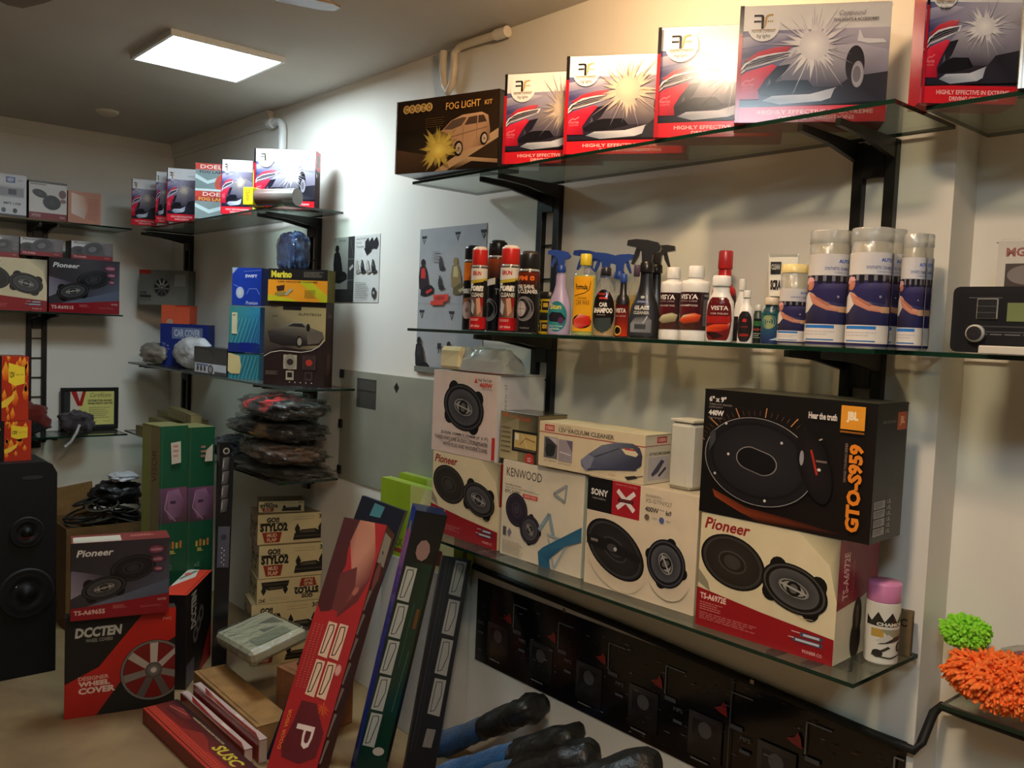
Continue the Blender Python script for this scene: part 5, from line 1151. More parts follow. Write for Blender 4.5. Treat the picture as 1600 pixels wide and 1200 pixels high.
# ================================================================== things on the right wall itself
def panel(name, label, cat, X0, X1, z0, z1, base, art, y=-.0006, th=.0015, m=PAPER, M=None):
    w_ = X1-X0; h_ = z1-z0
    mb = MB(); mb.box(0, w_, 0, th, 0, h_, base)
    p = Print(mb, lambda u, v, o: (u*w_, -o, h_*(1-v)), w_, h_); art(p)
    return tag(mb.build(name, m, None, M or frame((X0, y-th, z0), (1, 0, 0))), label, cat)
def seat(p, u, v, s, c, c2=None, k=1.0):
    """side picture of a covered car seat"""
    c2 = c2 or c; q = p.w/p.h
    P_ = lambda a, b: (u+a*s, v+b*s*q)
    p.ell(*P_(.30, .10), .13*s, .13*s, c); p.poly([P_(.12, .26), P_(.24, .20), P_(.44, .22), P_(.56, .40), P_(.66, .75), P_(.70, 1.02), P_(.30, 1.10), P_(.12, 1.0), P_(.06, .6)], c)
    p.poly([P_(.62, .86), P_(.86, .90), P_(1.0, 1.0), P_(.98, 1.16), P_(.5, 1.28), P_(.2, 1.24), P_(.22, 1.04)], mixc(c, (0, 0, 0), .25)); p.poly([P_(.20, .30), P_(.40, .28), P_(.48, .50), P_(.46, .66), P_(.2, .64)], c2); p.poly([P_(.5, 1.1), P_(.84, 1.0), P_(.92, 1.06), P_(.6, 1.2)], c2)
def logo(p, u, v, s):
    q = p.w/p.h; p.poly([(u, v), (u+s, v), (u+s*.9, v+s*.3*q), (u+s*.1, v+s*.3*q)], (60, 58, 60)); p.poly([(u+s*.2, v+s*.4*q), (u+s*.8, v+s*.4*q), (u+s*.5, v+s*.95*q)], (80, 76, 78)); p.poly([(u+s*.38, v+s*.45*q), (u+s*.62, v+s*.45*q), (u+s*.5, v+s*.75*q)], (170, 168, 166))
def poster_big(p):
    p.rect(0, 0, 1, 1, (168, 168, 168)); p.line([(.40, 0), (.40, 1)], .004, (158, 158, 158)); p.rect(0, .52, 1, .523, (140, 138, 136))
    for u, v in ((.03, .05), (.55, .04), (.03, .565), (.50, .57), (.92, .04)): logo(p, u, v, .085)
    seat(p, -.01, .215, .27, (52, 40, 44), (200, 56, 50)); seat(p, .50, .215, .26, (150, 128, 84), (196, 180, 130)); seat(p, .32, .20, .10, (70, 68, 70)); seat(p, .32, .33, .10, (60, 58, 60)); seat(p, .84, .24, .2, (60, 58, 60))
    p.poly([(.26, .46), (.50, .455), (.49, .50), (.42, .51), (.42, .53), (.22, .53), (.22, .505), (.27, .50)], (214, 74, 58)); p.text('NEW', .30, .47, .44, .495, (150, 40, 36), bold=.03)
    p.lines(.22, .16, .34, .24, 4, (150, 150, 150), 4)
    seat(p, -.02, .76, .26, (44, 40, 42), (56, 52, 54)); seat(p, .46, .78, .24, (56, 48, 46)); p.rect(.36, .79, .42, .83, (60, 56, 58)); p.rect(.375, .79, .39, .86, (60, 56, 58)); p.rect(.0, .96, 1, 1, (120, 122, 112))
panel('seat_cover_poster', 'grey poster of car seats with a red and black seat, partly behind the cans', 'poster', 2.652, 3.062, 1.372, 1.925, (170, 170, 170), poster_big)
def poster_small(p):
    p.rect(0, 0, 1, 1, (206, 204, 196)); p.rect(0, 0, .36, .80, [(190, 186, 176), (150, 148, 142), (120, 116, 112), (150, 146, 140)]); p.rect(.33, 0, .47, 1, (50, 48, 48)); p.rect(0, .80, .47, 1, (40, 38, 38)); p.rect(.33, .34, .47, .345, (150, 146, 142)); p.rect(.33, .66, .47, .665, (150, 146, 142)); p.line([(.38, .05), (.45, .3)], .01, (90, 86, 86)); p.poly([(.36, .48), (.44, .42), (.46, .46), (.38, .52)], (170, 166, 160))
    seat(p, -.02, .13, .34, (30, 27, 28)); p.text('OSCAR', .12, .04, .28, .07, (70, 66, 64))
    p.text('Seat Covers', .51, .03, .72, .06, (90, 86, 84)); p.text('For Car', .51, .09, .62, .12, (90, 86, 84)); p.text('Textiles', .51, .15, .68, .18, (90, 86, 84))
    for k in range(3): p.poly([(.70+.09*k, .10), (.76+.09*k, .04), (.80+.09*k, .14), (.78+.08*k, .22), (.70+.08*k, .20)], (40, 38, 40)); 
    p.poly([(.68, .20), (.80, .17), (.84, .24), (.74, .30)], (34, 32, 34))
    for k, c in enumerate(((170, 166, 156), (40, 38, 40), (176, 172, 160), (44, 42, 42))): seat(p, .50+.115*k, .37, .12, c, mixc(c, (200, 196, 190), .3))
    p.lines(.52, .70, .8, .95, 8, (160, 158, 150), 5); p.ell(.92, .86, .045, .06, (60, 58, 58)); p.text('H', .905, .84, .935, .88, (200, 198, 190), bold=.04)
panel('seat_cover_poster', 'white and black leaflet of small seat pictures right of the far rack', 'poster', 1.985, 2.364, 1.640, 1.925, (206, 204, 196), poster_small)
# silvery sheet
e = tag(empty('mirror_sheet', (2.085, -.0006, .862)), 'dull silver sheet fixed to the wall below the posters', 'mirror')
mb = MB(); mb.box(0, .97, -.004, 0, 0, .483, (176, 174, 156)); p = Print(mb, lambda u, v, o: (u*.97, -.004-o, .483*(1-v)), .97, .483)
p.rect(.14, .06, .30, .32, (84, 82, 76)); p.rect(.15, .08, .29, .16, (96, 94, 86)); p.line([(.15, .17), (.29, .165)], .006, (60, 58, 54)); q = .483
p.poly([(.455, .055), (.475, .10), (.455, .15), (.435, .10)], (44, 40, 38)); rn = random.Random(5)
for k in range(16): u, v = rn.uniform(.1, .95), rn.uniform(.15, .95); p.ell(u, v, .0018, .0018, (206, 204, 190), n=6)
mb.build('sheet', SILVER, e)
for z in (.445, .225, .02):
    mb = MB(); mb.box(-.002, .028, -.012, -.0045, z, z+.038, (28, 26, 26), ch=.002); mb.build('clip', RUBBER, e)
# dark poster strip of car stereos
def strip_art(p):
    p.rect(0, 0, 1, 1, (18, 15, 17)); rn = random.Random(11); n = 7
    for k in range(n):
        u = k/n; s = 1/n
        p.poly([(u+s*.66, .345), (u+s*.76, .31), (u+s*.80, .26), (u+s*.84, .30), (u+s*.86, .39), (u+s*.74, .37)], (150, 40, 38)); p.line([(u+s*.90, .42), (u+s*.90, .14), (u+s*1.2, .14)], .0022, (120, 116, 112)); p.rect(u+s*.90, .43, u+s*1.08, .47, (84, 82, 84))
        p.rect(u+s*.30, .46, u+s*.80, .88, [(70, 64, 62), (46, 42, 42), (24, 22, 24), (34, 30, 30)]); p.rect(u+s*.36, .52, u+s*.74, .72, (40, 36, 38)); p.ell(u+s*.55, .60, s*.10, s*.10, (90, 84, 82)); p.rect(u+s*.36, .90, u+s*.62, .915, (120, 116, 116))
        star_field(p, u, .03, u+s, .97, 34, [(50, 46, 52), (96, 92, 100), (44, 34, 36), (36, 52, 56), (110, 50, 50), (150, 146, 150)], 20+k, .008)
        p.text('MP5', u+s*.06, .50, u+s*.2, .54, (110, 108, 110)); p.rect(u+s*.06, .62, u+s*.2, .65, (80, 84, 90))
    p.rect(.70, .0, .702, 1, (70, 70, 68))
panel('stereo_poster_strip', 'long dark poster strip of repeated car stereo pictures below the low shelf', 'poster', 3.092, 4.655, .352, .648, (24, 20, 22), strip_art, th=.003, m=GLOSS)
mb = MB(); c = P(728, 880, y=-.012); pts = [(c.x, -.012, c.z), (3.8, -.012, .672), (4.62, -.012, .640), (4.676, -.012, .640), (4.686, .0, .66)]
q = P(1468, 1102, x=4.686); pts += [(4.686, q.y-.03, q.z-.01), (4.69, min(q.y, .09), q.z), (4.73, .105, .712), (6.6, .105, .690)]
mb.tube(pts, .0105, (22, 20, 18), 10); o = mb.build('edge_rail', RUBBER); tag(o, 'thin black rail running along the wall above the dark poster strip', 'rail')
for t in (3.55, 4.25): m2 = MB(); m2.box(t, t+.012, -.0245, -.0229, .655, .667, (170, 168, 160), ch=.001); m2.build('screw', CHROME, o)

# fluffy mitts at right edge
def shag(name, label, C_, R_, col, seed, n=900, ln=.02):
    mb = MB(); rn = random.Random(seed)
    mb.blob(C_, [k*.86 for k in R_], lambda nn, p_: mixc(col, (160, 40, 0) if col[0] > 200 else (60, 120, 10), .35+.2*nn), .22, 2.2, seed, 30, 18)
    for i in range(n):
        th = math.acos(rn.uniform(-.75, 1)); ph = rn.uniform(0, 2*math.pi); d = Vector((math.sin(th)*math.cos(ph), math.sin(th)*math.sin(ph), math.cos(th)))
        k = 1+.22*noise.fractal(d*2.2+Vector((seed*7.3, seed*3.1, seed*1.7)), 1.0, 2.0, 4)
        p0 = Vector(C_)+Vector((d.x*R_[0], d.y*R_[1], d.z*R_[2]))*k*.84
        t = (d+Vector((rn.uniform(-.9, .9), rn.uniform(-.9, .9), rn.uniform(-.9, .5)))).normalized(); p1 = p0+t*ln*.6; p2 = p1+(t+Vector((0, 0, -.5))).normalized()*ln*.5
        c = mixc(col, (255, 200, 120) if col[0] > 200 else (200, 255, 120), rn.random()*.35)
        mb.tube([p0, p1, p2], [.0042, .0046, .0026], c, 5)
    return tag(mb.build(name, MITT), label, 'wash mitt')
c = P(1510, 1068, z=.87)
shag('wash_mitt', 'bright orange chenille wash mitt at the right edge', (4.875, -.035, .865), (.135, .075, .050), (255, 112, 46), 3, 1700, .022)
shag('wash_mitt', 'lime green chenille mitt behind the orange one', (4.748, .035, .925), (.045, .035, .034), (140, 214, 50), 5, 500, .014)
mb = MB(); mb.blob((4.93, .062, .875), (.11, .024, .040), (176, 104, 110), .10, 3.0, 6, 30, 16, .8)
e = tag(mb.build('cloth_pack', CLOTH), 'dull pink folded cloth in a clear pack behind the orange mitt', 'package')
mb = MB(); mb.blob((4.93, .062, .878), (.118, .028, .048), (200, 190, 190), .08, 4.0, 9, 30, 16, .7); mb.build('clear_wrap', FILM, e)

# folded covers leaning against the wall at the bottom of the photo
def roll(label, tip, foot, r, seed, name='folded_cover'):
    tip = Vector(tip); foot = Vector(foot); ax = (foot-tip); L = ax.length; ax.normalize()
    sd = ax.cross(Vector((0, 0, 1))).normalized(); up_ = sd.cross(ax).normalized()
    def sec(t, k, ov):
        rr = r*(1+.10*noise.noise(Vector((t*7, seed, 0))))*k
        return [tip+ax*L*t+sd*math.cos(a)*rr*1.32*(1+ov*.12*noise.noise(Vector((math.cos(a)*2, math.sin(a)*2, t*9+seed))))+up_*math.sin(a)*rr*.78*(1+.45*noise.noise(Vector((math.cos(a)*2.5, t*8, seed*3)))) for a in [2*math.pi*j/24 for j in range(24)]]
    e = tag(empty(name, foot), label, 'seat cover', 'rolled seat covers'); inv = Matrix.Translation(-foot)
    def fin(mb, nm, m): mb.v = [tuple(inv @ Vector(v)) for v in mb.v]; mb.build(nm, m, e)
    mb = MB(); rows = [sec(0, .5, 1), sec(.010, .78, 1), sec(.03, .95, 1)]+[sec(.07+.38*i/10, 1+.06*math.sin(i*.9), 1) for i in range(11)]
    mb.grid(rows, lambda a, c: mixc((30, 29, 27), (62, 60, 54), max(0, noise.noise(Vector((a*.8, c*.5, seed))))), 0, True, True); mb.face(rows[0][::-1], (40, 38, 36)); fin(mb, 'black_sleeve', GLOSSY_BLACK)
    mb = MB(); rows = [sec(.44+.56*i/8, .93, 0) for i in range(9)]; mb.grid(rows, (28, 92, 150), 0, True, True); mb.face(rows[-1], (28, 92, 150)); mb.face(rows[0][::-1], (28, 92, 150)); fin(mb, 'blue_cover', CLOTH)
GLOSSY_BLACK = mat('shiny black wrap', .42, spec=.45, bump=1.0, bscale=22)
roll('black and blue rolled seat cover leaning furthest left', (3.56, -.12, .375), (3.08, -.14, .06), .052, 1)
roll('black and blue rolled seat cover, second from the left', (3.79, -.17, .385), (3.37, -.345, .135), .047, 2)
roll('black and blue rolled seat cover, third from the left', (3.92, -.24, .400), (3.44, -.46, .135), .047, 3)
roll('black and blue rolled seat cover lying furthest right, nearly level', (4.19, -.31, .500), (3.56, -.60, .14), .052, 4)
mb = MB(); mb.box(0, .56, 0, .34, 0, .075, (150, 116, 78), ch=.002)
tag(mb.build('flat_carton', BROWN, None, Matrix.Translation((3.36, -.70, .0006))), 'flat brown carton on the floor under the rolled seat covers', 'box')
mb = MB(); mb.blob((0, 0, .062), (.085, .05, .06), (26, 25, 24), .2, 2.4, 12, 36, 20, .8); mb.v = [(a, b, max(.001, z_)) for a, b, z_ in mb.v]
pr = Print(mb, lambda u, v, o: (-.03+.08*u, -.0515-o, .09-.05*v), .08, .05); pr.text('EPC', .1, .1, .9, .9, (130, 126, 110))
tag(mb.build('black_bag', GLOSSY_BLACK, None, Matrix.Translation((3.43, -.63, .0785)) @ Matrix.Rotation(.9, 4, 'Z')), 'dark bag at the foot of the leaning long cartons', 'bag')
# ================================================================== long cartons leaning in the middle
def leaning(name, label, T, B, ang, w_, d_, base, arts, **kw):
    T = Vector(T); B = Vector(B); a = math.radians(ang); X = Vector((math.cos(a), math.sin(a), 0)); Z = (T-B); h_ = Z.length; Z.normalize()
    X = (X-Z*X.dot(Z)).normalized()
    return carton(name, label, 'box', frame(B, X, Z), w_, d_, h_, base, arts, seam=False, **kw)
def sub_top(p, k, f, base):
    p.rect(0, 0, 1, 1, base); fn0 = p.fn; q = Print(p.mb, lambda u, v, o: fn0(u, v*k, o), p.w, p.h*k, p.mi); q.k = 3; f(q); p.k = 60
def outline(p, u0, v0, u1, v1, c, d, kind=0):
    p.poly([(u0+.1*(u1-u0), v0), (u1, v0+.02*(v1-v0)), (u1-.05*(u1-u0), v1), (u0, v1-.04*(v1-v0))], c)
    p.line([(u0+.28*(u1-u0), v0+.10*(v1-v0)), (u0+.2*(u1-u0), v0+.9*(v1-v0)), (u0+.5*(u1-u0), v0+.86*(v1-v0)), (u0+.8*(u1-u0), v0+(.2 if kind else .45)*(v1-v0)), (u0+.72*(u1-u0), v0+.08*(v1-v0)), (u0+.28*(u1-u0), v0+.10*(v1-v0))], .022, d)
def visor_red(p):
    R0 = (168, 34, 36); p.rect(0, 0, 1, 1, R0); p.poly([(0, 0), (.42, 0), (.30, .13), (.36, .2), (.30, .27), (.5, .36), (.3, .40), (.12, .41), (0, .38)], (74, 30, 30))
    p.poly([(.38, 0), (.72, 0), (.82, .06), (.95, .14), (.98, .24), (.84, .34), (.5, .42), (.44, .34), (.52, .22), (.30, .10)], [(180, 120, 96), (200, 140, 110), (190, 130, 104), (150, 70, 60), (110, 40, 40), (90, 34, 34), (90, 34, 34), (110, 50, 46), (190, 130, 110), (160, 90, 76)])
    p.poly([(.30, .24), (.62, .20), (.7, .28), (.55, .40), (.34, .39)], (104, 46, 44)); p.ell(.74, .30, .05, .1, (170, 100, 84), 20)
    for k in range(2):
        for j in range(2): outline(p, .34+.25*j-.02*k, .44+.155*k, .56+.25*j-.02*k, .585+.155*k, (222, 190, 160), (70, 34, 26), j == 0)
    for k in range(3): p.lines(.08+.08*k, .46, .12+.08*k, .72, 26, (200, 120, 100), k, .3)
    p.ell(.86, .62, .07, .12, (206, 130, 120), n=9); p.ell(.86, .62, .05, .09, (216, 160, 146), n=7); p.burst(.78, .775, .17, (230, 110, 40), (200, 60, 34), 12, .5, 5)
    p.poly([(.30, .76), (.62, .76), (.94, .86), (.92, .95), (.62, .985), (.24, .975), (.16, .94), (.26, .84)], (96, 26, 32)); p.text('P', .36, .845, .74, .93, (230, 210, 200), rot=-90); p.text('DOOR VISOR', .10, .80, .17, .95, (230, 130, 50), bold=.02, rot=90)
def visor_side(p):
    p.rect(0, 0, 1, 1, (110, 30, 34)); p.rect(.05, .03, .8, .16, (222, 216, 204)); p.ell(.35, .11, .06, .06, (60, 50, 50)); p.ell(.4, .22, .25, .5, (190, 110, 100), n=9)
    for k in range(7):
        v = .28+.10*k; p.poly([(.1, v), (.72, v), (.62, v+.088), (.02, v+.088)], (196, 180, 166)); p.ell(.5, v+.045, .25, .8, (90, 44, 38), 20)
def visor_green(p):
    p.rect(0, 0, 1, 1, [(20, 24, 34), (20, 22, 26), (20, 52, 38), (18, 40, 32)]); p.rect(0, .2, 1, 1, [(22, 30, 30), (22, 56, 42), (24, 62, 48), (22, 50, 44)]); p.ell(.5, .15, .22, .34, (150, 120, 116), n=9)
    for k in range(5): outline(p, .06, .22+.148*k, .46, .36+.148*k, (176, 182, 178), (24, 26, 26), k % 2 == 0)
    p.rect(.74, .38, .84, .46, (110, 70, 44)); p.line([(.62, .36), (.6, .62)], .02, (60, 90, 80)); p.line([(.80, .55), (.72, .8)], .03, (60, 100, 84)); p.rect(.9, .15, 1, 1, (18, 18, 20)); p.ell(.6, .965, .18, .14, (196, 190, 180))
def visor_black(p):
    p.rect(0, 0, 1, 1, (24, 22, 24)); p.line([(.18, .02), (.10, .98)], .02, (60, 60, 64)); p.line([(.30, .02), (.22, .98)], .015, (50, 50, 54))
    for k in range(4): outline(p, .42, .012+.20*k, .86, .195+.20*k, (150, 150, 146), (22, 20, 20), k == 0)
    p.poly([(.5, .86), (.8, .86), (.75, .95), (.45, .95)], (120, 116, 112))
T = P(538, 808, y=-.42); B = (3.08, -.86, .0015)
leaning('visor_box', 'long red carton with a large letter P leaning in front of the others', T, B, 40, .158, .115, {'all': (150, 30, 34), 'left': (34, 44, 90), 'top': (96, 40, 36), 'edge': (110, 26, 28)}, {'front': lambda p: sub_top(p, .80, visor_red, (168, 34, 36)), 'right': lambda p: sub_top(p, .80, visor_side, (110, 30, 34))})
T = P(566, 774, y=-.30); B = (2.70, -.62, .0015)
leaning('visor_box', 'long navy carton with a light blue square at its top, behind the red carton', T, B, 42, .17, .05, {'all': (28, 38, 66), 'left': (34, 48, 110)}, {'front': lambda p: (p.rect(0, 0, 1, 1, (26, 34, 52)), p.poly([(.32, .01), (.56, .012), (.54, .055), (.30, .06)], (80, 150, 170)))})
T = P(650, 797, y=-.45); B = P(536, 1278, z=0.0015)
leaning('visor_box', 'long blue sided carton with dark green front leaning right of the red one', T, B, 62, .100, .09, {'all': (28, 44, 110), 'left': (38, 62, 160), 'top': (34, 46, 80)}, {'front': lambda p: sub_top(p, .80, visor_green, (22, 50, 44)), 'left': lambda p: (p.rect(0, 0, 1, 1, (40, 64, 156)), p.ell(.6, .06, .16, .2, (170, 160, 90)), p.line([(.2, .02), (.2, .98)], .03, (196, 126, 66)), p.text('DOOR VISOR SET', .55, .2, .7, .5, (120, 140, 190), rot=90))}, m=GLOSS)
T = P(692, 868, y=-.20); B = P(596, 1262, z=0.0015); B.y = -.40
leaning('visor_box', 'long black carton with white window outlines leaning right of the green one', T, B, 58, .10, .07, {'all': (26, 24, 26)}, {'front': lambda p: sub_top(p, .82, visor_black, (24, 22, 24))})

# ================================================================== far rack, top row
ff('fog light box at the far left of the distant rack, dark and dull', (205, 351), 244, ZT, 279, 66, 1, d=.05, group='fog light boxes on the far rack')
ff('narrow sliver of a fog light box, second on the distant rack', (243, 348), 262, ZT, 268, 60, 3, d=.04, group='fog light boxes on the far rack')
ff('fog light box standing left of the two grey boxes with red bands', (260, 345), 304, ZT, 262, 60, 5, d=.05, group='fog light boxes on the far rack')
A = P(304, 341, z=ZT)
DB = {'all': (130, 146, 146), 'edge': (110, 60, 50)}
hh = zat(A.x, A.y, 254)-ZT
def doel_half(p):
    q = Print(p.mb, lambda u, v, o: p.fn(u, v*2 if v*2 <= 1 else 1.0, o), p.w, p.h*2, p.mi); q.k = p.k; doel_art(q)
def doel_one(p):
    p.rect(0, 0, 1, 1, (120, 138, 138)); p.rect(0, 0, 1, .23, (206, 58, 40)); p.text('DOEL', .14, .05, .76, .19, (242, 226, 214), bold=.01); p.text('FOG LAMP', .12, .26, .86, .36, (60, 56, 56), bold=.03)
    p.poly([(0, .38), (.35, .62), (1, .34), (1, .48), (.35, .74), (0, .54)], (198, 216, 216)); p.ell(.86, .72, .30, .30, (196, 62, 42)); p.ell(.9, .74, .2, .2, (40, 34, 34), rim=(90, 70, 66)); p.rect(0, .92, 1, 1, (206, 218, 216))
def doel_two(p):
    p.rect(0, 0, 1, 1, (130, 144, 142)); p.rect(0, 0, 1, .20, (206, 58, 40)); p.text('DOEL', .22, .03, .84, .17, (242, 226, 214), bold=.01); p.rect(0, .2, 1, .36, (160, 50, 40)); p.text('FOG LAMP', .10, .22, .90, .34, (236, 160, 60), bold=.04); p.poly([(0, .44), (.4, .66), (1, .42), (1, .56), (.4, .80), (0, .58)], (198, 216, 216)); p.poly([(.7, 1), (1, .8), (1, 1)], (50, 50, 50))
def raw(label, A, ang, w_, h_, d_, base, arts, name='accessory_box', **kw):
    return carton(name, label, 'box', frame(A, (math.cos(math.radians(ang)), math.sin(math.radians(ang)), 0)), w_, d_, h_, base, arts, **kw)
wD = .165
raw('grey box with red bands, lower of the two stacked on the distant rack', (A.x, A.y, ZT+.0008), 58, wD, hh*.5-.001, .05, DB, {'front': doel_two}, name='fog_lamp_box')
raw('grey box with red band and round red lamp, upper of the two stacked', (A.x, A.y, ZT+.0008+hh*.5), 58, wD, hh*.5-.001, .05, DB, {'front': doel_one}, name='fog_lamp_box')
ff('pink toned fog light box right of the two grey boxes with red bands', (345, 334), 393, ZT, 249, 52, 7, d=.05, group='fog light boxes on the far rack')
o, hF, AF, WF = ff('largest fog light box on the distant rack, brightly lit, at its right end', (396, 325), 491, ZT, 232, 47, 2, d=.085, wide=True, group='fog light boxes on the far rack')
# slim yellow packet and the clear roll pack in front
A = P(384, 326, z=ZT)
mb = MB(); hh = zat(A.x, A.y, 264)-ZT; mb.box(0, .032, 0, .02, 0, hh, (206, 206, 30), ch=.001); pr = Print(mb, face_fn('front', .032, .02, hh), .032, hh); pr.rect(0, .46, 1, .56, (30, 30, 28))
tag(mb.build('yellow_packet', CARD, None, frame((A.x+.0, max(A.y, -.30)-.004, ZT+.0008), (.6, .8, 0))), 'slim yellow packet with a black band between two fog light boxes', 'packet')
A = P(409, 322, y=-.30); L_ = .245; r = .040; d0 = Vector((math.cos(.50), math.sin(.50), 0)); base = Vector((A.x, -.36, ZT+.001))
e = tag(empty('cleaning_roll', base, .50), 'grey roll in clear wrap with a yellow label end, before the largest box', 'roll')
mb = MB(); n = 24
rows = [[(x_, r*math.cos(2*math.pi*j/n), r*.9+r*.9*math.sin(2*math.pi*j/n)) for j in range(n)] for x_ in (.052, .10, .16, .20, L_)]
mb.grid(rows, lambda a, c: ((96, 76, 70), (110, 84, 78), (120, 112, 104), (110, 104, 96), (96, 92, 86))[a], 0, True, True); mb.face(rows[0], (96, 80, 70)); mb.face(rows[-1][::-1], (100, 96, 90)); mb.build('roll', GLOSS, e)
mb = MB(); mb.box(0, .05, -r, r, 0, r*1.85, (214, 206, 34), ch=.002); pr = Print(mb, lambda u, v, o: (u*.05, -r-o, r*1.85*(1-v)), .05, r*1.85); pr.text('WIPES', .3, .15, .7, .8, (160, 110, 30), bold=.02, rot=90); mb.build('label_end', CARD, e)

# ================================================================== far rack, middle shelf
YK = -.30
BRN = {'all': (44, 30, 26), 'right': (48, 30, 28), 'edge': (60, 44, 36), 'top': (60, 46, 40)}
def key_art(p):
    p.rect(0, 0, 1, 1, (46, 30, 27)); p.poly([(0, .0), (1, 0), (1, .44), (.9, .52), (.75, .56), (.55, .56), (.35, .54), (.15, .58), (0, .66)], [(120, 110, 84), (190, 168, 110), (186, 160, 108), (150, 130, 96), (120, 104, 80), (96, 84, 70), (70, 60, 54), (60, 50, 46), (56, 46, 42)])
    p.rect(0, 0, 1, .06, (40, 34, 34)); p.rect(.3, .03, .6, .10, (30, 26, 26)); p.text('ALFATECH', .55, .13, .92, .16, (90, 76, 54), bold=.02); p.rect(.10, .05, .2, .07, (70, 60, 50)); p.rect(.12, .17, .22, .18, (90, 76, 60))
    p.poly([(.05, .36), (.20, .31), (.36, .28), (.46, .24), (.64, .24), (.76, .30), (.92, .34), (.98, .42), (.90, .50), (.6, .52), (.3, .52), (.1, .48)], [(60, 54, 50), (90, 84, 74), (120, 112, 96), (150, 140, 116), (160, 150, 126), (120, 108, 90), (100, 90, 76), (60, 50, 44), (40, 34, 32), (34, 28, 28), (34, 28, 28), (40, 34, 32)])
    p.poly([(.38, .29), (.48, .255), (.62, .255), (.68, .30)], (44, 40, 38)); p.ell(.58, .47, .055, .09, (30, 26, 26)); p.ell(.585, .47, .035, .06, (150, 140, 120)); p.ell(.72, .30, .03, .06, (26, 22, 22)); p.poly([(.7, .37), (.95, .34), (.98, .4), (.9, .48), (.72, .5)], (104, 92, 80))
    p.line([(0, .66), (.12, .61), (.28, .585), (.45, .59), (.62, .595), (.78, .57), (.90, .52), (1, .44)], .012, (206, 200, 184))
    for u, c, c2 in ((.44, (176, 164, 140), (60, 48, 42)), (.75, (70, 54, 50), (190, 60, 44))):
        p.rect(u-.11, .63, u+.11, .80, c); p.ell(u, .715, .09, .12, mixc(c, (20, 10, 10), .15)); p.ell(u, .715, .055, .05, c2); p.rect(u-.065, .82, u+.065, .93, c); p.rect(u-.04, .84, u+.04, .90, (40, 32, 28))
    p.lines(.04, .83, .26, .88, 4, (120, 104, 90), 3); 
    for k in range(5): p.ell(.44+.09*k, .955, .012, .01, (190, 184, 170), n=6)
def key_side(p): p.rect(0, 0, 1, 1, (50, 30, 30)); p.text('Alfa', .2, .13, .8, .18, (130, 110, 104), slant=.2); p.rect(.25, .60, .65, .85, (80, 56, 52))
A = P(411, 602, y=-.31); B = P(505, 606, y=-.31)
def wsolve(A, ang, ur):
    D = Vector((math.cos(math.radians(ang)), math.sin(math.radians(ang)), 0)); lo, hi = .01, 1.5
    for _ in range(40):
        m = (lo+hi)/2
        if pix(Vector(A)+D*m)[0] < ur: lo = m
        else: hi = m
    return lo
KA = 38
A.z = ZK; wk = wsolve(A, KA, 506); hk = zat(A.x, -.31, 470)-ZK
raw('tall black brown carton with a car and two key fobs on the far rack', (A.x, -.31, ZK+.0008), KA, wk, hk, .085, BRN, {'front': key_art, 'right': key_side}, name='security_system_box')
def merino_art(p):
    p.rect(0, 0, 1, 1, (236, 150, 30)); p.rect(0, 0, 1, .34, (30, 24, 22)); p.text('Merino', .05, .06, .40, .28, (226, 206, 60), bold=.05); p.lines(.60, .08, .95, .26, 4, (120, 106, 90), 3); p.poly([(.5, .36), (.72, .36), (1, .80), (1, 1), (.90, 1)], (196, 186, 30)); p.poly([(0, .8), (.4, .92), (.5, 1), (0, 1)], (196, 186, 30)); p.text('CAR VACUUM CLEANER', .16, .37, .84, .42, (110, 60, 30), bold=.02)
    p.poly([(.14, .54), (.28, .50), (.27, .66), (.16, .70)], (60, 34, 26)); p.poly([(.12, .74), (.30, .70), (.34, .78), (.2, .86), (.12, .82)], (150, 130, 60)); p.poly([(.28, .80), (.38, .60), (.42, .64), (.33, .82)], (170, 166, 140)); p.lines(.62, .64, .82, .9, 6, (150, 130, 40), 4)
zt2 = ZK+hk+.0018
A2 = P(417, 472, y=-.31); hm = zat(A2.x, -.31, 419)-zt2
raw('black and orange carton lying on top of the tall key fob carton', (A2.x, -.306, zt2), KA, wsolve((A2.x, -.306, zt2), KA, 511), hm, .085, {'all': (140, 120, 40), 'top': (60, 56, 50), 'right': (110, 100, 50)}, {'front': merino_art}, name='vacuum_cleaner_box')
zm2 = zt2+hm+.001
c = P(441, 415, y=-.24); mb = MB(); hb_ = zat(c.x, -.24, 366)-zm2
mb.blob((0, 0, hb_*.5), (.088, .045, hb_*.56), lambda nn, p_: mixc((24, 48, 112), (80, 112, 168), .5+nn*1.6), .14, 3.0, 4, 60, 34, .55)
mb.v = [(a, b, max(.001, c_)) for a, b, c_ in mb.v]
e = tag(mb.build('blue_pouch', CLOTH, None, Matrix.Translation((c.x+.02, -.20, zm2))), 'crumpled blue pack in clear film standing on the black and orange carton', 'bag')
mb = MB(); mb.blob((0, 0, hb_*.5), (.092, .051, hb_*.56), (200, 210, 220), .10, 4.2, 7, 34, 20, .6); mb.v = [(a, b, max(.0012, c_)) for a, b, c_ in mb.v]; mb.build('clear_wrap', FILM, e)
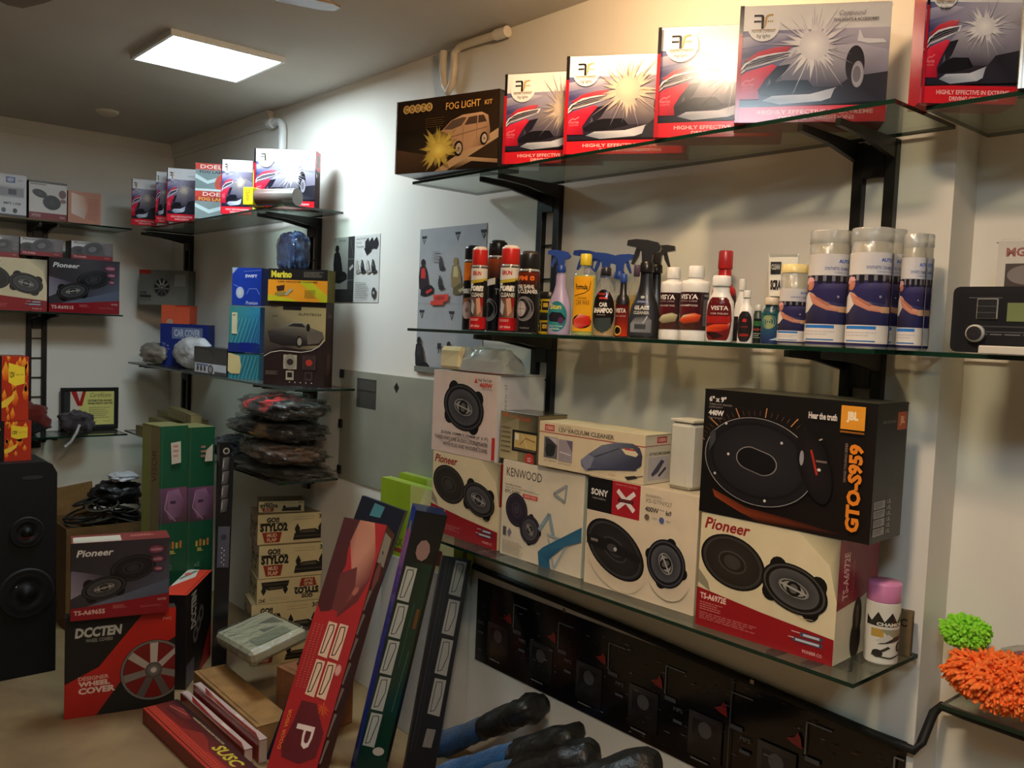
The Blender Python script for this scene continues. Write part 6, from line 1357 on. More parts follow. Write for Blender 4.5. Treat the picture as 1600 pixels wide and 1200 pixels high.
# blue and cyan packs to the left of the key box
def cyan_art(p):
    p.rect(0, 0, 1, 1, [(60, 120, 110), (50, 130, 160), (30, 70, 150), (50, 120, 120)])
    for k in range(26): p.line([(-.1+.06*k, 1.0 if False else .95), (.2+.06*k, .25)], .012, (40, 100, 130) if k % 2 else (110, 190, 190))
    p.rect(.10, .14, .28, .60, (196, 186, 150)); p.rect(.13, .18, .25, .3, (120, 104, 80)); p.rect(0, .80, 1, 1, (26, 44, 110)); p.rect(.38, .78, .92, .96, (24, 34, 120)); p.text('air', .82, .84, .96, .92, (120, 140, 200))
def cyan2(p):
    p.rect(0, 0, 1, 1, (50, 120, 130))
    for k in range(20): p.line([(.1+.06*k, 1), (.3+.06*k, .1)], .014, (36, 96, 120) if k % 2 else (110, 190, 190))
    p.poly([(0, 0), (.38, .1), (.44, .5), (.40, .8), (.1, .8), (0, .7)], (206, 186, 130))
def swift_art(p):
    p.rect(0, 0, 1, 1, (30, 54, 140)); p.poly([(0, 0), (.2, 0), (0, .18)], (140, 150, 170)); p.text('SWIFT', .45, .18, .86, .26, (200, 206, 220), bold=.03); p.ell(.28, .66, .14, .17, (190, 190, 170), rim=(150, 160, 190)); p.line([(.5, .7), (.6, .55), (.85, .55), (.95, .7)], .02, (110, 130, 190)); p.line([(.05, .45), (.2, .5)], .03, (90, 110, 180)); p.text('Premium', .5, .88, .9, .97, (196, 204, 224), slant=.2); p.line([(.4, .1), (1, .06)], .02, (90, 110, 170))
zz = ZK+.0008
A = P(356, 597, y=-.30); A.y = -.30; CA = 30; wc = wsolve((A.x, -.30, ZK), CA, 404)
h1 = zat(A.x, -.29, 551)-zz; raw('lowest cyan pack with a torn cream patch left of the key fob carton', (A.x, -.30, zz), CA, wc, h1, .08, {'all': (50, 110, 130), 'top': (90, 130, 140)}, {'front': cyan2}, name='car_mat_pack', crush=.003, group='cyan packs')
zz += h1+.004; h2 = zat(A.x, -.29, 478)-zz; raw('middle cyan and blue pack with a hanging tag, stacked left of the key fob carton', (A.x, -.30, zz), CA, wc, h2, .08, {'all': (40, 90, 140), 'top': (70, 120, 150)}, {'front': cyan_art}, name='car_mat_pack', crush=.003, group='cyan packs')
zz += h2+.004; h3 = zat(A.x, -.29, 418)-zz; raw('dark blue box with white lettering, topmost on the cyan packs', (A.x+.01, -.294, zz), CA, wc-.01, h3, .06, {'all': (30, 50, 120), 'left': (24, 40, 100)}, {'front': swift_art}, name='accessory_box', m=GLOSS)
# black box with a white label
A = P(303, 588, y=-.30); w0 = P(350, 588, y=-.30).x-A.x; h0 = zat(A.x, -.30, 537)-ZK
def cam_art(p):
    p.rect(0, 0, 1, 1, (24, 22, 24)); p.rect(.02, .60, .98, .95, (206, 206, 210)); p.rect(.05, .63, .45, .70, (110, 120, 160)); 
    for k in range(3): p.ell(.12+.11*k, .80, .035, .04, (40, 40, 44))
    p.ell(.52, .80, .08, .06, (50, 50, 54)); p.ell(.52, .80, .05, .04, (150, 150, 154)); p.rect(.64, .86, .98, .95, (30, 28, 30)); p.poly([(0, 0), (.5, .1), (.62, .3), (0, .45)], (34, 30, 32))
raw('black box with a white picture label in front on the far rack', (A.x, -.30, ZK+.0008), 2, w0, h0*.92, .09, {'all': (26, 24, 26)}, {'front': cam_art}, name='camera_box', m=GLOSS)
# white carrier bag, grey bag
c = P(300, 548, y=-.20); mb = MB(); mb.blob((0, 0, .085), (.25, .055, .085), (206, 204, 204), .16, 1.7, 15, 44, 26, 1.0); mb.v = [(a, b, max(.001, z_)) for a, b, z_ in mb.v]
WBAG = mat('thin white bag', .35, spec=.5, bump=.9, bscale=25)
tag(mb.build('carrier_bag', WBAG, None, Matrix.Translation((P(296, 560, y=-.22).x, -.20, ZK+.001))), 'crumpled white plastic bag on the far rack beside the black box', 'bag')
mb = MB(); mb.blob((0, 0, .06), (.17, .06, .06), (150, 142, 130), .3, 2.4, 17, 36, 20, .9); mb.v = [(a, b, max(.001, z_)) for a, b, z_ in mb.v]
tag(mb.build('carrier_bag', WBAG, None, Matrix.Translation((P(244, 560, y=-.22).x, -.225, ZK+.001))), 'dull grey plastic bag at the left end of the middle far shelf', 'bag')
# stack in the corner: blue pack, orange box, grey wheel box
AX = .56
def bluep(p): p.rect(0, 0, 1, 1, (30, 46, 120)); p.rect(.25, .08, .9, .35, (110, 120, 150)); p.text('CAR COVER', .3, .12, .85, .3, (190, 196, 214), bold=.03); star_field(p, 0, .4, .2, 1, 8, [(120, 130, 170)], 4, .06)
A = P(248, 548, y=-.12); A = Vector((A.x, -.115, 0)); zs = ZK+.0008
wb = P(322, 548, y=-.115).x-A.x
SA = 50; A = P(250, 548, y=-.24); A.z = zs; wb = wsolve(A, 35, 323); hb1 = zat(A.x, A.y, 505)-zs; raw('royal blue carton under the small orange one on the far rack', (A.x, A.y, zs), 35, wb, hb1, .07, {'all': (30, 44, 110)}, {'front': bluep}, name='accessory_box')
zs += hb1+.001; hb2 = zat(A.x, A.y, 476)-zs; raw('small orange carton between the blue one and the grey wheel box', (A.x+.004, A.y+.003, zs), 35, wb*.6, hb2, .07, {'all': (190, 76, 50)}, {'front': lambda p: (p.rect(0, 0, 1, 1, (214, 92, 60)), p.ell(.3, .92, .12, .1, (180, 150, 130)), p.rect(.5, 0, 1, .08, (190, 40, 34)))}, name='accessory_box')
zs += hb2+.001; Ag = P(217, 474, y=-.245); Ag.z = zs; hb3 = zat(Ag.x, Ag.y, 421)-zs
def wheelbox(p): p.rect(0, 0, 1, 1, (130, 130, 122)); p.rect(0, 0, .24, .12, (196, 60, 40)); wheel(p, .47, .50, .17, 9, (206, 204, 198), (50, 50, 50), 10); p.rect(.73, .12, .95, .45, (160, 164, 160)); p.rect(.02, .72, .25, .8, (60, 58, 56)); p.text('CAR WHEEL', .02, .83, .26, .88, (50, 48, 46)); p.text('COVER', .02, .62, .16, .70, (40, 38, 36), bold=.04)
raw('grey carton with a chrome wheel picture, top of the corner stack', (Ag.x, Ag.y, zs), 35, wsolve(Ag, 35, 293), hb3, .09, {'all': (120, 120, 112), 'right': (110, 108, 98)}, {'front': wheelbox}, name='wheel_cover_box')

# ================================================================== far rack, low shelf
OL = {'all': (140, 126, 84), 'edge': (110, 100, 66)}
def olive_art(p): p.rect(0, 0, 1, 1, (138, 124, 84)); p.text('DOOR VISOR', .2, .3, .75, .7, (90, 76, 50)); p.line([(.02, .1), (.98, .1)], .004, (96, 84, 56)); p.rect(.80, .1, .9, .9, (120, 100, 66))
for k, (a, b, dy, lb) in enumerate((((212, 690), 0, 0, 'lowest'), ((232, 672), 1, .07, 'second'), ((245, 658), 1, .13, 'third'), ((262, 632), 2, .05, 'topmost'))):
    zb_ = ZL+.001+.052*b
    yy = (-.32, -.255, -.185, -.25)[k]; A = P(a[0], a[1], y=yy); A.x = max(A.x, .14)
    raw('slim olive carton lying on the low far shelf, '+('frontmost and lowest of the four', 'second from the front', 'furthest back of the four', 'resting crosswise on top of the others')[k], (A.x, yy, ZL+.001 if k < 3 else ZL+.138), 0 if k < 3 else -6, .62 if k < 3 else .46, .056 if k in (0,) else (.100 if k == 1 else (.135 if k == 2 else .050)), .055, OL, {'front': olive_art}, name='visor_box', group='slim olive boxes')
# bagged covers heaped on the low far shelf
def bag(label, c, R_, colf, seed, rz=0.0, amp=.22, film=True, name='seat_cover_bag'):
    mb = MB(); mb.blob((0, 0, R_[2]), R_, colf, amp, 2.3, seed, 110, 34, .75)
    mb.v = [(a, b, max(.001, z)) for a, b, z in mb.v]
    M = Matrix.Translation(c) @ Matrix.Rotation(rz, 4, 'Z')
    o = tag(mb.build(name, CLOTH, None, M), label, 'bag', 'bagged seat covers')
    if film:
        m2 = MB(); m2.blob((0, 0, R_[2]*1.05), (R_[0]*1.07, R_[1]*1.07, R_[2]*1.10), (200, 200, 200), amp*1.25, 3.1, seed+1, 44, 22, .7)
        m2.v = [(a, b, max(.0015, z)) for a, b, z in m2.v]
        m2.build('clear_bag', FILM, o)
    return o
blk = lambda nn, p: mixc((26, 26, 28), (56, 54, 56), .5+nn)
def blk_red(nn, p):
    if p.z > -.01 and abs(p.x+.09) < .045 and p.y < .05: return (206, 44, 40)
    if p.z > -.015 and abs(p.x-.08) < .05 and p.y < .05: return (214, 46, 44)
    return blk(nn, p)
def blk_tan(nn, p): return (176, 128, 70) if abs(p.x-.07) < .05 and p.y < -.02 and p.z < .03 else blk(nn, p)
bag('lowest bagged cover, olive grey, spilling over the low far shelf', (1.87, -.19, ZL+.001), (.30, .135, .028), lambda nn, p: mixc((84, 78, 64), (60, 54, 44), .5+nn), 21, .05)
bag('brown bagged cover second from the bottom of the heap', (1.93, -.20, ZL+.068), (.25, .13, .042), lambda nn, p: mixc((128, 88, 52), (84, 58, 38), .5+nn), 22, -.06)
bag('dark bagged cover with a tan patch in the middle of the heap', (1.87, -.20, ZL+.163), (.27, .13, .042), blk_tan, 23, .10)
bag('topmost black bagged cover with two bright red patches', (1.94, -.205, ZL+.258), (.24, .135, .046), blk_red, 24, -.05)
bag('dull black bundle left of the heap of bagged covers', (1.43, -.20, ZL+.001), (.11, .09, .060), lambda nn, p: mixc((34, 34, 34), (60, 58, 56), .5+nn), 25, .1, film=False)

# ================================================================== back wall rack
def rawb(name, label, y0, y1, x, z, h, d, base, arts, ang=90, **kw):
    return carton(name, label, 'box', frame((x, y0, z), (math.cos(math.radians(ang)), math.sin(math.radians(ang)), 0)), y1-y0, d, h, base, arts, **kw)
XB = .285
y = lambda px, v: P(px, v, x=XB).y
z = lambda px, v: P(px, v, x=XB).z
zt = ZM+.0008
def edgecut(p): p.us = 1.0; cream_speaker_art('TS-A6990')(p)
h1 = z(40, 404)-zt
rawb('speaker_carton', 'cream and red speaker carton on the back wall, cut off by the left edge', -1.12, y(73, 484), XB, zt, h1, .18, CREAM, {'front': cream_speaker_art('TS-A6990')})
h2 = z(130, 405)-zt
rawb('speaker_carton', 'dark purple speaker carton at the right end of the back wall shelf', y(76, 484), y(186, 490), XB, zt, h2, .18, {'all': (60, 30, 40), 'left': (90, 24, 34), 'edge': (50, 30, 36)}, {'front': purple_speaker_art('TS-R6951S')}, m=GLOSS)
SM = {'all': (110, 104, 104), 'left': (50, 40, 42), 'edge': (80, 70, 72)}
for k, (a, b, yt, lb) in enumerate(((-20, 31, 367, 'leftmost small grey speaker box on the back wall, cut by the photo edge'), (33, 99, 369, 'small grey speaker box in the middle of three on the back wall'), (113, 178, 375, 'small grey speaker box at the right of three on the back wall'))):
    zz = zt+(h1 if b < 100 else h2)+.0012
    if k == 1: zz = zt+max(h1, h2)+.0012
    rawb('small_speaker_box', lb, y(max(a, -20), 402), y(b, 405), XB-.02, zz, z(a if a > 0 else 5, yt)-zz, .12, SM, {'front': small_speaker_art}, group='small speaker boxes')
ztt = ZT+.0008
def stereo_art(p):
    p.rect(0, 0, 1, 1, (214, 214, 218)); p.rect(.55, .06, .75, .2, (56, 96, 160)); p.rect(.3, .28, .96, .55, (190, 190, 196)); p.rect(.34, .32, .94, .52, (150, 150, 158)); p.rect(.60, .35, .78, .48, (70, 70, 76)); p.text('MP3 USB', .5, .66, .88, .72, (90, 90, 96), bold=.03); p.ell(.3, .82, .06, .07, (60, 60, 64)); p.ell(.5, .86, .05, .06, (90, 90, 100)); p.ell(.75, .86, .05, .06, (60, 60, 64)); p.rect(0, .95, 1, 1, (50, 50, 54)); p.text('NEW', .58, .08, .72, .18, (230, 230, 236), bold=.03); p.text('radio', .80, .09, .92, .16, (150, 150, 160))
rawb('stereo_box', 'white box with a car stereo picture at the top left edge of the photo', -1.08, y(41, 338), XB, ztt, z(38, 275)-ztt, .12, {'all': (206, 206, 210), 'right': (40, 38, 40), 'edge': (60, 60, 62)}, {'front': stereo_art})
rawb('small_speaker_box', 'white and red box with two round speakers on the high back shelf', y(45, 343), y(104, 348), XB, ztt, z(46, 280)-ztt, .13, {'all': (196, 190, 186), 'left': (40, 36, 38), 'edge': (90, 84, 82)}, {'front': white_speaker_art})
def peach(p): p.rect(0, 0, 1, 1, (206, 150, 130)); p.poly([(.1, .05), (.5, .15), (.6, .5), (.5, .85), (.1, .7)], [(240, 220, 200), (214, 170, 140), (206, 160, 140), (214, 190, 180), (236, 220, 210)]); p.lines(.62, .2, .95, .9, 10, (190, 130, 116), 4)
rawb('wipe_pack', 'glossy peach coloured pack right of the small speaker box on the high back shelf', y(106, 349), y(157, 352), XB, ztt, z(107, 297)-ztt, .07, {'all': (200, 140, 120)}, {'front': peach}, m=GLOSS)
# framed certificate standing on the low shelf
e = tag(empty('certificate_frame', (.035, -.632, ZL+.001)), 'dark framed certificate with a red ribbon on the back wall shelf', 'picture frame')
e.rotation_euler = (0, 0, math.radians(90)); bpy.context.view_layer.update()
W_, H_ = .315, .245
mb = MB()
for a, b, c, d in ((0, W_, 0, .018), (0, W_, H_-.018, H_), (0, .018, .018, H_-.018), (W_-.018, W_, .018, H_-.018)): mb.box(a, b, -.012, .004, c, d, (34, 34, 34), ch=.002)
mb.build('frame', PLAST, e)
mb = MB(); mb.box(.016, W_-.016, -.004, .002, .016, H_-.016, (60, 60, 60)); p = Print(mb, lambda u, v, o: (.018+(W_-.036)*u, -.004-o, .018+(H_-.036)*(1-v)), W_-.036, H_-.036)
p.rect(0, 0, 1, 1, (56, 56, 56)); p.rect(.12, .02, .98, .96, (226, 222, 130)); p.poly([(.12, .02), (.3, .02), (.3, .96), (.12, .96)], [(226, 216, 196)]*4)
p.poly([(.13, .02), (.24, .02), (.30, .30), (.36, .02), (.42, .02), (.35, .42), (.26, .42)], (176, 40, 40)); p.poly([(.24, .02), (.36, .02), (.30, .26)], (230, 214, 200)); p.text('Certificate', .50, .06, .92, .18, (120, 110, 80), slant=.3); p.text('DISTRIBUTOR AWARD', .46, .25, .94, .31, (70, 66, 56), bold=.03); p.text('SPARE PARTS CENTRE', .46, .33, .95, .385, (70, 66, 56), bold=.03); p.lines(.48, .46, .92, .80, 6, (180, 172, 110), 3); p.rect(.52, .86, .64, .87, (120, 112, 80)); p.rect(.76, .86, .9, .87, (120, 112, 80))
mb.build('certificate', PAPER, e)
# cloth things in front of it
def lump(name, label, c, R_, colf, seed, amp=.22, rz=0, m=None, cat='cloth'):
    mb = MB(); mb.blob((0, 0, R_[2]), R_, colf, amp, 2.2, seed, 40, 22, .85); mb.v = [(a, b, max(.001, z_)) for a, b, z_ in mb.v]
    return tag(mb.build(name, m or CLOTH, None, Matrix.Translation(c) @ Matrix.Rotation(rz, 4, 'Z')), label, cat)
o = lump('dust_cloth', 'rust red and black folded cloth beside the flame boxes on the back shelf', (.17, -.86, ZL+.001), (.10, .14, .085), lambda nn, p: (120, 44, 34) if p.z+p.y*.5 > .02 else (40, 34, 34), 31, .25)
o = lump('grey_pouch', 'grey pouch with a hanging pale strap before the framed certificate', (.19, -.585, ZL+.001), (.085, .085, .062), lambda nn, p: mixc((104, 96, 100), (60, 50, 52), .5+nn*1.2), 32, .25, cat='bag')
mb = MB(); pts = [(.30, -.60, ZL+.06), (.322, -.62, ZL+.02), (.325, -.65, ZL-.03), (.325, -.68, ZL-.055)]
inv = o.matrix_world.inverted(); mb.tube([Vector(q)-Vector((.19, -.585, ZL+.001)) for q in pts], .008, (206, 202, 198), 6); mb.build('strap', CLOTH, o)

# ================================================================== loudspeaker and flame boxes at the left
SX = 1.45; y0, y1 = -1.40, P(88, 900, x=SX).y; W_ = y1-y0; HS = P(60, 722, x=SX).z
e = tag(empty('floor_loudspeaker', (SX, y0, .0), math.radians(90)), 'tall black floor standing loudspeaker at the left edge', 'loudspeaker')
mb = MB(); pr = [(0, .0008), (W_, .0008), (W_, HS-.05), (W_-.02, HS-.012), (W_-.05, HS), (.05, HS), (.02, HS-.012), (0, HS-.05)]
mb.prism(pr, 0, .30, (9, 9, 9)); mb.build('cabinet', RUBBER, e)
def disc(mb, cx, cz, prof, cols):
    n = 40
    mb.grid([[(cx+r_*math.cos(2*math.pi*j/n), y_, cz+r_*math.sin(2*math.pi*j/n)) for j in range(n)] for r_, y_ in prof], lambda a, c: cols[min(a, len(cols)-1)], 0, True, True, flip=True)
cxs = W_-.115
for cz, r_ in ((.36, .098), (.62, .06)):
    mb = MB(); disc(mb, cxs, cz, [(r_*1.08, -.0006), (r_*1.08, -.008), (r_*.99, -.012), (r_*.9, -.006), (r_*.82, -.012), (r_*.6, -.001), (r_*.32, .0), (r_*.3, -.012), (.001, -.018)], [(34, 33, 32), (40, 38, 37), (12, 12, 12), (9, 9, 9), (8, 8, 8), (8, 8, 8), (9, 9, 9), (10, 10, 10)]); mb.build('driver', RUBBER, e)
mb = MB(); p = Print(mb, lambda u, v, o: (u*W_, -.0006-o, HS*(1-v)), W_, HS); p.text('Pioneer', (cxs-.012)/W_, .50, (cxs+.012)/W_, .60, (190, 186, 180), bold=.03, rot=-90) if False else None
p.text('neer', (cxs-.10)/W_+.02, .545, (cxs-.035)/W_+.02, .575, (196, 192, 186), bold=.03); p.ell((cxs+.02)/W_, .05+.02, .10, .022, (46, 46, 48)); p.rect((cxs-.03)/W_, .345, (cxs+.03)/W_, .35, (110, 50, 50)); mb.build('badge', PLAST, e)
FX = 1.39
def flame_art(seed):
    def fn(p):
        p.rect(0, 0, 1, 1, (176, 48, 26)); rn = random.Random(seed)
        for k in range(16):
            u, v = rn.uniform(.05, .95), rn.uniform(0, 1); s = rn.uniform(.12, .34)
            p.poly([(u, v-s*.55), (u+s*.4, v), (u+s*.1, v+s*.4), (u-s*.3, v+s*.3), (u-s*.45, v-.02)], [(250, 180, 50), (230, 110, 30), (190, 60, 28), (210, 80, 30), (240, 140, 40)], False)
        p.k += 1; p.poly([(.25, .10), (.86, .17), (.86, .42), (.5, .46), (.25, .40)], (236, 200, 50)); p.text('12V', .30, .24, .48, .33, (60, 50, 30), bold=.04); p.text('super horn', .52, .26, .82, .31, (150, 110, 40)); p.poly([(0, .70), (.4, .60), (.5, .52), (.45, .66), (.2, .78), (0, .80)], [(236, 190, 60)]*6)
    return fn
for k, (va, vb, ul, ur, lb) in enumerate(((657, 733, -10, 49, 'lower of two red boxes with flame pictures on the loudspeaker'), (557, 655, -14, 45, 'upper of two red boxes with flame pictures, stacked on the other'))):
    ya, yb = P(ul, va, x=FX).y, P(ur, va, x=FX).y
    zb = HS+.001 if k == 0 else ztop+.0012
    h_ = zat(FX, yb, va)-zb; ztop = zb+h_
    hw = yb-ya
    def fa(p, k=k): p.rect(0, 0, 1, 1, (24, 22, 22)); q = Print(p.mb, lambda u, v, o: p.fn(.28+.72*u, v, o), p.w*.72, p.h, p.mi); q.k = 3; flame_art(7+k)(q); p.ell(.14, .2, .05, .05, (150, 110, 40)); p.ell(.14, .2, .025, .025, (90, 130, 60))
    rawb('horn_box', lb, ya, yb, FX, zb, h_, .14, {'all': (150, 40, 26), 'right': (160, 60, 30), 'edge': (120, 34, 24)}, {'front': fa}, m=GLOSS)

# ================================================================== floor at the left: wheel cover cartons, tall green cartons
A = Vector((1.976, -1.092, .0008)); B = Vector((2.07, -.71, .0008)); hD = zat(A.x, A.y, 966)
DA = math.degrees(math.atan2(B.y-A.y, B.x-A.x)); wD_ = (B-A).length
raw('red and black wheel cover carton standing on the floor', (A.x, A.y, .0008), DA, wD_, hD, .055, {'all': (30, 26, 24), 'left': (140, 32, 26), 'top': (60, 52, 40), 'edge': (90, 40, 32)}, {'front': wheelcover_art}, name='wheel_cover_box')
zP = hD+.002; A3 = P(111, 972, z=zP); hP3 = zat(A3.x, A3.y, 851)-zP; w3 = wsolve(A3, DA, 265)
# lies back over the two wheel cover cartons
raw('purple grey speaker carton resting on top of the floor wheel cover carton', (A3.x-.01, A3.y, zP), DA, w3, hP3, .13, {'all': (90, 30, 36), 'left': (120, 26, 32), 'top': (150, 50, 44), 'edge': (120, 50, 46)},
    {'front': purple_speaker_art('TS-A6965S'), 'top': lambda p: (p.rect(0, 0, 1, 1, (120, 44, 40)), p.rect(.02, .25, .5, .95, (200, 192, 170)), p.poly([(.02, .95), (.02, .6), (.2, .4), (.5, .3), (.5, .95)], (196, 186, 166)), p.lines(.6, .3, .9, .6, 2, (190, 110, 96), 2)), 'left': lambda p: (p.rect(0, 0, 1, 1, (116, 24, 32)), p.text('Pioneer', .35, .3, .6, .7, (190, 120, 110), rot=90))}, name='speaker_carton')
Wn, We = Vector((1.965, -.625, 0)), Vector((1.66, -.395, 0)); aw = math.degrees(math.atan2(We.y-Wn.y, We.x-Wn.x))
raw('second wheel cover carton behind, its black side with a row of wheels facing out', (Wn.x, Wn.y, .0008), aw, (We-Wn).length, .40, .105, {'all': (28, 26, 28), 'top': (206, 62, 40), 'edge': (80, 40, 36)},
    {'front': dark_wheel_side, 'top': lambda p: (p.rect(0, 0, 1, 1, (206, 60, 38)), p.poly([(.3, 0), (1, 0), (1, .45), (.7, .6)], (200, 192, 176)), p.line([(.6, .05), (.95, .4)], .04, (90, 120, 90)), p.ell(.8, .2, .06, .04, (190, 90, 70)))}, name='wheel_cover_box')
def green_tall(p):
    g = (28, 84, 56); p.rect(0, 0, 1, 1, g); p.rect(0, .42, 1, .66, [(110, 70, 104), (130, 84, 110), (90, 60, 70), (70, 50, 60)]); p.poly([(.3, .44), (.7, .43), (.9, .52), (.8, .62), (.4, .64), (.15, .55)], [(150, 110, 140), (160, 120, 150), (120, 84, 110), (100, 70, 90), (130, 96, 120), (90, 60, 80)]); p.line([(.3, .46), (.2, .56), (.6, .65)], .03, (170, 140, 160)); p.rect(.4, .51, .6, .53, (70, 50, 70))
    for k in range(4): p.rect(.34+.14*k, .80-.01*(k % 2), .42+.14*k, .84, (200, 120, 60) if k % 2 else (190, 170, 70))
    p.text('SL', .4, .85, .62, .875, (200, 190, 90), bold=.04); p.text('x2', .3, .95, .5, .98, (120, 150, 120)); p.line([(.08, 0), (.08, 1)], .02, (70, 110, 80))
GA = 96; gx, gy = 1.60, -.625
A = P(271, 668, y=gy); gx = min(1.62, A.x); hg = zat(gx, gy, 667)
wg = wsolve((gx, gy, 1.0), GA, 336)/2-.002
for k in range(2):
    d0 = Vector((math.cos(math.radians(GA)), math.sin(math.radians(GA)), 0))*(wg+.003)*k
    def art(p, k=k):
        sub_top(p, .62, green_tall, (26, 78, 52)); p.k = 60; p.poly([(.36, .07), (.72, .065), (.74, .155), (.40, .16)] if not k else [(.66, .10), (.90, .075), (.90, .15), (.60, .15)], (206, 196, 176)); p.lines(.45, .08, .68, .14, 3, (190, 130, 110), 2)
    raw(('tall dark green carton with olive side, left of two standing alike', 'tall dark green carton, right of two standing alike')[k], (gx+d0.x, gy+d0.y, .0008), GA, wg, hg-.012*k, .17, {'all': (28, 80, 54), 'left': (150, 144, 70), 'top': (120, 116, 70), 'edge': (150, 140, 90)}, {'front': art, 'left': lambda p: (p.rect(0, 0, 1, 1, (150, 142, 74)), p.rect(.5, .0, 1, 1, (136, 120, 66)), p.text('VISOR', .55, .10, .85, .24, (110, 60, 40), bold=.02, rot=90), p.poly([(0, 0), (.45, .2), (.3, .9), (0, 1)], (140, 150, 50)))}, name='visor_box', group='tall green cartons')
# dark long box and a patterned strip beside them
A = P(338, 700, y=-.40); hh = zat(A.x, -.40, 692)
raw('tall narrow black carton right of the green ones', (A.x, -.385, .0008), 80, .05, hh, .05, {'all': (26, 24, 24), 'edge': (50, 46, 42)}, {'front': lambda p: (p.rect(0, 0, 1, 1, (24, 22, 22)), p.ell(.6, .04, .3, .3, (190, 180, 160)), p.ell(.6, .04, .18, .18, (30, 28, 28)))}, name='visor_box')
Bx = P(343, 860, y=-.44); hb = zat(Bx.x+.02, -.44, 712)
def chain_art(p):
    p.rect(0, 0, 1, 1, (30, 28, 28))
    for k in range(4): p.poly([(.25, .01+.065*k), (.7, .005+.065*k), (.62, .065+.065*k), (.2, .07+.065*k)], [(120, 112, 106), (80, 74, 72), (60, 56, 56), (96, 90, 86)]); p.line([(.3, .02+.065*k), (.28, .055+.065*k)], .06, (170, 164, 156))
    p.rect(.1, .33, .9, .52, (84, 82, 92)); p.ell(.5, .38, .2, .2, (60, 58, 66))
    for k in range(8): p.ell(.4+.16*(k % 2), .43+.011*k, .05, .05, (200, 196, 190), n=6)
T = P(343, 712, y=-.41); B = P(331, 1000, y=-.47); B.z = .0015
leaning('visor_box', 'grey patterned narrow carton standing before the narrow black one', T, B, 70, .062, .03, {'all': (34, 32, 32)}, {'front': chain_art}, m=GLOSS)

# stack of mud flap cartons under the low far shelf
MUDB = {'all': (196, 172, 122), 'top': (150, 130, 92), 'edge': (150, 124, 80)}
rows = [(1001, 946, 392, 500, True), (945, 906, 401, 500, 'inv'), (905, 853, 405, 512, True), (850, 802, 417, 511, True)]
base = .0008; A0 = P(392, 1001, z=.12); ax, ay = A0.x, A0.y
levels = []
hts = []
for k, (vb, vt, ul, ur, mode) in enumerate(rows):
    zb_ = zat(ax, ay, vb); zt_ = zat(ax, ay, vt); hts.append((zb_, zt_, ul, ur, mode))
raw('bottom carton under the stack of mud flap cartons, mostly hidden', (ax, ay, .0008), 75, .30, hts[0][0]-.0018, .2, MUDB, {'front': mud_art(False)}, name='mud_flap_box', group='mud flap cartons')
names = ('lowest fully printed mud flap carton, behind the pale pack', 'mud flap carton standing upside down in the stack', 'mud flap carton second from the top of the stack', 'topmost upright mud flap carton of the stack')
zc = hts[0][0]
for k, (zb_, zt_, ul, ur, mode) in enumerate(hts):
    A = P(ul+.0, 950, z=zc); A = P(ul, rows[k][0], z=zc)
    # keep the stack together: same corner line, small shifts only
    A.y = max(min(A.y, ay+.03), ay-.03); A.x = max(min(A.x, ax+.06), ax-.04); A.z = zc
    h_ = zt_-zb_; w_ = min(wsolve(A, 75, ur), .33)
    raw(names[k], (A.x, A.y, zc), 75, w_, h_-.0015, .19, MUDB, {'front': mud_art(mode == 'inv'), 'left': mud_side}, name='mud_flap_box', group='mud flap cartons')
    zc += h_
A = P(386, 798, z=zc); A.x = ax-.03; A.y = ay+.02
raw('small tilted mud flap carton lying at the back of the stack top', (A.x-.03, A.y+.03, zc+.0006), 68, .20, min(.05, ZL-TH-.012-zc), .12, MUDB, {'front': mud_art(False), 'left': mud_side}, name='mud_flap_box', group='mud flap cartons')

# carton of cables far back
e = tag(empty('cable_carton', (.62, -.83, .0006)), 'open brown carton full of black cables behind the speaker carton', 'box')
mb = MB(); W_, D_, H_ = .34, .42, .50
for a, b, c, d in ((0, W_, 0, .005), (0, W_, D_-.005, D_), (0, .005, .005, D_-.005), (W_-.005, W_, .005, D_-.005)): mb.box(a, b, c, d, 0, H_, (112, 84, 50))
mb.box(.005, W_-.005, .005, D_-.005, 0, .005, (112, 84, 50)); mb.build('body', BROWN, e)
mb = MB(); mb.face([(0.002, .004, H_), (0.002, .22, H_), (-.02, .215, H_+.16), (-.02, -.01, H_+.13)], (130, 98, 58)); mb.face([(-.004, .004, H_), (-.026, -.01, H_+.13), (-.026, .215, H_+.16), (-.004, .22, H_)], (130, 96, 56)); mb.build('flap', BROWN, e)
rn = random.Random(4)
mb = MB()
for k in range(14):
    cx, cy, r_ = rn.uniform(.10, .24), rn.uniform(.10, .34), rn.uniform(.05, .11); zz = H_-.04+.012*k*.8; tl = rn.uniform(-.35, .35); pts = []
    for i in range(22):
        a = 2*math.pi*i/21*rn.choice((1, 1)); pts.append((cx+min(r_, .09)*math.cos(a), cy+r_*math.sin(a), zz+tl*r_*math.sin(a+k)))
    mb.tube(pts, .0055, (30, 30, 28) if k % 4 else (70, 66, 50), 6)
inv = Matrix.Translation((.62, -.83, .0006))
o = tag(mb.build('cable_bundle', RUBBER, None, inv), 'tangle of black cables heaped on the open brown carton', 'cables')
lump('black_bag', 'black bin bag with a white glint on the cable carton', (.75, -.54, .56), (.10, .12, .06), lambda nn, p: (26, 26, 26), 41, .3, m=GLOSSY_BLACK, cat='bag')
lump('clear_bag', 'small wad of clear film tucked beside the tall green cartons', (.80, -.52, .685), (.05, .07, .022), lambda nn, p: (190, 190, 190), 42, .35, m=WBAG, cat='bag')

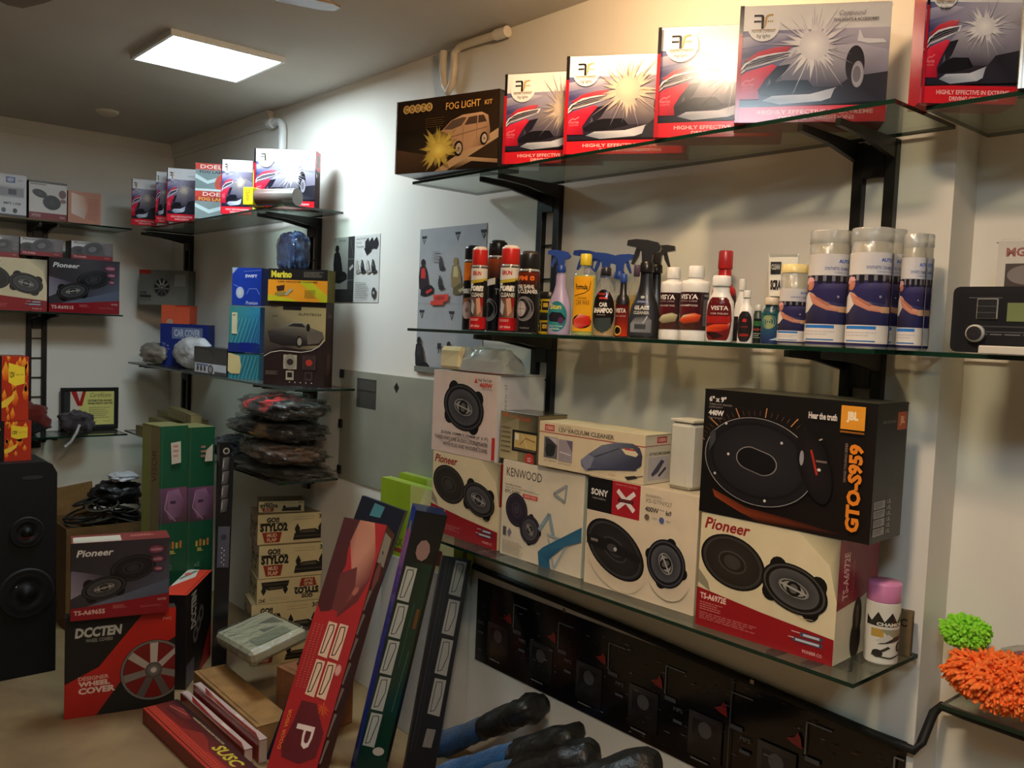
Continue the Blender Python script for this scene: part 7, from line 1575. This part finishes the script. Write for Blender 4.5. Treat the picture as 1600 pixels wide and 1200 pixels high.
# ================================================================== floor in the middle
def cbox_plain(name, label, A, ang, w_, d_, h_, col, art=None, cat='box', m=None, crush=0.002):
    return carton(name, label, cat, frame(A, (math.cos(math.radians(ang)), math.sin(math.radians(ang)), 0)), w_, d_, h_, {'all': col}, art or {}, m=m or BROWN, crush=crush)
cbox_plain('brown_carton', 'brown open carton beside the red long carton, under the cable coil', (2.44, -.455, .0012), 8, .22, .20, .215, (150, 100, 64))
cbox_plain('brown_carton', 'long brown carton lying on the floor left of the leaning cartons', (2.02, -.615, .0012), -1, .62, .135, .095, (166, 124, 76))
# pale pack on top
mb = MB(); mb.box(0, .38, 0, .24, 0, .055, (196, 192, 164), ch=.012)
pr = Print(mb, face_fn('top', .38, .24, .0555), .38, .24); pr.k = 8; pr.rect(.30, .1, .62, .5, (120, 124, 110)); pr.line([(.32, .3), (.6, .3)], .006, (170, 170, 150)); pr.rect(.66, .2, .92, .8, (150, 156, 132))
mb.v = [tuple(Vector(v)+.006*noise.noise_vector(Vector(v)*11)) for v in mb.v]
o = tag(mb.build('paper_pack', PAPER, None, frame((2.03, -.52, .185), (.985, -.04, .10), (-.10, -.24, .96))), 'pale greenish pack in plastic lying before the mud flap cartons', 'package')
m2 = MB(); m2.box(-.01, .395, -.012, .252, -.006, .064, (220, 222, 210), ch=.024); m2.v = [tuple(Vector(v)+.012*noise.noise_vector(Vector(v)*15)) for v in m2.v]; m2.build('clear_wrap', FILM, o)
mb = MB(); pts = []
for k in range(5):
    for i in range(20): a = 2*math.pi*i/20; r_ = .058-.006*k; pts.append((r_*math.cos(a), r_*math.sin(a)*1.1, .008+.012*k+.003*math.sin(3*a+k)))
mb.tube(pts, .0065, (36, 34, 32), 7)
tag(mb.build('cable_coil', RUBBER, None, Matrix.Translation((2.52, -.335, .221))), 'coil of black cable on the brown carton beside the red long carton', 'cable')
# red mesh carton with yellow lettering
def red_long(p):
    p.rect(0, 0, 1, 1, [(40, 26, 26), (60, 24, 22), (150, 40, 30), (150, 40, 30)]); p.poly([(0, .66), (1, .56), (1, 1), (0, 1)], (176, 44, 30))
    for i in range(44):
        for j in range(4): p.rect(.005+.0225*i, .68+.08*j, .018+.0225*i, .725+.08*j, (206, 80, 54), False)
    p.k += 1; p.poly([(.30, .66), (.42, .30), (.50, .36), (.60, .60), (.60, .66)], (150, 44, 32)); p.poly([(.02, .30), (.12, .12), (.26, .2), (.22, .45), (.08, .5)], [(110, 40, 34), (150, 60, 50), (120, 44, 38), (90, 34, 30), (70, 28, 26)]); p.line([(.05, .35), (.2, .2)], .006, (190, 90, 70))
    p.text('DESIGNED WITH CARE FOR YOUR CAR', .24, .10, .58, .16, (206, 176, 130), bold=.02); p.text('SUSC', .58, .16, .80, .48, (206, 186, 60), bold=.03, slant=.3); p.text('ALLOY', .82, .18, .98, .48, (206, 186, 60), bold=.03, slant=.3)
A = P(246, 1108, z=.055); 
cbox = carton('sunshade_box', 'long red and black carton with yellow letters lying on the floor', 'box', frame((2.165, -.865, .0012), (1, .02, 0)), .79, .135, .055, {'all': (150, 36, 28), 'front': (140, 34, 28), 'edge': (120, 40, 32)}, {'top': red_long})
for k, (yy, zz, lb, c) in enumerate(((-.672, .050, 'narrow white and red long carton next to the one with yellow letters', (206, 180, 170)), (-.632, .085, 'narrow white and red long carton beside the long brown carton', (196, 170, 156)))):
    carton('wiper_box', lb, 'box', frame((2.09+.03*k, yy-.022, .0012), (1, .0, 0)), .60, .030, zz, {'all': c, 'front': (150, 50, 44), 'edge': (190, 150, 140)}, {'top': lambda p: (p.rect(0, 0, 1, 1, (206, 180, 170)), p.poly([(.1, .2), (.5, .6), (.9, .5), (1, 1), (.2, .9)], (140, 44, 38)), p.rect(.6, .1, .7, .5, (226, 206, 190)))}, m=GLOSS)
